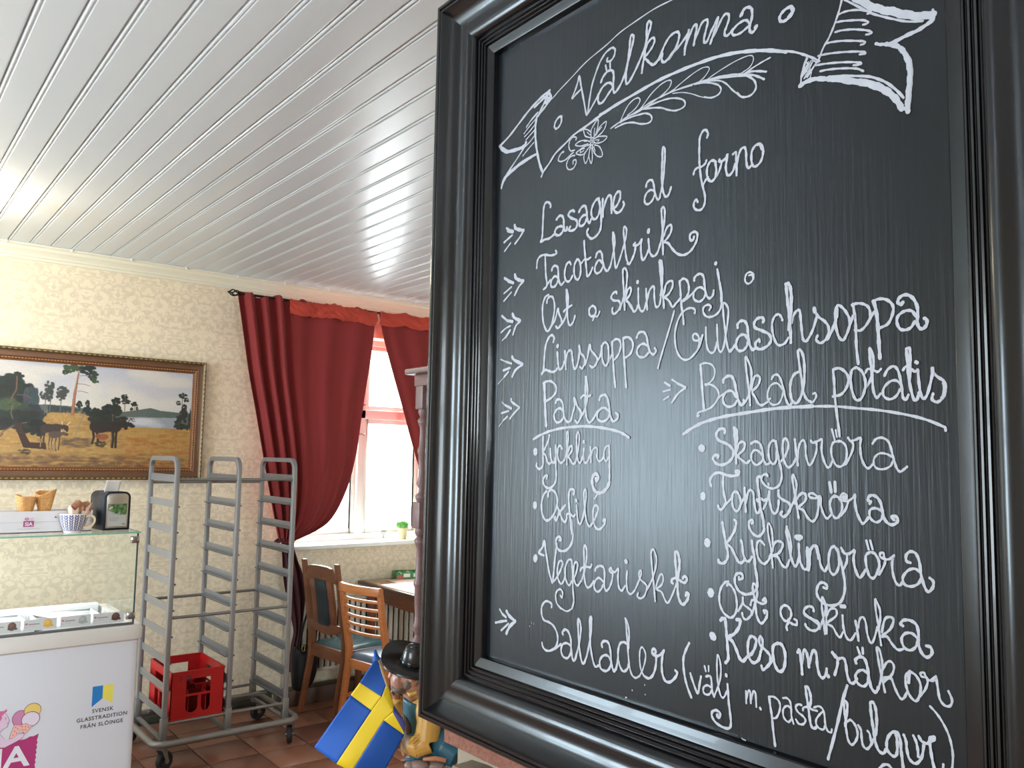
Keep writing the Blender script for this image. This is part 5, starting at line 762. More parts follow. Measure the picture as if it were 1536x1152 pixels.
for i in range(3):
    for j in range(4):
        if (i, j) in ((2, 1), (0, 3), (1, 3)): continue
        gx = cx0+(cx1-cx0)*(i+.5)/3; gy = cy0+(cy1-cy0)*(j+.5)/4
        if gl0 is None:
            gl0 = MB().lathe([(0, 0), (.026, 0), (.028, .003), (.036, .150), (.034, .150), (.026, .012), (0, .010)], (0, 0, 0), 24).build('drinking_glass', GT, smooth=True); g_ = gl0
        else: g_ = gl0.copy(); COL.objects.link(g_)
        g_.location = (gx, gy, cz0+.0055+(.03 if False else 0)); tag(g_, 'clear drinking glass packed in the red crate', 'glass', 'glasses in the red crate')
# ------------------------------------------------------------------ painting
pt = thing('moose_painting', 'framed landscape painting of moose by a lake, on the papered wall', 'painting', (1.1, WB-.02, 1.9))
px0, px1, pz0, pz1 = .30, 1.835, 1.518, 2.292; pw = .078
gp = [(0, 0), (0, .030), (.004, .036), (.010, .038), (.016, .034), (.020, .026), (.030, .022), (.044, .026), (.052, .024), (.056, .018), (.062, .021), (.068, .018), (.070, .012), (.078, .010), (.078, 0)]
gold = [mat('dark_gilt', (96, 78, 48), rough=.4, metal=.35, noise_amt=.4, nscale=70), mat('brown_gilt', (108, 76, 54), rough=.4, metal=.25, noise_amt=.2, nscale=20), mat('red_gilt', (124, 76, 44), rough=.4, metal=.3, noise_amt=.3, nscale=60)]
Yp = WB-.004
def prail(nm, ends):
    k = len(gp); mb = MB(); mb.add([(e(t)[0], Yp-h, e(t)[1]) for e in ends for t, h in gp], [(i, i+1, k+i+1, k+i) for i in range(k-1)]+[(k-1, 0, k, 2*k-1), tuple(range(k)), tuple(range(2*k-1, k-1, -1))])
    o = mb.build(nm, gold, pt, smooth=True, ang=40)
    for p in o.data.polygons:
        c = p.center+root_of(o).location; t = min(abs(c.x-px0), abs(c.x-px1), abs(c.z-pz0), abs(c.z-pz1))
        p.material_index = 0 if t < .019 else 1 if t < .053 else 2
    return o
prail('frame_rail', [lambda t: (px0+t, pz1-t), lambda t: (px1-t, pz1-t)])
prail('frame_rail', [lambda t: (px0+t, pz0+t), lambda t: (px1-t, pz0+t)])
prail('frame_stile', [lambda t: (px0+t, pz0+t), lambda t: (px0+t, pz1-t)])
prail('frame_stile', [lambda t: (px1-t, pz0+t), lambda t: (px1-t, pz1-t)])
orn = MB()                                 # carved beads along outer and inner mouldings
def beads(off, h, step, r):
    x = px0+off
    while x < px1-off:
        for z in (pz1-off, pz0+off): orn.ball((x, Yp-h, z), (step*.36, r, r), 6, 4)
        x += step
    z = pz0+off
    while z < pz1-off:
        for x in (px1-off, px0+off): orn.ball((x, Yp-h, z), (r, r, step*.36), 6, 4)
        z += step
beads(.010, .0375, .030, .0035); beads(.062, .0205, .017, .003)
orn.build('carved_beading', mat('pale_gilt', (176, 150, 104), rough=.4, metal=.3), pt, smooth=True, kind='stuff')
cv = Canvas(620, 300, 1700, 1000, (206, 208, 222))      # x: -340..1360 ; y: 0..1000
def XX(x): return x+340
def YY(x, y): t = 170+(95/1360)*x; b = 985-(20/1360)*x; return (y-t)/(b-t)*1000
def Q(pts): return [(XX(x), YY(x, y)) for x, y in pts]
cv.grad(0, 560, (198, 202, 222), (226, 222, 218))
rr = random.Random(11)
for (x, y, rx, ry) in [(60, 220, 260, 70), (300, 240, 180, 30), (700, 400, 170, 90), (880, 450, 160, 80), (780, 480, 320, 60), (1100, 300, 180, 60), (1230, 330, 170, 40), (1000, 270, 120, 40), (1180, 500, 140, 50), (200, 330, 120, 70), (560, 520, 500, 60), (-200, 350, 200, 90)]:
    for q in range(7): cv.ell(XX(x+rr.uniform(-rx, rx)*.7), YY(x, y+rr.uniform(-ry, ry)*.6), rx*rr.uniform(.3, .7), ry*rr.uniform(.5, 1)*1.2, (230, 226, 220), .45, .9)
# far hills and lake
cv.poly(Q([(-340, 520), (330, 510), (480, 520), (620, 545), (830, 560), (960, 540), (1045, 525), (1120, 545), (1280, 560), (1360, 562), (1360, 700), (-340, 700)]), (92, 108, 104))
cv.poly(Q([(330, 515), (440, 525), (620, 560), (620, 700), (330, 700)]), (58, 72, 74))
cv.poly(Q([(860, 598), (1280, 598), (1280, 700), (860, 700)]), (160, 170, 182)); cv.ell(XX(990), YY(990, 630), 110, 40, (214, 218, 228), .9, .8); cv.ell(XX(1090), YY(1090, 655), 60, 26, (200, 204, 218), .8, .8)
# golden marsh
cv.poly(Q([(-340, 700), (250, 640), (300, 590), (350, 570), (560, 575), (620, 600), (640, 690), (830, 680), (1000, 672), (1360, 682), (1360, 1010), (-340, 1010)]), (196, 150, 76))
cv.grad(620, 1010, (186, 138, 62), (112, 76, 50), .0)
for q in range(900):
    x = rr.uniform(-340, 1360); y0 = 575 if 300 < x < 620 else 680; y = rr.uniform(y0, 985); f = (y-640)/345
    if x > 850: c = rr.choice([(206, 150, 56), (190, 122, 44), (176, 104, 40), (214, 166, 80)])
    else: c = rr.choice([(206, 168, 92), (186, 142, 74), (160, 112, 62), (214, 178, 104)])
    if f > .75: c = tuple(int(v*.72) for v in rr.choice([(170, 120, 74), (150, 104, 70), (186, 140, 84)]))
    if x > 850 and .3 < f < .95: c = rr.choice([(190, 112, 40), (178, 98, 38), (204, 132, 52)])
    w = rr.uniform(8, 40); cv.ell(XX(x), YY(x, y), w, rr.uniform(5, 14), c, .45, .8)
for q in range(260):
    x = rr.uniform(300, 620) if q % 2 else rr.uniform(-340, 1340); y = rr.uniform(570, 640) if q % 2 else rr.uniform(690, 960)
    cv.line(Q([(x, y), (x+rr.uniform(-8, 8), y-rr.uniform(10, 26))]), 3, rr.choice([(222, 190, 120), (170, 124, 60), (206, 160, 84)]), .7)
G1, G2, G3 = (40, 48, 42), (58, 70, 56), (72, 92, 60)
def blob(x, y, rx, ry, c, n=26, al=.95):
    for q in range(n):
        a = rr.uniform(0, 2*PI); d = math.sqrt(rr.random())*.85
        cv.ell(XX(x+math.cos(a)*rx*d), YY(x, y+math.sin(a)*ry*d), rx*rr.uniform(.2, .38), ry*rr.uniform(.2, .36)*1.25, tuple(v+rr.randint(-8, 8) for v in c), al, .35)
# left wood
for (x, y, rx, ry, c) in [(-260, 420, 120, 170, G1), (-120, 460, 110, 190, G1), (20, 480, 120, 190, G1), (110, 480, 90, 160, G1), (120, 300, 40, 34, G1), (60, 340, 70, 60, G1), (150, 420, 90, 90, G1), (220, 480, 50, 110, (62, 76, 84)), (60, 560, 160, 110, G2), (230, 620, 90, 100, (50, 58, 58)), (-60, 620, 200, 100, G1), (180, 640, 120, 90, G1), (90, 520, 70, 50, G3), (-200, 620, 150, 110, G1), (270, 690, 60, 60, (38, 40, 38))]: blob(x, y, rx, ry, c, 34)
for pts, w in (([(120, 300), (122, 400), (95, 470)], 9), ([(130, 440), (180, 440), (215, 465)], 6), ([(105, 520), (98, 580), (112, 620)], 8), ([(20, 800), (60, 720), (140, 660), (200, 650)], 10)): cv.line(Q(pts), w, (134, 96, 72), .9)
cv.poly(Q([(120, 660), (170, 650), (180, 700), (230, 800), (330, 800), (340, 850), (190, 840), (160, 760)]), (72, 46, 38))
cv.line(Q([(-40, 700), (60, 740), (10, 800), (40, 830)]), 6, (120, 86, 66)); cv.line(Q([(20, 680), (-40, 760), (-100, 790)]), 6, (100, 70, 56))
# birches and pines in the middle
for (x, y, rx, ry) in [(332, 380, 36, 50), (330, 440, 36, 44), (292, 440, 24, 30), (416, 412, 42, 44), (412, 450, 36, 30)]: blob(x, y, rx, ry, (70, 78, 72), 22)
for x, y0, y1 in ((312, 450, 580), (345, 460, 575), (413, 470, 575)): cv.line(Q([(x, y0), (x-2, y1)]), 6, (110, 112, 112))
cv.poly(Q([(516, 260), (524, 262), (512, 420), (506, 590), (482, 590), (492, 420)]), (168, 108, 78)); cv.line(Q([(512, 280), (500, 420), (492, 585)]), 5, (206, 150, 116), .8)
for (x, y, rx, ry, c) in [(455, 235, 45, 34, G3), (500, 225, 50, 26, G3), (580, 245, 60, 42, G1), (620, 290, 34, 40, G2), (635, 325, 26, 20, G3), (430, 262, 22, 22, G2)]: blob(x, y, rx, ry, c, 26)
for pts in ([(524, 290), (560, 285), (610, 300)], [(520, 350), (560, 352), (600, 365)], [(518, 405), (545, 405), (590, 418)], [(516, 262), (500, 250)]): cv.line(Q(pts), 4, (110, 80, 62))
for (x, y, rx, ry) in [(535, 510, 22, 30), (592, 505, 16, 34), (590, 545, 34, 20), (640, 590, 60, 60), (700, 590, 80, 60), (760, 560, 70, 60), (785, 480, 36, 34), (800, 540, 40, 40), (700, 650, 90, 60), (850, 445, 26, 22), (862, 482, 34, 20), (925, 500, 26, 22), (905, 535, 12, 14), (945, 530, 10, 14), (830, 620, 60, 30)]: blob(x, y, rx, ry, G1, 24)
for x, y0, y1 in ((856, 460, 590), (928, 510, 600), (1285, 450, 690), (773, 580, 820)): cv.line(Q([(x, y0), (x-2, y1)]), 5, (124, 98, 80))
for (x, y, rx, ry) in [(1290, 430, 34, 22), (1255, 485, 20, 18), (1315, 465, 20, 22), (1303, 520, 22, 34), (1300, 570, 34, 40), (1280, 620, 44, 40), (1290, 665, 60, 26), (1350, 600, 12, 80), (1345, 660, 20, 30)]: blob(x, y, rx, ry, (46, 52, 44), 22)
# moose
MO = (52, 40, 36)
def E_(x, y, rx, ry, col, soft=.2): cv.ell(XX(x), YY(x, y), rx, ry*1.25, col, 1, soft)
CB = (70, 54, 45)
E_(345, 690, 52, 34, CB); E_(392, 688, 42, 34, CB); E_(318, 694, 30, 34, CB); E_(432, 676, 24, 18, CB); E_(458, 684, 16, 22, CB); E_(466, 702, 9, 14, (60, 46, 40))
for pts in ([(306, 710), (298, 760), (300, 832)], [(322, 715), (316, 770), (318, 830)], [(404, 705), (402, 740)]): cv.line(Q(pts), 11, CB)
cv.line(Q([(299, 770), (298, 832)]), 5, (196, 158, 128)); cv.line(Q([(462, 664), (484, 640)]), 7, (226, 220, 200)); cv.line(Q([(432, 662), (428, 636)]), 6, (220, 210, 190))
CC = (92, 76, 66)
E_(385, 738, 40, 26, CC); E_(412, 734, 22, 24, CC); E_(440, 728, 22, 13, CC); E_(462, 734, 16, 12, CC)
for pts in ([(356, 745), (352, 800), (358, 848)], [(372, 750), (370, 800), (376, 846)], [(398, 750), (394, 800), (400, 858)], [(418, 745), (420, 800), (416, 850)]): cv.line(Q(pts), 9, CC)
for x in (358, 376, 400): cv.line(Q([(x-2, 790), (x, 842)]), 4, (200, 164, 136))
cv.line(Q([(430, 716), (428, 698)]), 5, (220, 210, 190))
E_(680, 680, 62, 42, MO); E_(735, 668, 66, 44, MO); E_(790, 672, 50, 46, MO); E_(650, 665, 34, 34, MO); E_(850, 652, 44, 26, MO); E_(892, 652, 30, 18, MO); E_(918, 664, 20, 13, MO); E_(872, 676, 14, 18, MO)
for pts in ([(640, 690), (650, 750), (640, 800)], [(665, 700), (680, 760), (676, 812)], [(780, 700), (786, 760), (782, 826)], [(806, 700), (804, 760), (806, 826)]): cv.line(Q(pts), 17, MO)
E_(712, 748, 42, 24, (166, 88, 52)); E_(680, 742, 20, 16, (150, 80, 50))
for pts in ([(860, 630), (858, 600), (880, 615)], [(885, 635), (905, 605), (930, 612)], [(905, 605), (915, 625), (935, 628)], [(860, 605), (845, 610)]): cv.line(Q(pts), 6, (50, 40, 36))
cv.line(Q([(572, 575), (545, 660), (512, 790)]), 7, (150, 140, 128))
for q in range(60): cv.ell(XX(rr.uniform(430, 620)), YY(500, rr.uniform(760, 830)), 22, 10, (110, 84, 64), .4, .8)
for (x, y) in ((200, 870), (700, 800)): blob(x, y, 40, 26, (70, 62, 44), 16, .7)
for q in range(420):
    x = rr.uniform(-340, 1340); y = rr.uniform(860, 985); cv.ell(XX(x), YY(x, y), rr.uniform(14, 50), rr.uniform(5, 12), rr.choice([(120, 84, 60), (104, 74, 56), (140, 100, 62), (96, 70, 54), (150, 104, 60)]), .35*min(1, (y-850)/70), .8)
cv.a = cv.a*np.array([.90, .88, .86])
g_ = cv.a.mean(axis=2, keepdims=True); cv.a = g_+(cv.a-g_)*.86
cv.a += np.random.RandomState(3).normal(0, 5, cv.a.shape[:2])[..., None]
cv.put('canvas', lambda u, v: (px0+pw-.001+(px1-px0-2*pw+.002)*u, Yp-.006, pz1-pw+.001-(pz1-pz0-2*pw+.002)*v), vcmat('oil_paint', .5), pt)

# ------------------------------------------------------------------ curtain rod and curtains
CY = 5.42
rod = thing('curtain_rod', 'black curtain rod with a twisted drop-shaped finial, above the window', 'curtain rod', (2.0, CY, 2.765))
M_iron = mat('black_iron', (30, 28, 27), rough=.4, metal=.4)
MB().tube([(2.0, CY, 2.768), (4.2, CY, 2.768)], .009, 10).build('pole', M_iron, rod, smooth=True)
for x in (2.06, 3.03, 4.1): MB().tube([(x, CY, 2.768), (x, CY+.05, 2.76), (x, WB, 2.76)], .006, 8).build('bracket', M_iron, rod, smooth=True)
fin = MB()
for q in range(4):
    pts = [(1.992-.075*t, CY+.022*math.sin(PI*t)**.8*math.cos(q*PI/2+2.4*t), 2.768+.022*math.sin(PI*t)**.8*math.sin(q*PI/2+2.4*t)) for t in [i/14 for i in range(15)]]
    fin.tube(pts, .0048, 6)
fin.ball((1.996, CY, 2.768), .0125); fin.ball((1.915, CY, 2.768), .007)
fin.build('finial', M_iron, rod, smooth=True)
def poly_at(P, v):
    n = len(P)-1; f = min(max(v, 0), 1)*n; i = min(int(f), n-1); t = f-i
    a = P[max(i-1, 0)]; b = P[i]; c = P[i+1]; d = P[min(i+2, n)]
    return tuple(.5*((2*b[k])+(-a[k]+c[k])*t+(2*a[k]-5*b[k]+4*c[k]-d[k])*t*t+(-a[k]+3*b[k]-3*c[k]+d[k])*t**3) for k in range(2))
M_cur = mat('red_velvet_curtain', (126, 28, 27), rough=.8, sheen=.06, noise_amt=.06, nscale=5)
M_hdr = mat('orange_red_lining', (176, 54, 34), rough=.7, sheen=.1)
M_edge = mat('purple_red_lining', (98, 42, 62), rough=.8)
def cloth(name, L, R, fold, par, m, nu=150, nv=90, sag=0, top=None):
    def fn(u, v):
        l = poly_at(L, v); r = poly_at(R, v)
        x = l[0]+(r[0]-l[0])*u; z = l[1]+(r[1]-l[1])*u-sag*math.sin(PI*u)*v**3
        if top: z += top(u)*(1-v)**8
        y = CY+fold(u, v); return (x, y, z)
    return MB().grid(fn, nu, nv).build(name, m, par, smooth=True, solid=.003, ang=80)
cl = thing('curtain', 'dark red curtain gathered to the left, its lower end hanging behind the rack', 'curtain', (2.4, CY, 1.0))
LL = [(1.972, 2.772), (2.025, 2.50), (2.076, 2.233), (2.14, 1.96), (2.208, 1.653), (2.262, 1.43), (2.308, 1.25), (2.352, 1.10)]
RR_ = [(3.032, 2.772), (3.003, 2.47), (2.964, 2.204), (2.929, 1.956), (2.895, 1.711), (2.825, 1.45), (2.69, 1.225), (2.465, 1.115)]
def fold_l(u, v):
    g = .35+.65*v
    wv = (u**.85)
    a = .030*math.sin(2*PI*(3.6*min(u/.36, 1)))*(1 if u < .36 else 0)
    b = .010*math.sin(2*PI*(u*4.3+.25*v))*(1-.3*v)+.006*math.sin(2*PI*u*9+2*v)*v
    k = max(0, min(1, (u-.30)/.10)); edge = -.035*max(0, (u-.93)/.07)
    belly = -.11*math.sin(PI*min(1, u*1.05))*math.sin(PI*min(1, v*.95))**1.5*v
    return a*(1-k)*(1+.3*v)+b*k+belly+edge*v-.012
tp = lambda u: .012*math.sin(u*31)+.006*math.sin(u*77)
cl_m = cloth('drape', LL, RR_, fold_l, cl, M_cur, 200, 100, .02, tp)
def hdr(name, L0, R0, par):
    def fn(u, v):
        x = L0[0]+(R0[0]-L0[0])*u+.004*math.sin(v*3)*u; zt = L0[1]+(R0[1]-L0[1])*u+.018*noise.noise(Vector((u*7, 3, L0[0])))+.008*noise.noise(Vector((u*21, 7, 0)))
        z = zt-.102*v; n1 = noise.noise(Vector((u*9+v*1.5, v*2.2, L0[0]))); n2 = noise.noise(Vector((u*24-v*5, v*3, 4+L0[0]))); y = CY-.032-.010*math.sin(PI*v)-.012*n1-.007*n2
        return (x, y, z)
    return MB().grid(fn, 120, 14).build(name, M_hdr, par, smooth=True, solid=.003, ang=80)
hdr('header_band', (2.335, 2.768), (3.020, 2.775), cl)
# soft bulging pleats at the gathered end
TL = [(2.362, 1.16), (2.372, 1.0), (2.388, .84), (2.43, .66), (2.475, .50), (2.465, .38), (2.455, .22)]
TR = [(2.43, 1.13), (2.49, .97), (2.535, .86), (2.556, .70), (2.535, .55), (2.522, .40), (2.516, .20)]
def fold_t(u, v): return .018*math.sin(2*PI*(u*3.2+.3*v))+.01*math.sin(2*PI*u*1.3)-.02*math.sin(PI*v)
cloth('lower_drape', TL, TR, fold_t, cl, mat('shaded_red_velvet', (66, 24, 30), rough=.8), 60, 60)  # same red curtain below the tie, its shade put into a darker colour
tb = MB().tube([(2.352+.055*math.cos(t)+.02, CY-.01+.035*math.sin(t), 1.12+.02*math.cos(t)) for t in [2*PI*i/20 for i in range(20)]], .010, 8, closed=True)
tb.build('tieback', MATS['shaded_red_velvet'], cl, smooth=True)
cr_ = thing('curtain', 'dark red curtain sweeping to the right, beside the bright window', 'curtain', (3.9, CY, 1.0))
LL2 = [(3.046, 2.768), (3.085, 2.60), (3.19, 2.30), (3.275, 2.07), (3.37, 1.80), (3.47, 1.55), (3.60, 1.32), (3.80, 1.14), (3.98, 1.08)]
RR2 = [(4.10, 2.768), (4.10, 2.5), (4.09, 2.2), (4.07, 1.95), (4.06, 1.8), (4.06, 1.6), (4.06, 1.4), (4.06, 1.2), (4.06, 1.08)]
cloth('drape', LL2, RR2, lambda u, v: .014*math.sin(2*PI*(u*5+.2))*(.4+v)-.010-.05*math.sin(PI*u)*v-.02*max(0, (.06-u)/.06), cr_, M_cur, 140, 80, .02, tp)
hdr('header_band', (3.048, 2.776), (4.08, 2.776), cr_)
# ------------------------------------------------------------------ radiator under the window
rad = thing('radiator', 'white ribbed radiator under the window, behind the chairs', 'radiator', (3.2, WB-.06, .2))
M_rad = mat('radiator_white', (214, 206, 192), rough=.4)
mb = MB(); x0, x1, z0, z1 = 2.51, 3.9, .20, .66; pr = []; x = x0; yb = WB-.115
while x < x1: pr += [(x, yb), (x+.010, yb-.010), (x+.026, yb-.010), (x+.036, yb)]; x += .046
pr.append((x1, yb)); k = len(pr)
mb.add([(a, b, z0) for a, b in pr]+[(a, b, z1) for a, b in pr], [(i, i+1, k+i+1, k+i) for i in range(k-1)])
mb.build('ribbed_panel', M_rad, rad)
MB().box(x0, x1, yb, WB-.04, z0, z1-.004).build('body', M_rad, rad, bevel=.004)
MB().box(x0-.004, x1+.004, yb-.014, WB-.04, z1-.004, z1+.008).build('top_grille', M_rad, rad, bevel=.002)
MB().box(x0-.006, x0+.002, yb-.013, WB-.04, z0, z1+.004).build('end_plate', M_rad, rad, bevel=.002)
MB().box(x0, x1, yb-.013, yb+.002, z0-.012, z0+.008).build('lower_edge', M_rad, rad, bevel=.003)
MB().tube([(x0+.03, WB-.08, z0), (x0+.03, WB-.08, .07), (x0+.03, WB-.003, .07)], .009, 8).build('pipe', M_rad, rad, smooth=True)
MB().tube([(x0-.004, WB-.07, .56), (x0-.05, WB-.07, .56), (x0-.05, WB-.07, .07)], .009, 8).build('pipe', M_rad, rad, smooth=True)
vk = MB().lathe([(.0001, -.06), (.018, -.058), (.020, -.03), (.018, 0), (.010, .004)], (x0-.06, WB-.07, .56), 14, 'x').build('valve', M_white, rad, smooth=True)
# ------------------------------------------------------------------ plant and small glass on the sill
pl = thing('potted_plant', 'small tuft of green grass in a cream pot on the window sill', 'plant', (3.395, WB-.03, 1.06))
MB().lathe([(0, 0), (.028, 0), (.030, .004), (.039, .070), (.042, .074), (.042, .088), (.038, .088), (.036, .076), (.0, .074)], (3.395, WB-.03, 1.0605), 28).build('pot', mat('cream_pot', (206, 192, 150), rough=.5), pl, smooth=True)
mb = MB(); rr = random.Random(4)
for i in range(420):
    a = rr.uniform(0, 2*PI); d = .036*math.sqrt(rr.random()); l = rr.uniform(.05, .085); o = d/.036*.035
    b = Vector((3.395+d*math.cos(a), WB-.03+d*math.sin(a), 1.135)); t = b+Vector((o*math.cos(a)+rr.uniform(-.012, .012), o*math.sin(a)+rr.uniform(-.012, .012), l*(1-.35*(d/.036)**2)))
    s = Vector((math.sin(a), -math.cos(a), 0))*.0022; m_ = (b+t)/2+Vector((o*.1*math.cos(a), 0, .008))
    mb.add([b-s, b+s, m_+s, m_-s, t], [(0,1,2,3), (3,2,4)])
mb.build('leaves', mat('grass_green', (110, 168, 84), rough=.6, noise_amt=.3, nscale=80), pl, kind='stuff')
gi = thing('glass_ornament', 'small pale glass ornament standing on the sunlit window sill', 'ornament', (3.235, WB-.02, 1.06))
MB().lathe([(0, 0), (.018, 0), (.019, .003), (.006, .012), (.006, .030), (.016, .042), (.020, .060), (.017, .075), (.019, .078)], (3.235, WB-.02, 1.0605), 20).build('bowl', glassmat('ornament_glass', (.7, .72, .74)), gi, smooth=True)
# ------------------------------------------------------------------ table
tbx = thing('dining_table', 'wooden table with dark edge and white gleam sheet under the window', 'table', (3.5, 4.95, 0))
M_oak = wood('oak', (178, 108, 60)); M_oakd = wood('dark_oak', (120, 66, 42)); M_wal = wood('walnut', (122, 74, 48)); 
tx0, tx1, ty0, ty1, tz = 3.015, 3.83, 4.40, 5.53, .775
MB().box(tx0, tx1, ty0, ty1, tz-.026, tz).build('tabletop', mat('dark_table_edge', (84, 62, 50), rough=.3), tbx, bevel=.005)
MB().box(tx0+.02, tx1-.02, ty0+.02, ty1-.02, tz, tz+.0015).build('veneer', wood('table_wood', (160, 118, 78), rough=.18), tbx)
ap = MB()
n = 24; pts = [(ty0+.05+(ty1-ty0-.20)*i/n, tz-.026-.07-.035*math.sin(PI*i/n)) for i in range(n+1)]
ap.prism([(ty0+.05, tz-.026)]+pts+[(ty1-.15, tz-.026)], lambda a, b, h: (h, a, b), tx0+.035, tx0+.055)
ap.build('apron', M_wal, tbx, bevel=.002)
MB().box(tx0+.055, tx1-.05, ty1-.15, ty1-.13, tz-.12, tz-.026).build('apron', M_wal, tbx)
MB().box(tx0+.055, tx1-.05, ty0+.04, ty0+.06, tz-.12, tz-.026).build('apron', M_wal, tbx)
for x in (tx0+.05, tx1-.05):
    for y in (ty0+.06, ty1-.14): MB().lathe([(.018, 0), (.022, .02), (.030, .5), (.036, tz-.03)], (x, y, 0), 20).build('leg', M_wal, tbx, smooth=True)
def paper(nm, label, cat, x, y, w, d, rz, m, grp=None, z=None, h=.0012):
    c, s_ = math.cos(rz), math.sin(rz); z = z or tz+.0022
    o = MB().box(-w/2, w/2, -d/2, d/2, 0, h).build(nm, m); o.location = (x, y, z); o.rotation_euler = (0, 0, rz); return tag(o, label, cat, grp)
M_pap = mat('white_paper', (236, 234, 232), rough=.5)
paper('white_gleam_sheet', 'white paper on the table nearest the chairs, enlarged to stand for window gleam', 'paper', 3.325, 4.86, .56, .78, .01, M_pap)  # paper enlarged so its white also stands for the tabletop's window reflection
paper('newspaper', 'pinkish newspaper lying on the far end of the table', 'newspaper', 3.38, 5.34, .40, .16, .05, mat('pink_newsprint', (220, 190, 176), rough=.7), h=.004)
paper('grey_leaflet', 'pale grey leaflet lying on the white sheet on the table', 'leaflet', 3.47, 5.05, .15, .21, .3, mat('grey_leaflet', (196, 194, 204), rough=.5), z=tz+.0045)
gb = thing('carton_tray', 'open green printed carton with white labels on the table', 'carton', (3.41, 5.42, tz+.0064), -.30)
M_gc = mat('green_card', (48, 128, 66), rough=.45)
mb = MB(); w, d, h = .26, .13, .048
for s_ in ((-w/2, w/2, -d/2, -d/2+.003), (-w/2, w/2, d/2-.003, d/2), (-w/2, -w/2+.003, -d/2+.003, d/2-.003), (w/2-.003, w/2, -d/2+.003, d/2-.003)): mb.box(*s_, 0, h)
mb.box(-w/2, w/2, -d/2, d/2, 0, .003); mb.build('tray', M_gc, gb, world=False)
M_lab = mat('label_white', (220, 222, 216), rough=.5)
for a, b in ((-.075, -.025), (.0, .055)): MB().box(a, b, -d/2-.0012, -d/2, .012, .038).build('label_patch', M_lab, gb, world=False)
for a in (-.10, .085):
    MB().prism(ellp(a, .010, .022, .016, 16), lambda x, y, q: (x, -d/2-q, max(y, .001)), 0, .0012).build('red_print', mat('tomato_print', (190, 84, 70), rough=.5), gb, world=False)
for a in (-.095, .085): MB().prism(ellp(a, .040, .005, .005, 8), lambda x, y, q: (x, -d/2-q, y), 0, .0012).build('yellow_print', M_ye, gb, world=False)
for i in range(7): MB().ball((-.09+.03*i, .0+.02*math.sin(i*3), .030+.006*math.sin(i)), (.019, .022, .018), 12, 8).build('packet', mat('packet_%s' % ('green' if i % 2 else 'cream'), (90, 150, 80) if i % 2 else (214, 196, 160), rough=.5), gb, world=False, smooth=True)
# ------------------------------------------------------------------ chairs (local: back at x=0, faces +x, z up)
M_seatb = mat('blue_grey_leather', (62, 76, 92), rough=.28, bump=.1, bscale=80); M_seatt = mat('teal_leather', (64, 92, 96), rough=.22, bump=.1, bscale=80)
def taperleg(a, b, w0, w1, d0=None, d1=None):
    a = Vector(a); b = Vector(b); d0 = d0 or w0; d1 = d1 or w1
    return MB().add([(a.x+i*d0/2, a.y+j*w0/2, a.z) for i, j in ((-1,-1), (1,-1), (1,1), (-1,1))]+[(b.x+i*d1/2, b.y+j*w1/2, b.z) for i, j in ((-1,-1), (1,-1), (1,1), (-1,1))],
                    [(3,2,1,0), (4,5,6,7), (0,1,5,4), (1,2,6,5), (2,3,7,6), (3,0,4,7)])
def seatpad(w, d, z, h, x0):
    mb = MB(); N_ = 14
    def fn(u, v, top): 
        a = abs(2*u-1); b = abs(2*v-1); e = max(0, 1-a**8)*max(0, 1-b**8)
        return (x0+d*u, -w/2*(1-.0*u)+w*v, z+(h*(.55+.45*(1-a*a)*(1-b*b))*e**.4 if top else 0))
    mb.grid(lambda u, v: fn(u, v, 1), N_, N_); mb.grid(lambda u, v: fn(u, v, 0), N_, N_)
    return mb
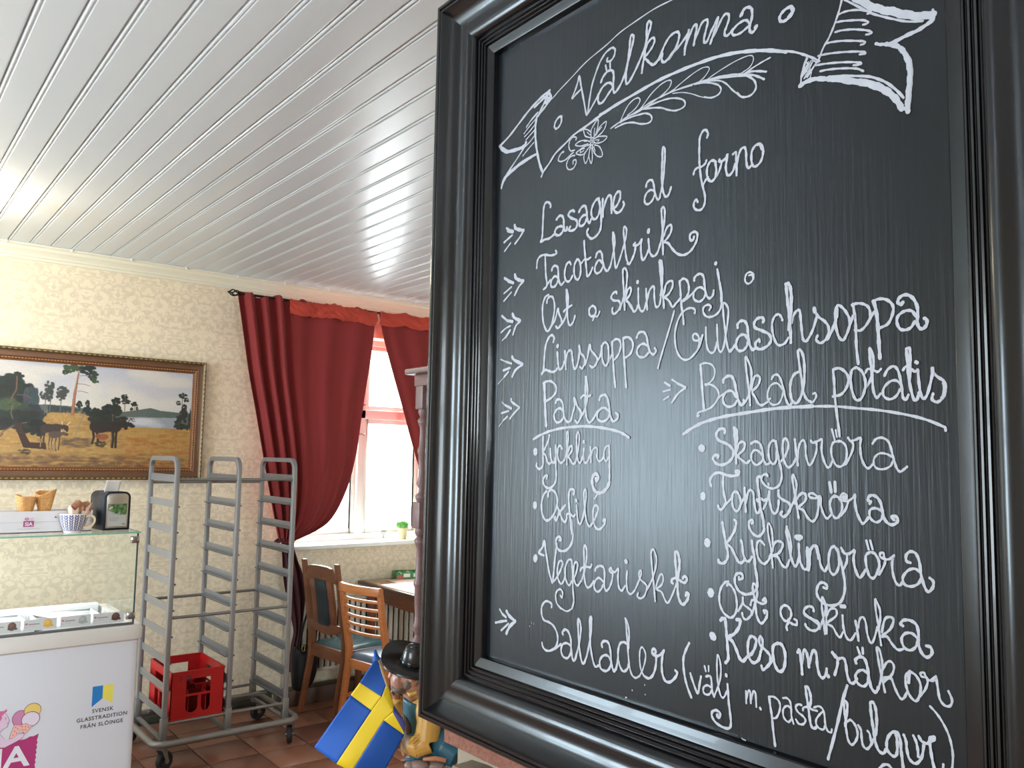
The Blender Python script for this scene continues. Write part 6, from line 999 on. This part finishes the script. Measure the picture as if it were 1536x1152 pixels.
def chair_ladder(name, label, loc, rz):
    t = thing(name, label, 'chair', loc, rz); W = .40; H_ = .905
    for s_ in (-1, 1):
        y = s_*(W/2-.017); pts = [(-.06, .0), (.0, .40), (.0, .50), (-.045, .72), (-.075, H_-.008)]; mb = MB(); q = []
        for i, (x, z) in enumerate(pts):
            wd = [.030, .040, .042, .036, .030][i]; wy = .032
            q += [(x-wd/2, y-wy/2, z), (x+wd/2, y-wy/2, z), (x+wd/2, y+wy/2, z), (x-wd/2, y+wy/2, z)]
        mb.add(q, [(3,2,1,0), (16,17,18,19)]+[(i*4+k, i*4+(k+1) % 4, (i+1)*4+(k+1) % 4, (i+1)*4+k) for i in range(4) for k in range(4)])
        mb.build('leg', M_oak, t, bevel=.004, world=False)
        taperleg((.40, s_*(W/2+.01), 0), (.385, s_*(W/2+.005), .42), .030, .042).build('leg', M_oak, t, bevel=.004, world=False)
    def slat(zc, hh, th, xo, nm):
        n = 14; mb = MB(); P = []
        for i in range(n+1):
            v = -1+2*i/n; y = v*(W/2-.004 if nm == 'top_rail' else W/2-.030); x = xo-.030*(1-v*v)
            P.append((x, y))
        prof = [(-th/2, -hh/2), (th/2, -hh/2), (th/2, hh/2), (-th/2, hh/2)]
        mb.add([(x+a, y, zc+b) for x, y in P for a, b in prof], [(i*4+k, i*4+(k+1) % 4, (i+1)*4+(k+1) % 4, (i+1)*4+k) for i in range(n) for k in range(4)]+[(3,2,1,0), (n*4, n*4+1, n*4+2, n*4+3)])
        mb.build(nm, M_oak, t, bevel=.003, world=False)
    slat(H_-.024, .050, .030, -.078, 'top_rail')
    for i in range(5): slat(H_-.088-.052*i, .018, .018, -.066+.011*i, 'slat')
    for a, b in (((.0, -W/2+.02, .40), (.385, -W/2, .40)), ((.0, W/2-.02, .40), (.385, W/2, .40)), ((.385, -W/2, .40), (.385, W/2, .40)), ((.0, -W/2+.03, .40), (.0, W/2-.03, .40))):
        MB().bar(a, b, .022, .055).build('seat_rail', M_oak, t, bevel=.003, world=False)
    for s_ in (-1, 1): MB().bar((-.03, s_*(W/2-.015), .20), (.39, s_*(W/2), .20), .018, .026).build('stretcher', M_oak, t, bevel=.003, world=False)
    seatpad(W+.02, .43, .425, .060, .0).build('seat', M_seatb, t, smooth=True, world=False)
    return t
def chair_splat(name, label, loc, rz):
    t = thing(name, label, 'chair', loc, rz); W = .41; H_ = 1.0
    for s_ in (-1, 1):
        y = s_*(W/2-.018); pts = [(-.07, .0), (.0, .38), (.0, .50), (-.05, .80), (-.085, H_)]; q = []
        for i, (x, z) in enumerate(pts):
            wd = [.032, .044, .044, .034, .028][i]; wy = .034
            q += [(x-wd/2, y-wy/2, z), (x+wd/2, y-wy/2, z), (x+wd/2, y+wy/2, z), (x-wd/2, y+wy/2, z)]
        MB().add(q, [(3,2,1,0), (16,17,18,19)]+[(i*4+k, i*4+(k+1) % 4, (i+1)*4+(k+1) % 4, (i+1)*4+k) for i in range(4) for k in range(4)]).build('leg', M_wal, t, bevel=.005, world=False)
        taperleg((.41, s_*(W/2), 0), (.40, s_*(W/2), .43), .030, .044).build('leg', M_wal, t, bevel=.004, world=False)
    # scrolled top rail: higher in the middle, scooped at each end
    top = [(-.187, .905), (-.168, .906), (-.150, .925), (-.128, .962), (-.09, .972), (0, .976), (.09, .972), (.128, .962), (.150, .925), (.168, .906), (.187, .905)]
    bot = [(.187, .868), (.1, .880), (0, .884), (-.1, .880), (-.187, .868)]
    MB().prism(top+bot, lambda a, b, h: (-.075+h-.12*(b-.9), a, b), -.012, .012).build('top_rail', M_wal, t, bevel=.003, world=False)
    low = [(-.187, .60), (.187, .60)]+[(.187-.374*i/10, .56-.035*math.sin(PI*i/10)) for i in range(11)]
    MB().prism(low, lambda a, b, h: (-.020+h-.10*(b-.55), a, b), -.012, .012).build('lower_rail', M_wal, t, bevel=.003, world=False)
    for y0, y1, m, nm in ((-.125, -.062, M_wal, 'splat'), (-.060, .060, mat('dark_teal_fabric', (34, 48, 56), rough=.5), 'upholstered_splat'), (.062, .125, M_wal, 'splat')):
        th = .010 if nm == 'splat' else .016
        MB().add([(x+dx, y, z) for (x, z) in ((-.025, .585), (-.045, .73), (-.073, .885)) for dx, y in ((-th, y0), (th, y0), (th, y1), (-th, y1))],
                 [(3,2,1,0), (8,9,10,11)]+[(i*4+k, i*4+(k+1) % 4, (i+1)*4+(k+1) % 4, (i+1)*4+k) for i in range(2) for k in range(4)]).build(nm, m, t, bevel=.003, world=False)
    for a, b in (((.0, -W/2+.02, .40), (.40, -W/2, .40)), ((.0, W/2-.02, .40), (.40, W/2, .40)), ((.40, -W/2, .40), (.40, W/2, .40)), ((.0, -W/2+.03, .40), (.0, W/2-.03, .40))):
        MB().bar(a, b, .022, .080).build('seat_rail', M_wal, t, bevel=.003, world=False)
    seatpad(W-.02, .43, .435, .040, .005).build('seat', M_seatt, t, smooth=True, world=False)
    return t
chair_splat('dining_chair', 'brown wooden chair with scrolled top rail and blue-green upholstered splat', (2.555, 5.055, 0), math.radians(8))
chair_ladder('dining_chair', 'honey-coloured wooden chair with horizontal slats and blue-grey seat', (2.59, 4.59, 0), math.radians(10))
# ------------------------------------------------------------------ handbag hanging beside the radiator
hb = thing('handbag', 'black leather handbag hanging by its strap behind the brown chair', 'handbag', (2.47, 5.25, .12))
M_lea = mat('black_leather', (14, 14, 16), rough=.5, spec=.3, bump=.3, bscale=70)
bp_ = [(-.10, .0), (-.02, -.012), (.06, .03), (.105, .13), (.10, .24), (.055, .285), (-.04, .26), (-.11, .275), (-.12, .14)]
bp_ = [tuple(p) for p in catmull(bp_+[bp_[0]], 4)[:-1]]
mb = MB(); k = len(bp_); lay = [(-.055, .80), (-.045, .93), (-.02, 1), (.02, 1), (.045, .93), (.055, .80)]
mb.add([(2.475+(a)*s_*.72, 5.25+h, .125+.135+(b-.135)*s_) for h, s_ in lay for a, b in bp_], [(j*k+i, j*k+(i+1) % k, (j+1)*k+(i+1) % k, (j+1)*k+i) for j in range(5) for i in range(k)]+[tuple(range(k)), tuple(range(6*k-1, 5*k-1, -1))])
mb.build('bag_body', M_lea, hb, smooth=True, ang=70)
MB().tube([(2.535, 5.24, .40), (2.545, 5.24, .50), (2.55, 5.22, .62), (2.555, 5.16, .80), (2.55, 5.13, .90)], .009, 8).build('strap', M_lea, hb, smooth=True)
MB().tube([(2.425, 5.24, .40), (2.44, 5.22, .55), (2.48, 5.18, .75), (2.53, 5.13, .90)], .008, 8).build('strap', M_lea, hb, smooth=True)
M_gold = mat('gold_clip', (176, 150, 100), rough=.3, metal=.8)
for x, z in ((2.432, .405), (2.535, .415)):
    MB().tube([(x+.011*math.cos(t), 5.19, z+.022*math.sin(t)) for t in [2*PI*i/14 for i in range(14)]], .003, 6, closed=True).build('strap_ring', M_gold, hb, smooth=True)
hb.location.x += .045; hb.location.y += .065
# ------------------------------------------------------------------ turned-wood shelf stand beyond the pillar
ts = thing('turned_shelf', 'old turned-wood shelf stand with knobbed posts, just behind the board', 'shelf', (1.65, 2.05, 0))
M_tw = wood('aged_rosy_wood', (112, 84, 82), rough=.4, amt=.25)
PX, PY = 1.385, 2.155
def post(x, y):
    MB().box(x-.019, x+.019, y-.019, y+.019, 0, .06).build('post_block', M_tw, ts, bevel=.002)
    prof = []; zs = [(.06, .88)] 
    segs = [(.06, .955), (1.125, 1.480), (1.560, 1.845)]
    for z0, z1 in segs:
        h = z1-z0; pr = [(.014, 0), (.019, .012), (.019, .02), (.010, .03), (.009, .04), (.017, .055), (.012, .075), (.0105, .10), (.0125, h*.35), (.0135, h*.5), (.017, h*.5+.008), (.017, h*.5+.016), (.0125, h*.5+.026), (.0115, h-.09), (.0105, h-.06), (.017, h-.045), (.019, h-.035), (.011, h-.025), (.018, h-.012), (.016, h)]
        MB().lathe([(0.0001, z0)]+[(r, z0+z) for r, z in pr]+[(.0001, z1)], (x, y, 0), 18).build('spindle', M_tw, ts, smooth=True, ang=60)
    for z0, z1 in ((.955, 1.125), (1.480, 1.560), (1.845, 1.950)):
        MB().box(x-.020, x+.020, y-.020, y+.020, z0, z1).build('post_block', M_tw, ts, bevel=.002)
for x, y in ((PX, PY), (PX+.30, PY-.24*0), (PX, PY-.62), (PX+.30, PY-.62)): post(x, y)
for z in (.03, 1.015, 1.52):
    MB().box(PX-.006, PX+.31, PY-.63, PY+.006, z, z+.016).build('shelf_board', M_tw, ts, bevel=.003)
tp_ = MB().prism(rrect(PX-.055, PX+.355, PY-.68, PY+.045, .02), lambda a, b, h: (a, b, h), 1.951, 1.968); tp_.build('top_board', M_tw, ts, bevel=.005)
MB().box(PX-.024, PX+.32, PY-.645, PY+.024, 1.915, 1.951).build('frieze', M_tw, ts, bevel=.003)
# ------------------------------------------------------------------ ledge, figurine and flag
FA = math.radians(-38.8); cf, sf_ = math.cos(FA), math.sin(FA); F0 = Vector((1.056, 1.632, 1.007))
led = thing('stone_ledge', 'low rough stone ledge carrying the seated figurine', 'ledge', (1.14, 1.5, 0))
roughbox(1.045, 1.36, 1.27, 1.65, .55, .985, .008, 6, .10).build('stone', M_stone, led, smooth=True, ang=70)
roughbox(1.045, 1.36, 1.27, 1.65, 0, .57, .008, 6, .10).build('stone', M_stone, led, smooth=True, ang=70)
def LW(x, y, z): return (F0.x+x*cf-y*sf_, F0.y+x*sf_+y*cf, F0.z+z)
fg = thing('figurine', 'painted figurine of a bearded man in black hat and yellow shirt', 'figurine', tuple(F0))
def fit(mb): mb.v = [LW(*p) for p in mb.v]; return mb
def remesh(o, vox=.0022, sm=3):
    md = o.modifiers.new('re', 'REMESH'); md.mode = 'VOXEL'; md.voxel_size = vox; md.use_smooth_shade = True
    ms = o.modifiers.new('sm', 'SMOOTH'); ms.iterations = sm; ms.factor = .5; return o
M_skin = mat('painted_skin', (206, 150, 128), rough=.35, noise_amt=.06, nscale=30); M_beard = mat('grey_beard', (136, 120, 110), rough=.6, noise_amt=.55, nscale=160, bump=.9, bscale=260, bdist=.003)
M_hat = mat('black_hat_paint', (30, 29, 26), rough=.28, coat=.3); M_yel = mat('yellow_shirt_paint', (214, 166, 84), rough=.38, noise_amt=.15, nscale=26); M_teal = mat('teal_paint', (34, 88, 108), rough=.32, noise_amt=.3, nscale=18)
M_vest = mat('vest_paint', (62, 104, 118), rough=.35, noise_amt=.25, nscale=24); M_brn = mat('brown_paint', (84, 62, 50), rough=.4)
# px->local helper (the figure was laid out at 655 px per metre)
D0 = 1.864
def f_(px, py, y=0):
    k = (D0+y)/D0; px = 768+(px-768)*k; py = 672+(py-672)*k; return ((px-625)/662.5, y, (1145-py)/662.5)
h = MB()                                # head, face turned to the left
h.ball(f_(608, 1017, .0), (.030, .027, .034), 20, 14); h.ball(f_(598, 1024, -.002), (.025, .023, .028), 18, 12)
h.ball(f_(597, 1034, -.001), (.018, .018, .014), 14, 10); h.ball(f_(589, 1013, -.004), (.009, .009, .008), 12, 8)
h.tube([f_(587, 1008, -.004), f_(583.5, 1015, -.005), f_(582, 1018, -.005), f_(587, 1020, -.004)], [.005, .0075, .0085, .005], 10)
h.ball(f_(595, 1021, -.018), (.009, .007, .007)); h.ball(f_(587, 1025, -.004), (.007, .010, .003)); h.ball(f_(587.5, 1029, -.004), (.006, .009, .003))
h.tube([f_(610, 1030, 0), f_(617, 1048, .004)], [.020, .023], 14)
remesh(fit(h).build('head', M_skin, fg, smooth=True), .0018, 2)
e = MB()
for yy in (-.017,): e.ball(f_(591, 1011, yy), (.003, .0035, .003), 10, 8)
fit(e).build('eye', mat('eye_dark', (40, 32, 28), rough=.2), fg, smooth=True)
ear = MB().ball(f_(613, 1020, -.027), (.007, .004, .011), 12, 8); fit(ear).build('ear', M_skin, fg, smooth=True)
b = MB(); b.ball(f_(598, 1036, -.003), (.022, .0215, .012), 18, 12); b.ball(f_(590, 1033, -.004), (.012, .015, .011), 14, 10); b.ball(f_(608, 1027, -.010), (.013, .019, .017), 14, 10); b.ball(f_(613, 1019, -.008), (.010, .021, .014), 14, 10)
b.tube([f_(586, 1023, -.012), f_(584.5, 1024, -.004), f_(586, 1023, .006)], [.003, .0045, .003], 8)
remesh(fit(b).build('beard', M_beard, fg, smooth=True), .0018, 2)
hair = MB().ball(f_(619, 1016, .004), (.020, .026, .022), 16, 10); remesh(fit(hair).build('hair', M_beard, fg, smooth=True), .002, 2)
# hat: dished brim and dented crown, tipped towards the viewer
tilt = math.radians(10); ct, st_ = math.cos(tilt), math.sin(tilt); roll = math.radians(10); crl, srl = math.cos(roll), math.sin(roll)
def HT(x, y, z):
    y, z = y*ct-z*st_, y*st_+z*ct; x, z = x*crl+z*srl, -x*srl+z*crl
    c = f_(616, 998, 0); return (x+c[0], y+c[1]-.004, z+c[2])
def brim(u, v, dz=0):
    th = 2*PI*u; r = .012+(.062)*v; x = r*math.cos(th)*1.02; y = r*math.sin(th)*.72
    curl = .026*v**3*max(0, math.sin(th))**1.2+.020*v**3*max(0, -math.cos(th))**2*max(0, math.sin(th)+.5)-.010*v**3*max(0, -math.sin(th))
    return HT(x, y, curl+dz)
bm_ = MB(); bm_.grid(lambda u, v: brim(u, v, .0), 56, 12); bm_.grid(lambda u, v: brim(u, v, -.004), 56, 12)
bm_.add([brim(i/56, 1, 0) for i in range(57)]+[brim(i/56, 1, -.004) for i in range(57)], [(i, i+1, 58+i, 57+i) for i in range(56)])
hatb = fit(bm_).build('hat', M_hat, fg, smooth=True, ang=70)
def crown(p, a, z):
    d = max(0, (z-.022)/.024); dent = .016*d*math.exp(-(p[0]/.012)**2*.0-(p[1]/.010)**2); pinch = 1-.25*d*abs(math.sin(a))**2
    q = HT(p[0]*1.0, p[1]*.86*pinch, z-dent); return q
cm = MB().lathe([(.031, -.003), (.0315, .006), (.030, .018), (.028, .030), (.024, .039), (.016, .044), (.008, .045), (0, .045)], (0, 0, 0), 36, 'z', crown)
fit(cm).build('hat_crown', M_hat, hatb, smooth=True, ang=80)
hbnd = MB().lathe([(.0322, .0), (.0328, .001), (.0325, .009), (.0315, .010)], (0, 0, 0), 36, 'z', lambda p, a, z: HT(p[0], p[1]*.86, z)); fit(hbnd).build('hat_band', mat('hat_band', (22, 22, 22), rough=.2), hatb, smooth=True)
# torso, arms, legs
s = MB(); s.tube([f_(640, 1115, .01), f_(638, 1085, .008), f_(632, 1062, .006), f_(622, 1048, .004)], [.050, .052, .042, .026], 20)
s.tube([f_(630, 1056, -.030), f_(641, 1082, -.046), f_(639, 1110, -.048)], [.024, .027, .030], 16)          # near upper arm
s.tube([f_(640, 1112, -.048), f_(622, 1122, -.054), f_(607, 1119, -.056)], [.030, .024, .017], 16)           # near forearm
s.tube([f_(622, 1054, .030), f_(606, 1068, .026), f_(598, 1064, .012), f_(592, 1052, .004)], [.022, .020, .017, .014], 14)  # far arm, hand to chin
sh = remesh(fit(s).build('shirt', M_yel, fg, smooth=True), .0024, 2)
for q in range(6):
    a = q/5; fr_ = MB().tube([f_(610+3*a, 1119+2*math.sin(q), -.066+.004*q), f_(618+6*a, 1110+5*q, -.076-.002*math.sin(q)), f_(630, 1100+6.5*q, -.077+.004*abs(q-2.5))], [.0012, .0034, .0010], 8)
    fit(fr_).build('sleeve_fold', M_yel, fg, smooth=True)
cf_ = MB().tube([f_(610, 1119, -.056), f_(600, 1117, -.058)], [.0175, .0165], 16); fit(cf_).build('cuff', mat('cuff_white', (222, 206, 184), rough=.4), fg, smooth=True)
col_ = MB().tube([f_(606, 1040, -.012), f_(613, 1046, -.020), f_(622, 1042, -.018)], [.004, .007, .005], 10); fit(col_).build('collar', M_yel, fg, smooth=True)
v_ = MB(); v_.grid(lambda u, v: (f_(606+26*u+4*v, 1050+55*v, 0)[0], -.040-.013*math.sin(PI*u)+.004*v, f_(0, 1052+52*v-10*(1-u)*(1-v), 0)[2]), 14, 14)
fit(v_).build('vest', M_vest, fg, smooth=True, solid=.006)
st2 = MB().tube([f_(603, 1062, -.020), f_(607, 1082, -.046), f_(611, 1104, -.060)], [.006, .007, .006], 8); fit(st2).build('braces', M_brn, fg, smooth=True)
tr_ = MB(); tr_.tube([f_(648, 1118, .0), f_(640, 1128, -.020), f_(620, 1134, -.040)], [.046, .036, .024], 18); tr_.tube([f_(620, 1134, -.040), f_(622, 1143, -.040)], [.022, .018], 14)
tr_.tube([f_(655, 1112, -.015), f_(672, 1122, -.040), f_(688, 1134, -.050)], [.044, .036, .028], 18)
remesh(fit(tr_).build('trousers', M_teal, fg, smooth=True), .0026, 3)
for i, (x, y) in enumerate(((628, -.050), (652, -.040))):
    bo = MB(); bo.ball(f_(x, 1148, y-.012), (.024, .014, .010), 16, 10); bo.ball(f_(x-14, 1149, y-.014), (.012, .011, .008), 12, 8)
    fit(bo).build('boot', mat('silver_brown_boot', (150, 130, 122), rough=.35), fg, smooth=True)
ch_ = MB().tube([f_(634, 1140, -.072), f_(652, 1138.5, -.074), f_(668, 1141, -.070)], [.004, .0055, .005], 10); fit(ch_).build('walking_stick', mat('wood_stick', (190, 128, 92), rough=.35), fg, smooth=True)
# hands with fingers
hd = MB(); pc = f_(597, 1117, -.058); hd.ball(pc, (.010, .009, .012), 12, 8)
for q in range(4):
    l = (.020, .023, .022, .018)[q]; x0 = pc[0]-.004; z0 = pc[2]+.008-.0055*q
    hd.tube([(x0, pc[1]-.004, z0), (x0-.010, pc[1]-.012, z0), (x0-.013, pc[1]-.004, z0), (x0-.009, pc[1]+.004, z0)], [.0034, .0032, .003, .0024], 8)
hd.tube([(pc[0], pc[1]-.006, pc[2]+.008), (pc[0]-.006, pc[1]-.012, pc[2]+.014), (pc[0]-.012, pc[1]-.010, pc[2]+.014)], [.0042, .0036, .003], 8)
fit(hd).build('hand', M_skin, fg, smooth=True)
h2 = MB(); pc = f_(591, 1046, .002); h2.ball(pc, (.010, .011, .009), 12, 8)
for q in range(4): h2.tube([(pc[0]-.004, pc[1]-.008+.005*q, pc[2]+.002), (pc[0]-.010, pc[1]-.009+.005*q, pc[2]+.008), (pc[0]-.006, pc[1]-.009+.005*q, pc[2]+.014+.002*(q in (1, 2)))], [.0032, .003, .0024], 8)
h2.tube([(pc[0]+.004, pc[1]-.008, pc[2]+.004), (pc[0]+.008, pc[1]-.010, pc[2]+.011)], [.0036, .0026], 8)
fit(h2).build('hand', M_skin, fg, smooth=True)
# flag held by the figurine
fl_ = thing('swedish_flag', 'blue flag with yellow cross on a short stick, held by the figurine', 'flag', LW(*f_(600, 1117, -.09)))
M_fb = mat('flag_blue', (6, 80, 170), rough=.6, noise_amt=.05, nscale=40); M_fy = mat('flag_yellow', (232, 200, 28), rough=.6)
M_stick = mat('pale_stick', (196, 160, 110), rough=.5)
yF = -.095
stk = MB().tube([f_(556, 980, yF+.008), f_(575, 1030, yF+.012), f_(596, 1100, yF+.012), f_(604, 1135, yF+.012)], .0028, 8); fit(stk).build('stick', M_stick, fl_, smooth=True)
# cloth corners in layout px: hoist runs A->B, fly runs to C (from A) and D (from B)
A_, B_c = (559, 996), (612, 1110); 
FO = Vector((-.565, .83)); FO.normalize()
def flagp(s_, t):   # s along hoist 0..1 (top to bottom), t along fly 0..1
    # traced control grid rows (hoist s) x columns (fly t)
    g = [[(558, 993), (534.5, 1030), (521.5, 1049), (496, 1088), (469.5, 1126)],
         [(577, 1012), (546, 1041), (538, 1056), (513, 1096), (503, 1149)],
         [(577.5, 1029), (567.5, 1051), (553.7, 1071.3), (530, 1110), (503.5, 1149.5)],
         [(587, 1051), (588, 1067), (572.5, 1084.5), (555, 1115), (529.5, 1156)],
         [(604, 1088), (604, 1104), (603, 1106), (585, 1138), (560, 1178)]]
    return g
rows_s = [0, .20, .40, .60, 1.0]
CP = {  # (s,t) control: s rows 0,.4,.6,1 ; t cols 0,.3125,.5-ish,1
 (0,0): (558, 993), (0,1): (534.6, 1030), (0,2): (521.6, 1048.6), (0,3): (469.4, 1126),
 (1,0): (576.5, 1028), (1,1): (568.5, 1050.5), (1,2): (554, 1071), (1,3): (503.5, 1149.5),
 (2,0): (587, 1062), (2,1): (586, 1073), (2,2): (572.5, 1084.7), (2,3): (527, 1160),
 (3,0): (604.5, 1087), (3,1): (604.7, 1103.5), (3,2): (604.5, 1105.5), (3,3): (566, 1178)}
ss = [0, .4, .6, 1.0]; tt = [0, .3125, .4375, 1.0]
def FP(s_, t):
    i = max(k for k in range(3) if s_ >= ss[k]-1e-9); j = max(k for k in range(3) if t >= tt[k]-1e-9)
    a = (s_-ss[i])/(ss[i+1]-ss[i]); b = (t-tt[j])/(tt[j+1]-tt[j])
    q = [CP[(i, j)], CP[(i, j+1)], CP[(i+1, j)], CP[(i+1, j+1)]]
    x = (1-a)*((1-b)*q[0][0]+b*q[1][0])+a*((1-b)*q[2][0]+b*q[3][0]); y = (1-a)*((1-b)*q[0][1]+b*q[1][1])+a*((1-b)*q[2][1]+b*q[3][1])
    return f_(x, y, yF+.010*math.sin(s_*5+t*2.5)*(1-.4*t)+.004*math.sin(9*t+4*s_))
def patch(nm, s0, s1, t0, t1, m):
    n = 14; mb = MB(); mb.grid(lambda u, v: FP(s0+(s1-s0)*v, t0+(t1-t0)*u), n, n)
    fit(mb).build(nm, m, fl_, smooth=True, solid=.0008, ang=80)
patch('blue_field', 0, .4, 0, .3125, M_fb); patch('blue_field', 0, .4, .4375, 1, M_fb); patch('blue_field', .6, 1, .4375, 1, M_fb)
patch('yellow_cross', .4, .6, 0, 1, M_fy); patch('yellow_cross', 0, .4, .3125, .4375, M_fy); patch('yellow_cross', .6, 1, .3125, .4375, M_fy); patch('blue_field', .6, 1, 0, .3125, mat('flag_blue_shade', (58, 60, 120), rough=.6))  # last patch: folded hoist quarter, same blue cloth with shade put into its colour
kn = MB().tube([f_(555.5, 981, yF), f_(557, 988, yF), f_(559, 996, yF)], [.003, .004, .010], 10); fit(kn).build('knotted_corner', M_fb, fl_, smooth=True)
# ------------------------------------------------------------------ ceiling lamp left of the frame
LPX, LPY = .28, 4.55
lp = thing('ceiling_lamp', 'round white glass ceiling lamp', 'lamp', (LPX, LPY, CZ))
MB().lathe([(.0001, 0), (.07, 0), (.075, -.01), (.07, -.03), (.05, -.04)], (LPX, LPY, CZ-.001), 28).build('base', M_chr, lp, smooth=True)
em = bpy.data.materials.new('lamp_glow'); em.use_nodes = True; pb2 = em.node_tree.nodes['Principled BSDF']; pb2.inputs['Emission Color'].default_value = (1, .90, .70, 1); pb2.inputs['Emission Strength'].default_value = 34
MB().lathe([(.05, -.04), (.10, -.07), (.125, -.12), (.10, -.17), (.05, -.20), (.0001, -.205)], (LPX, LPY, CZ-.001), 32).build('globe', em, lp, smooth=True)
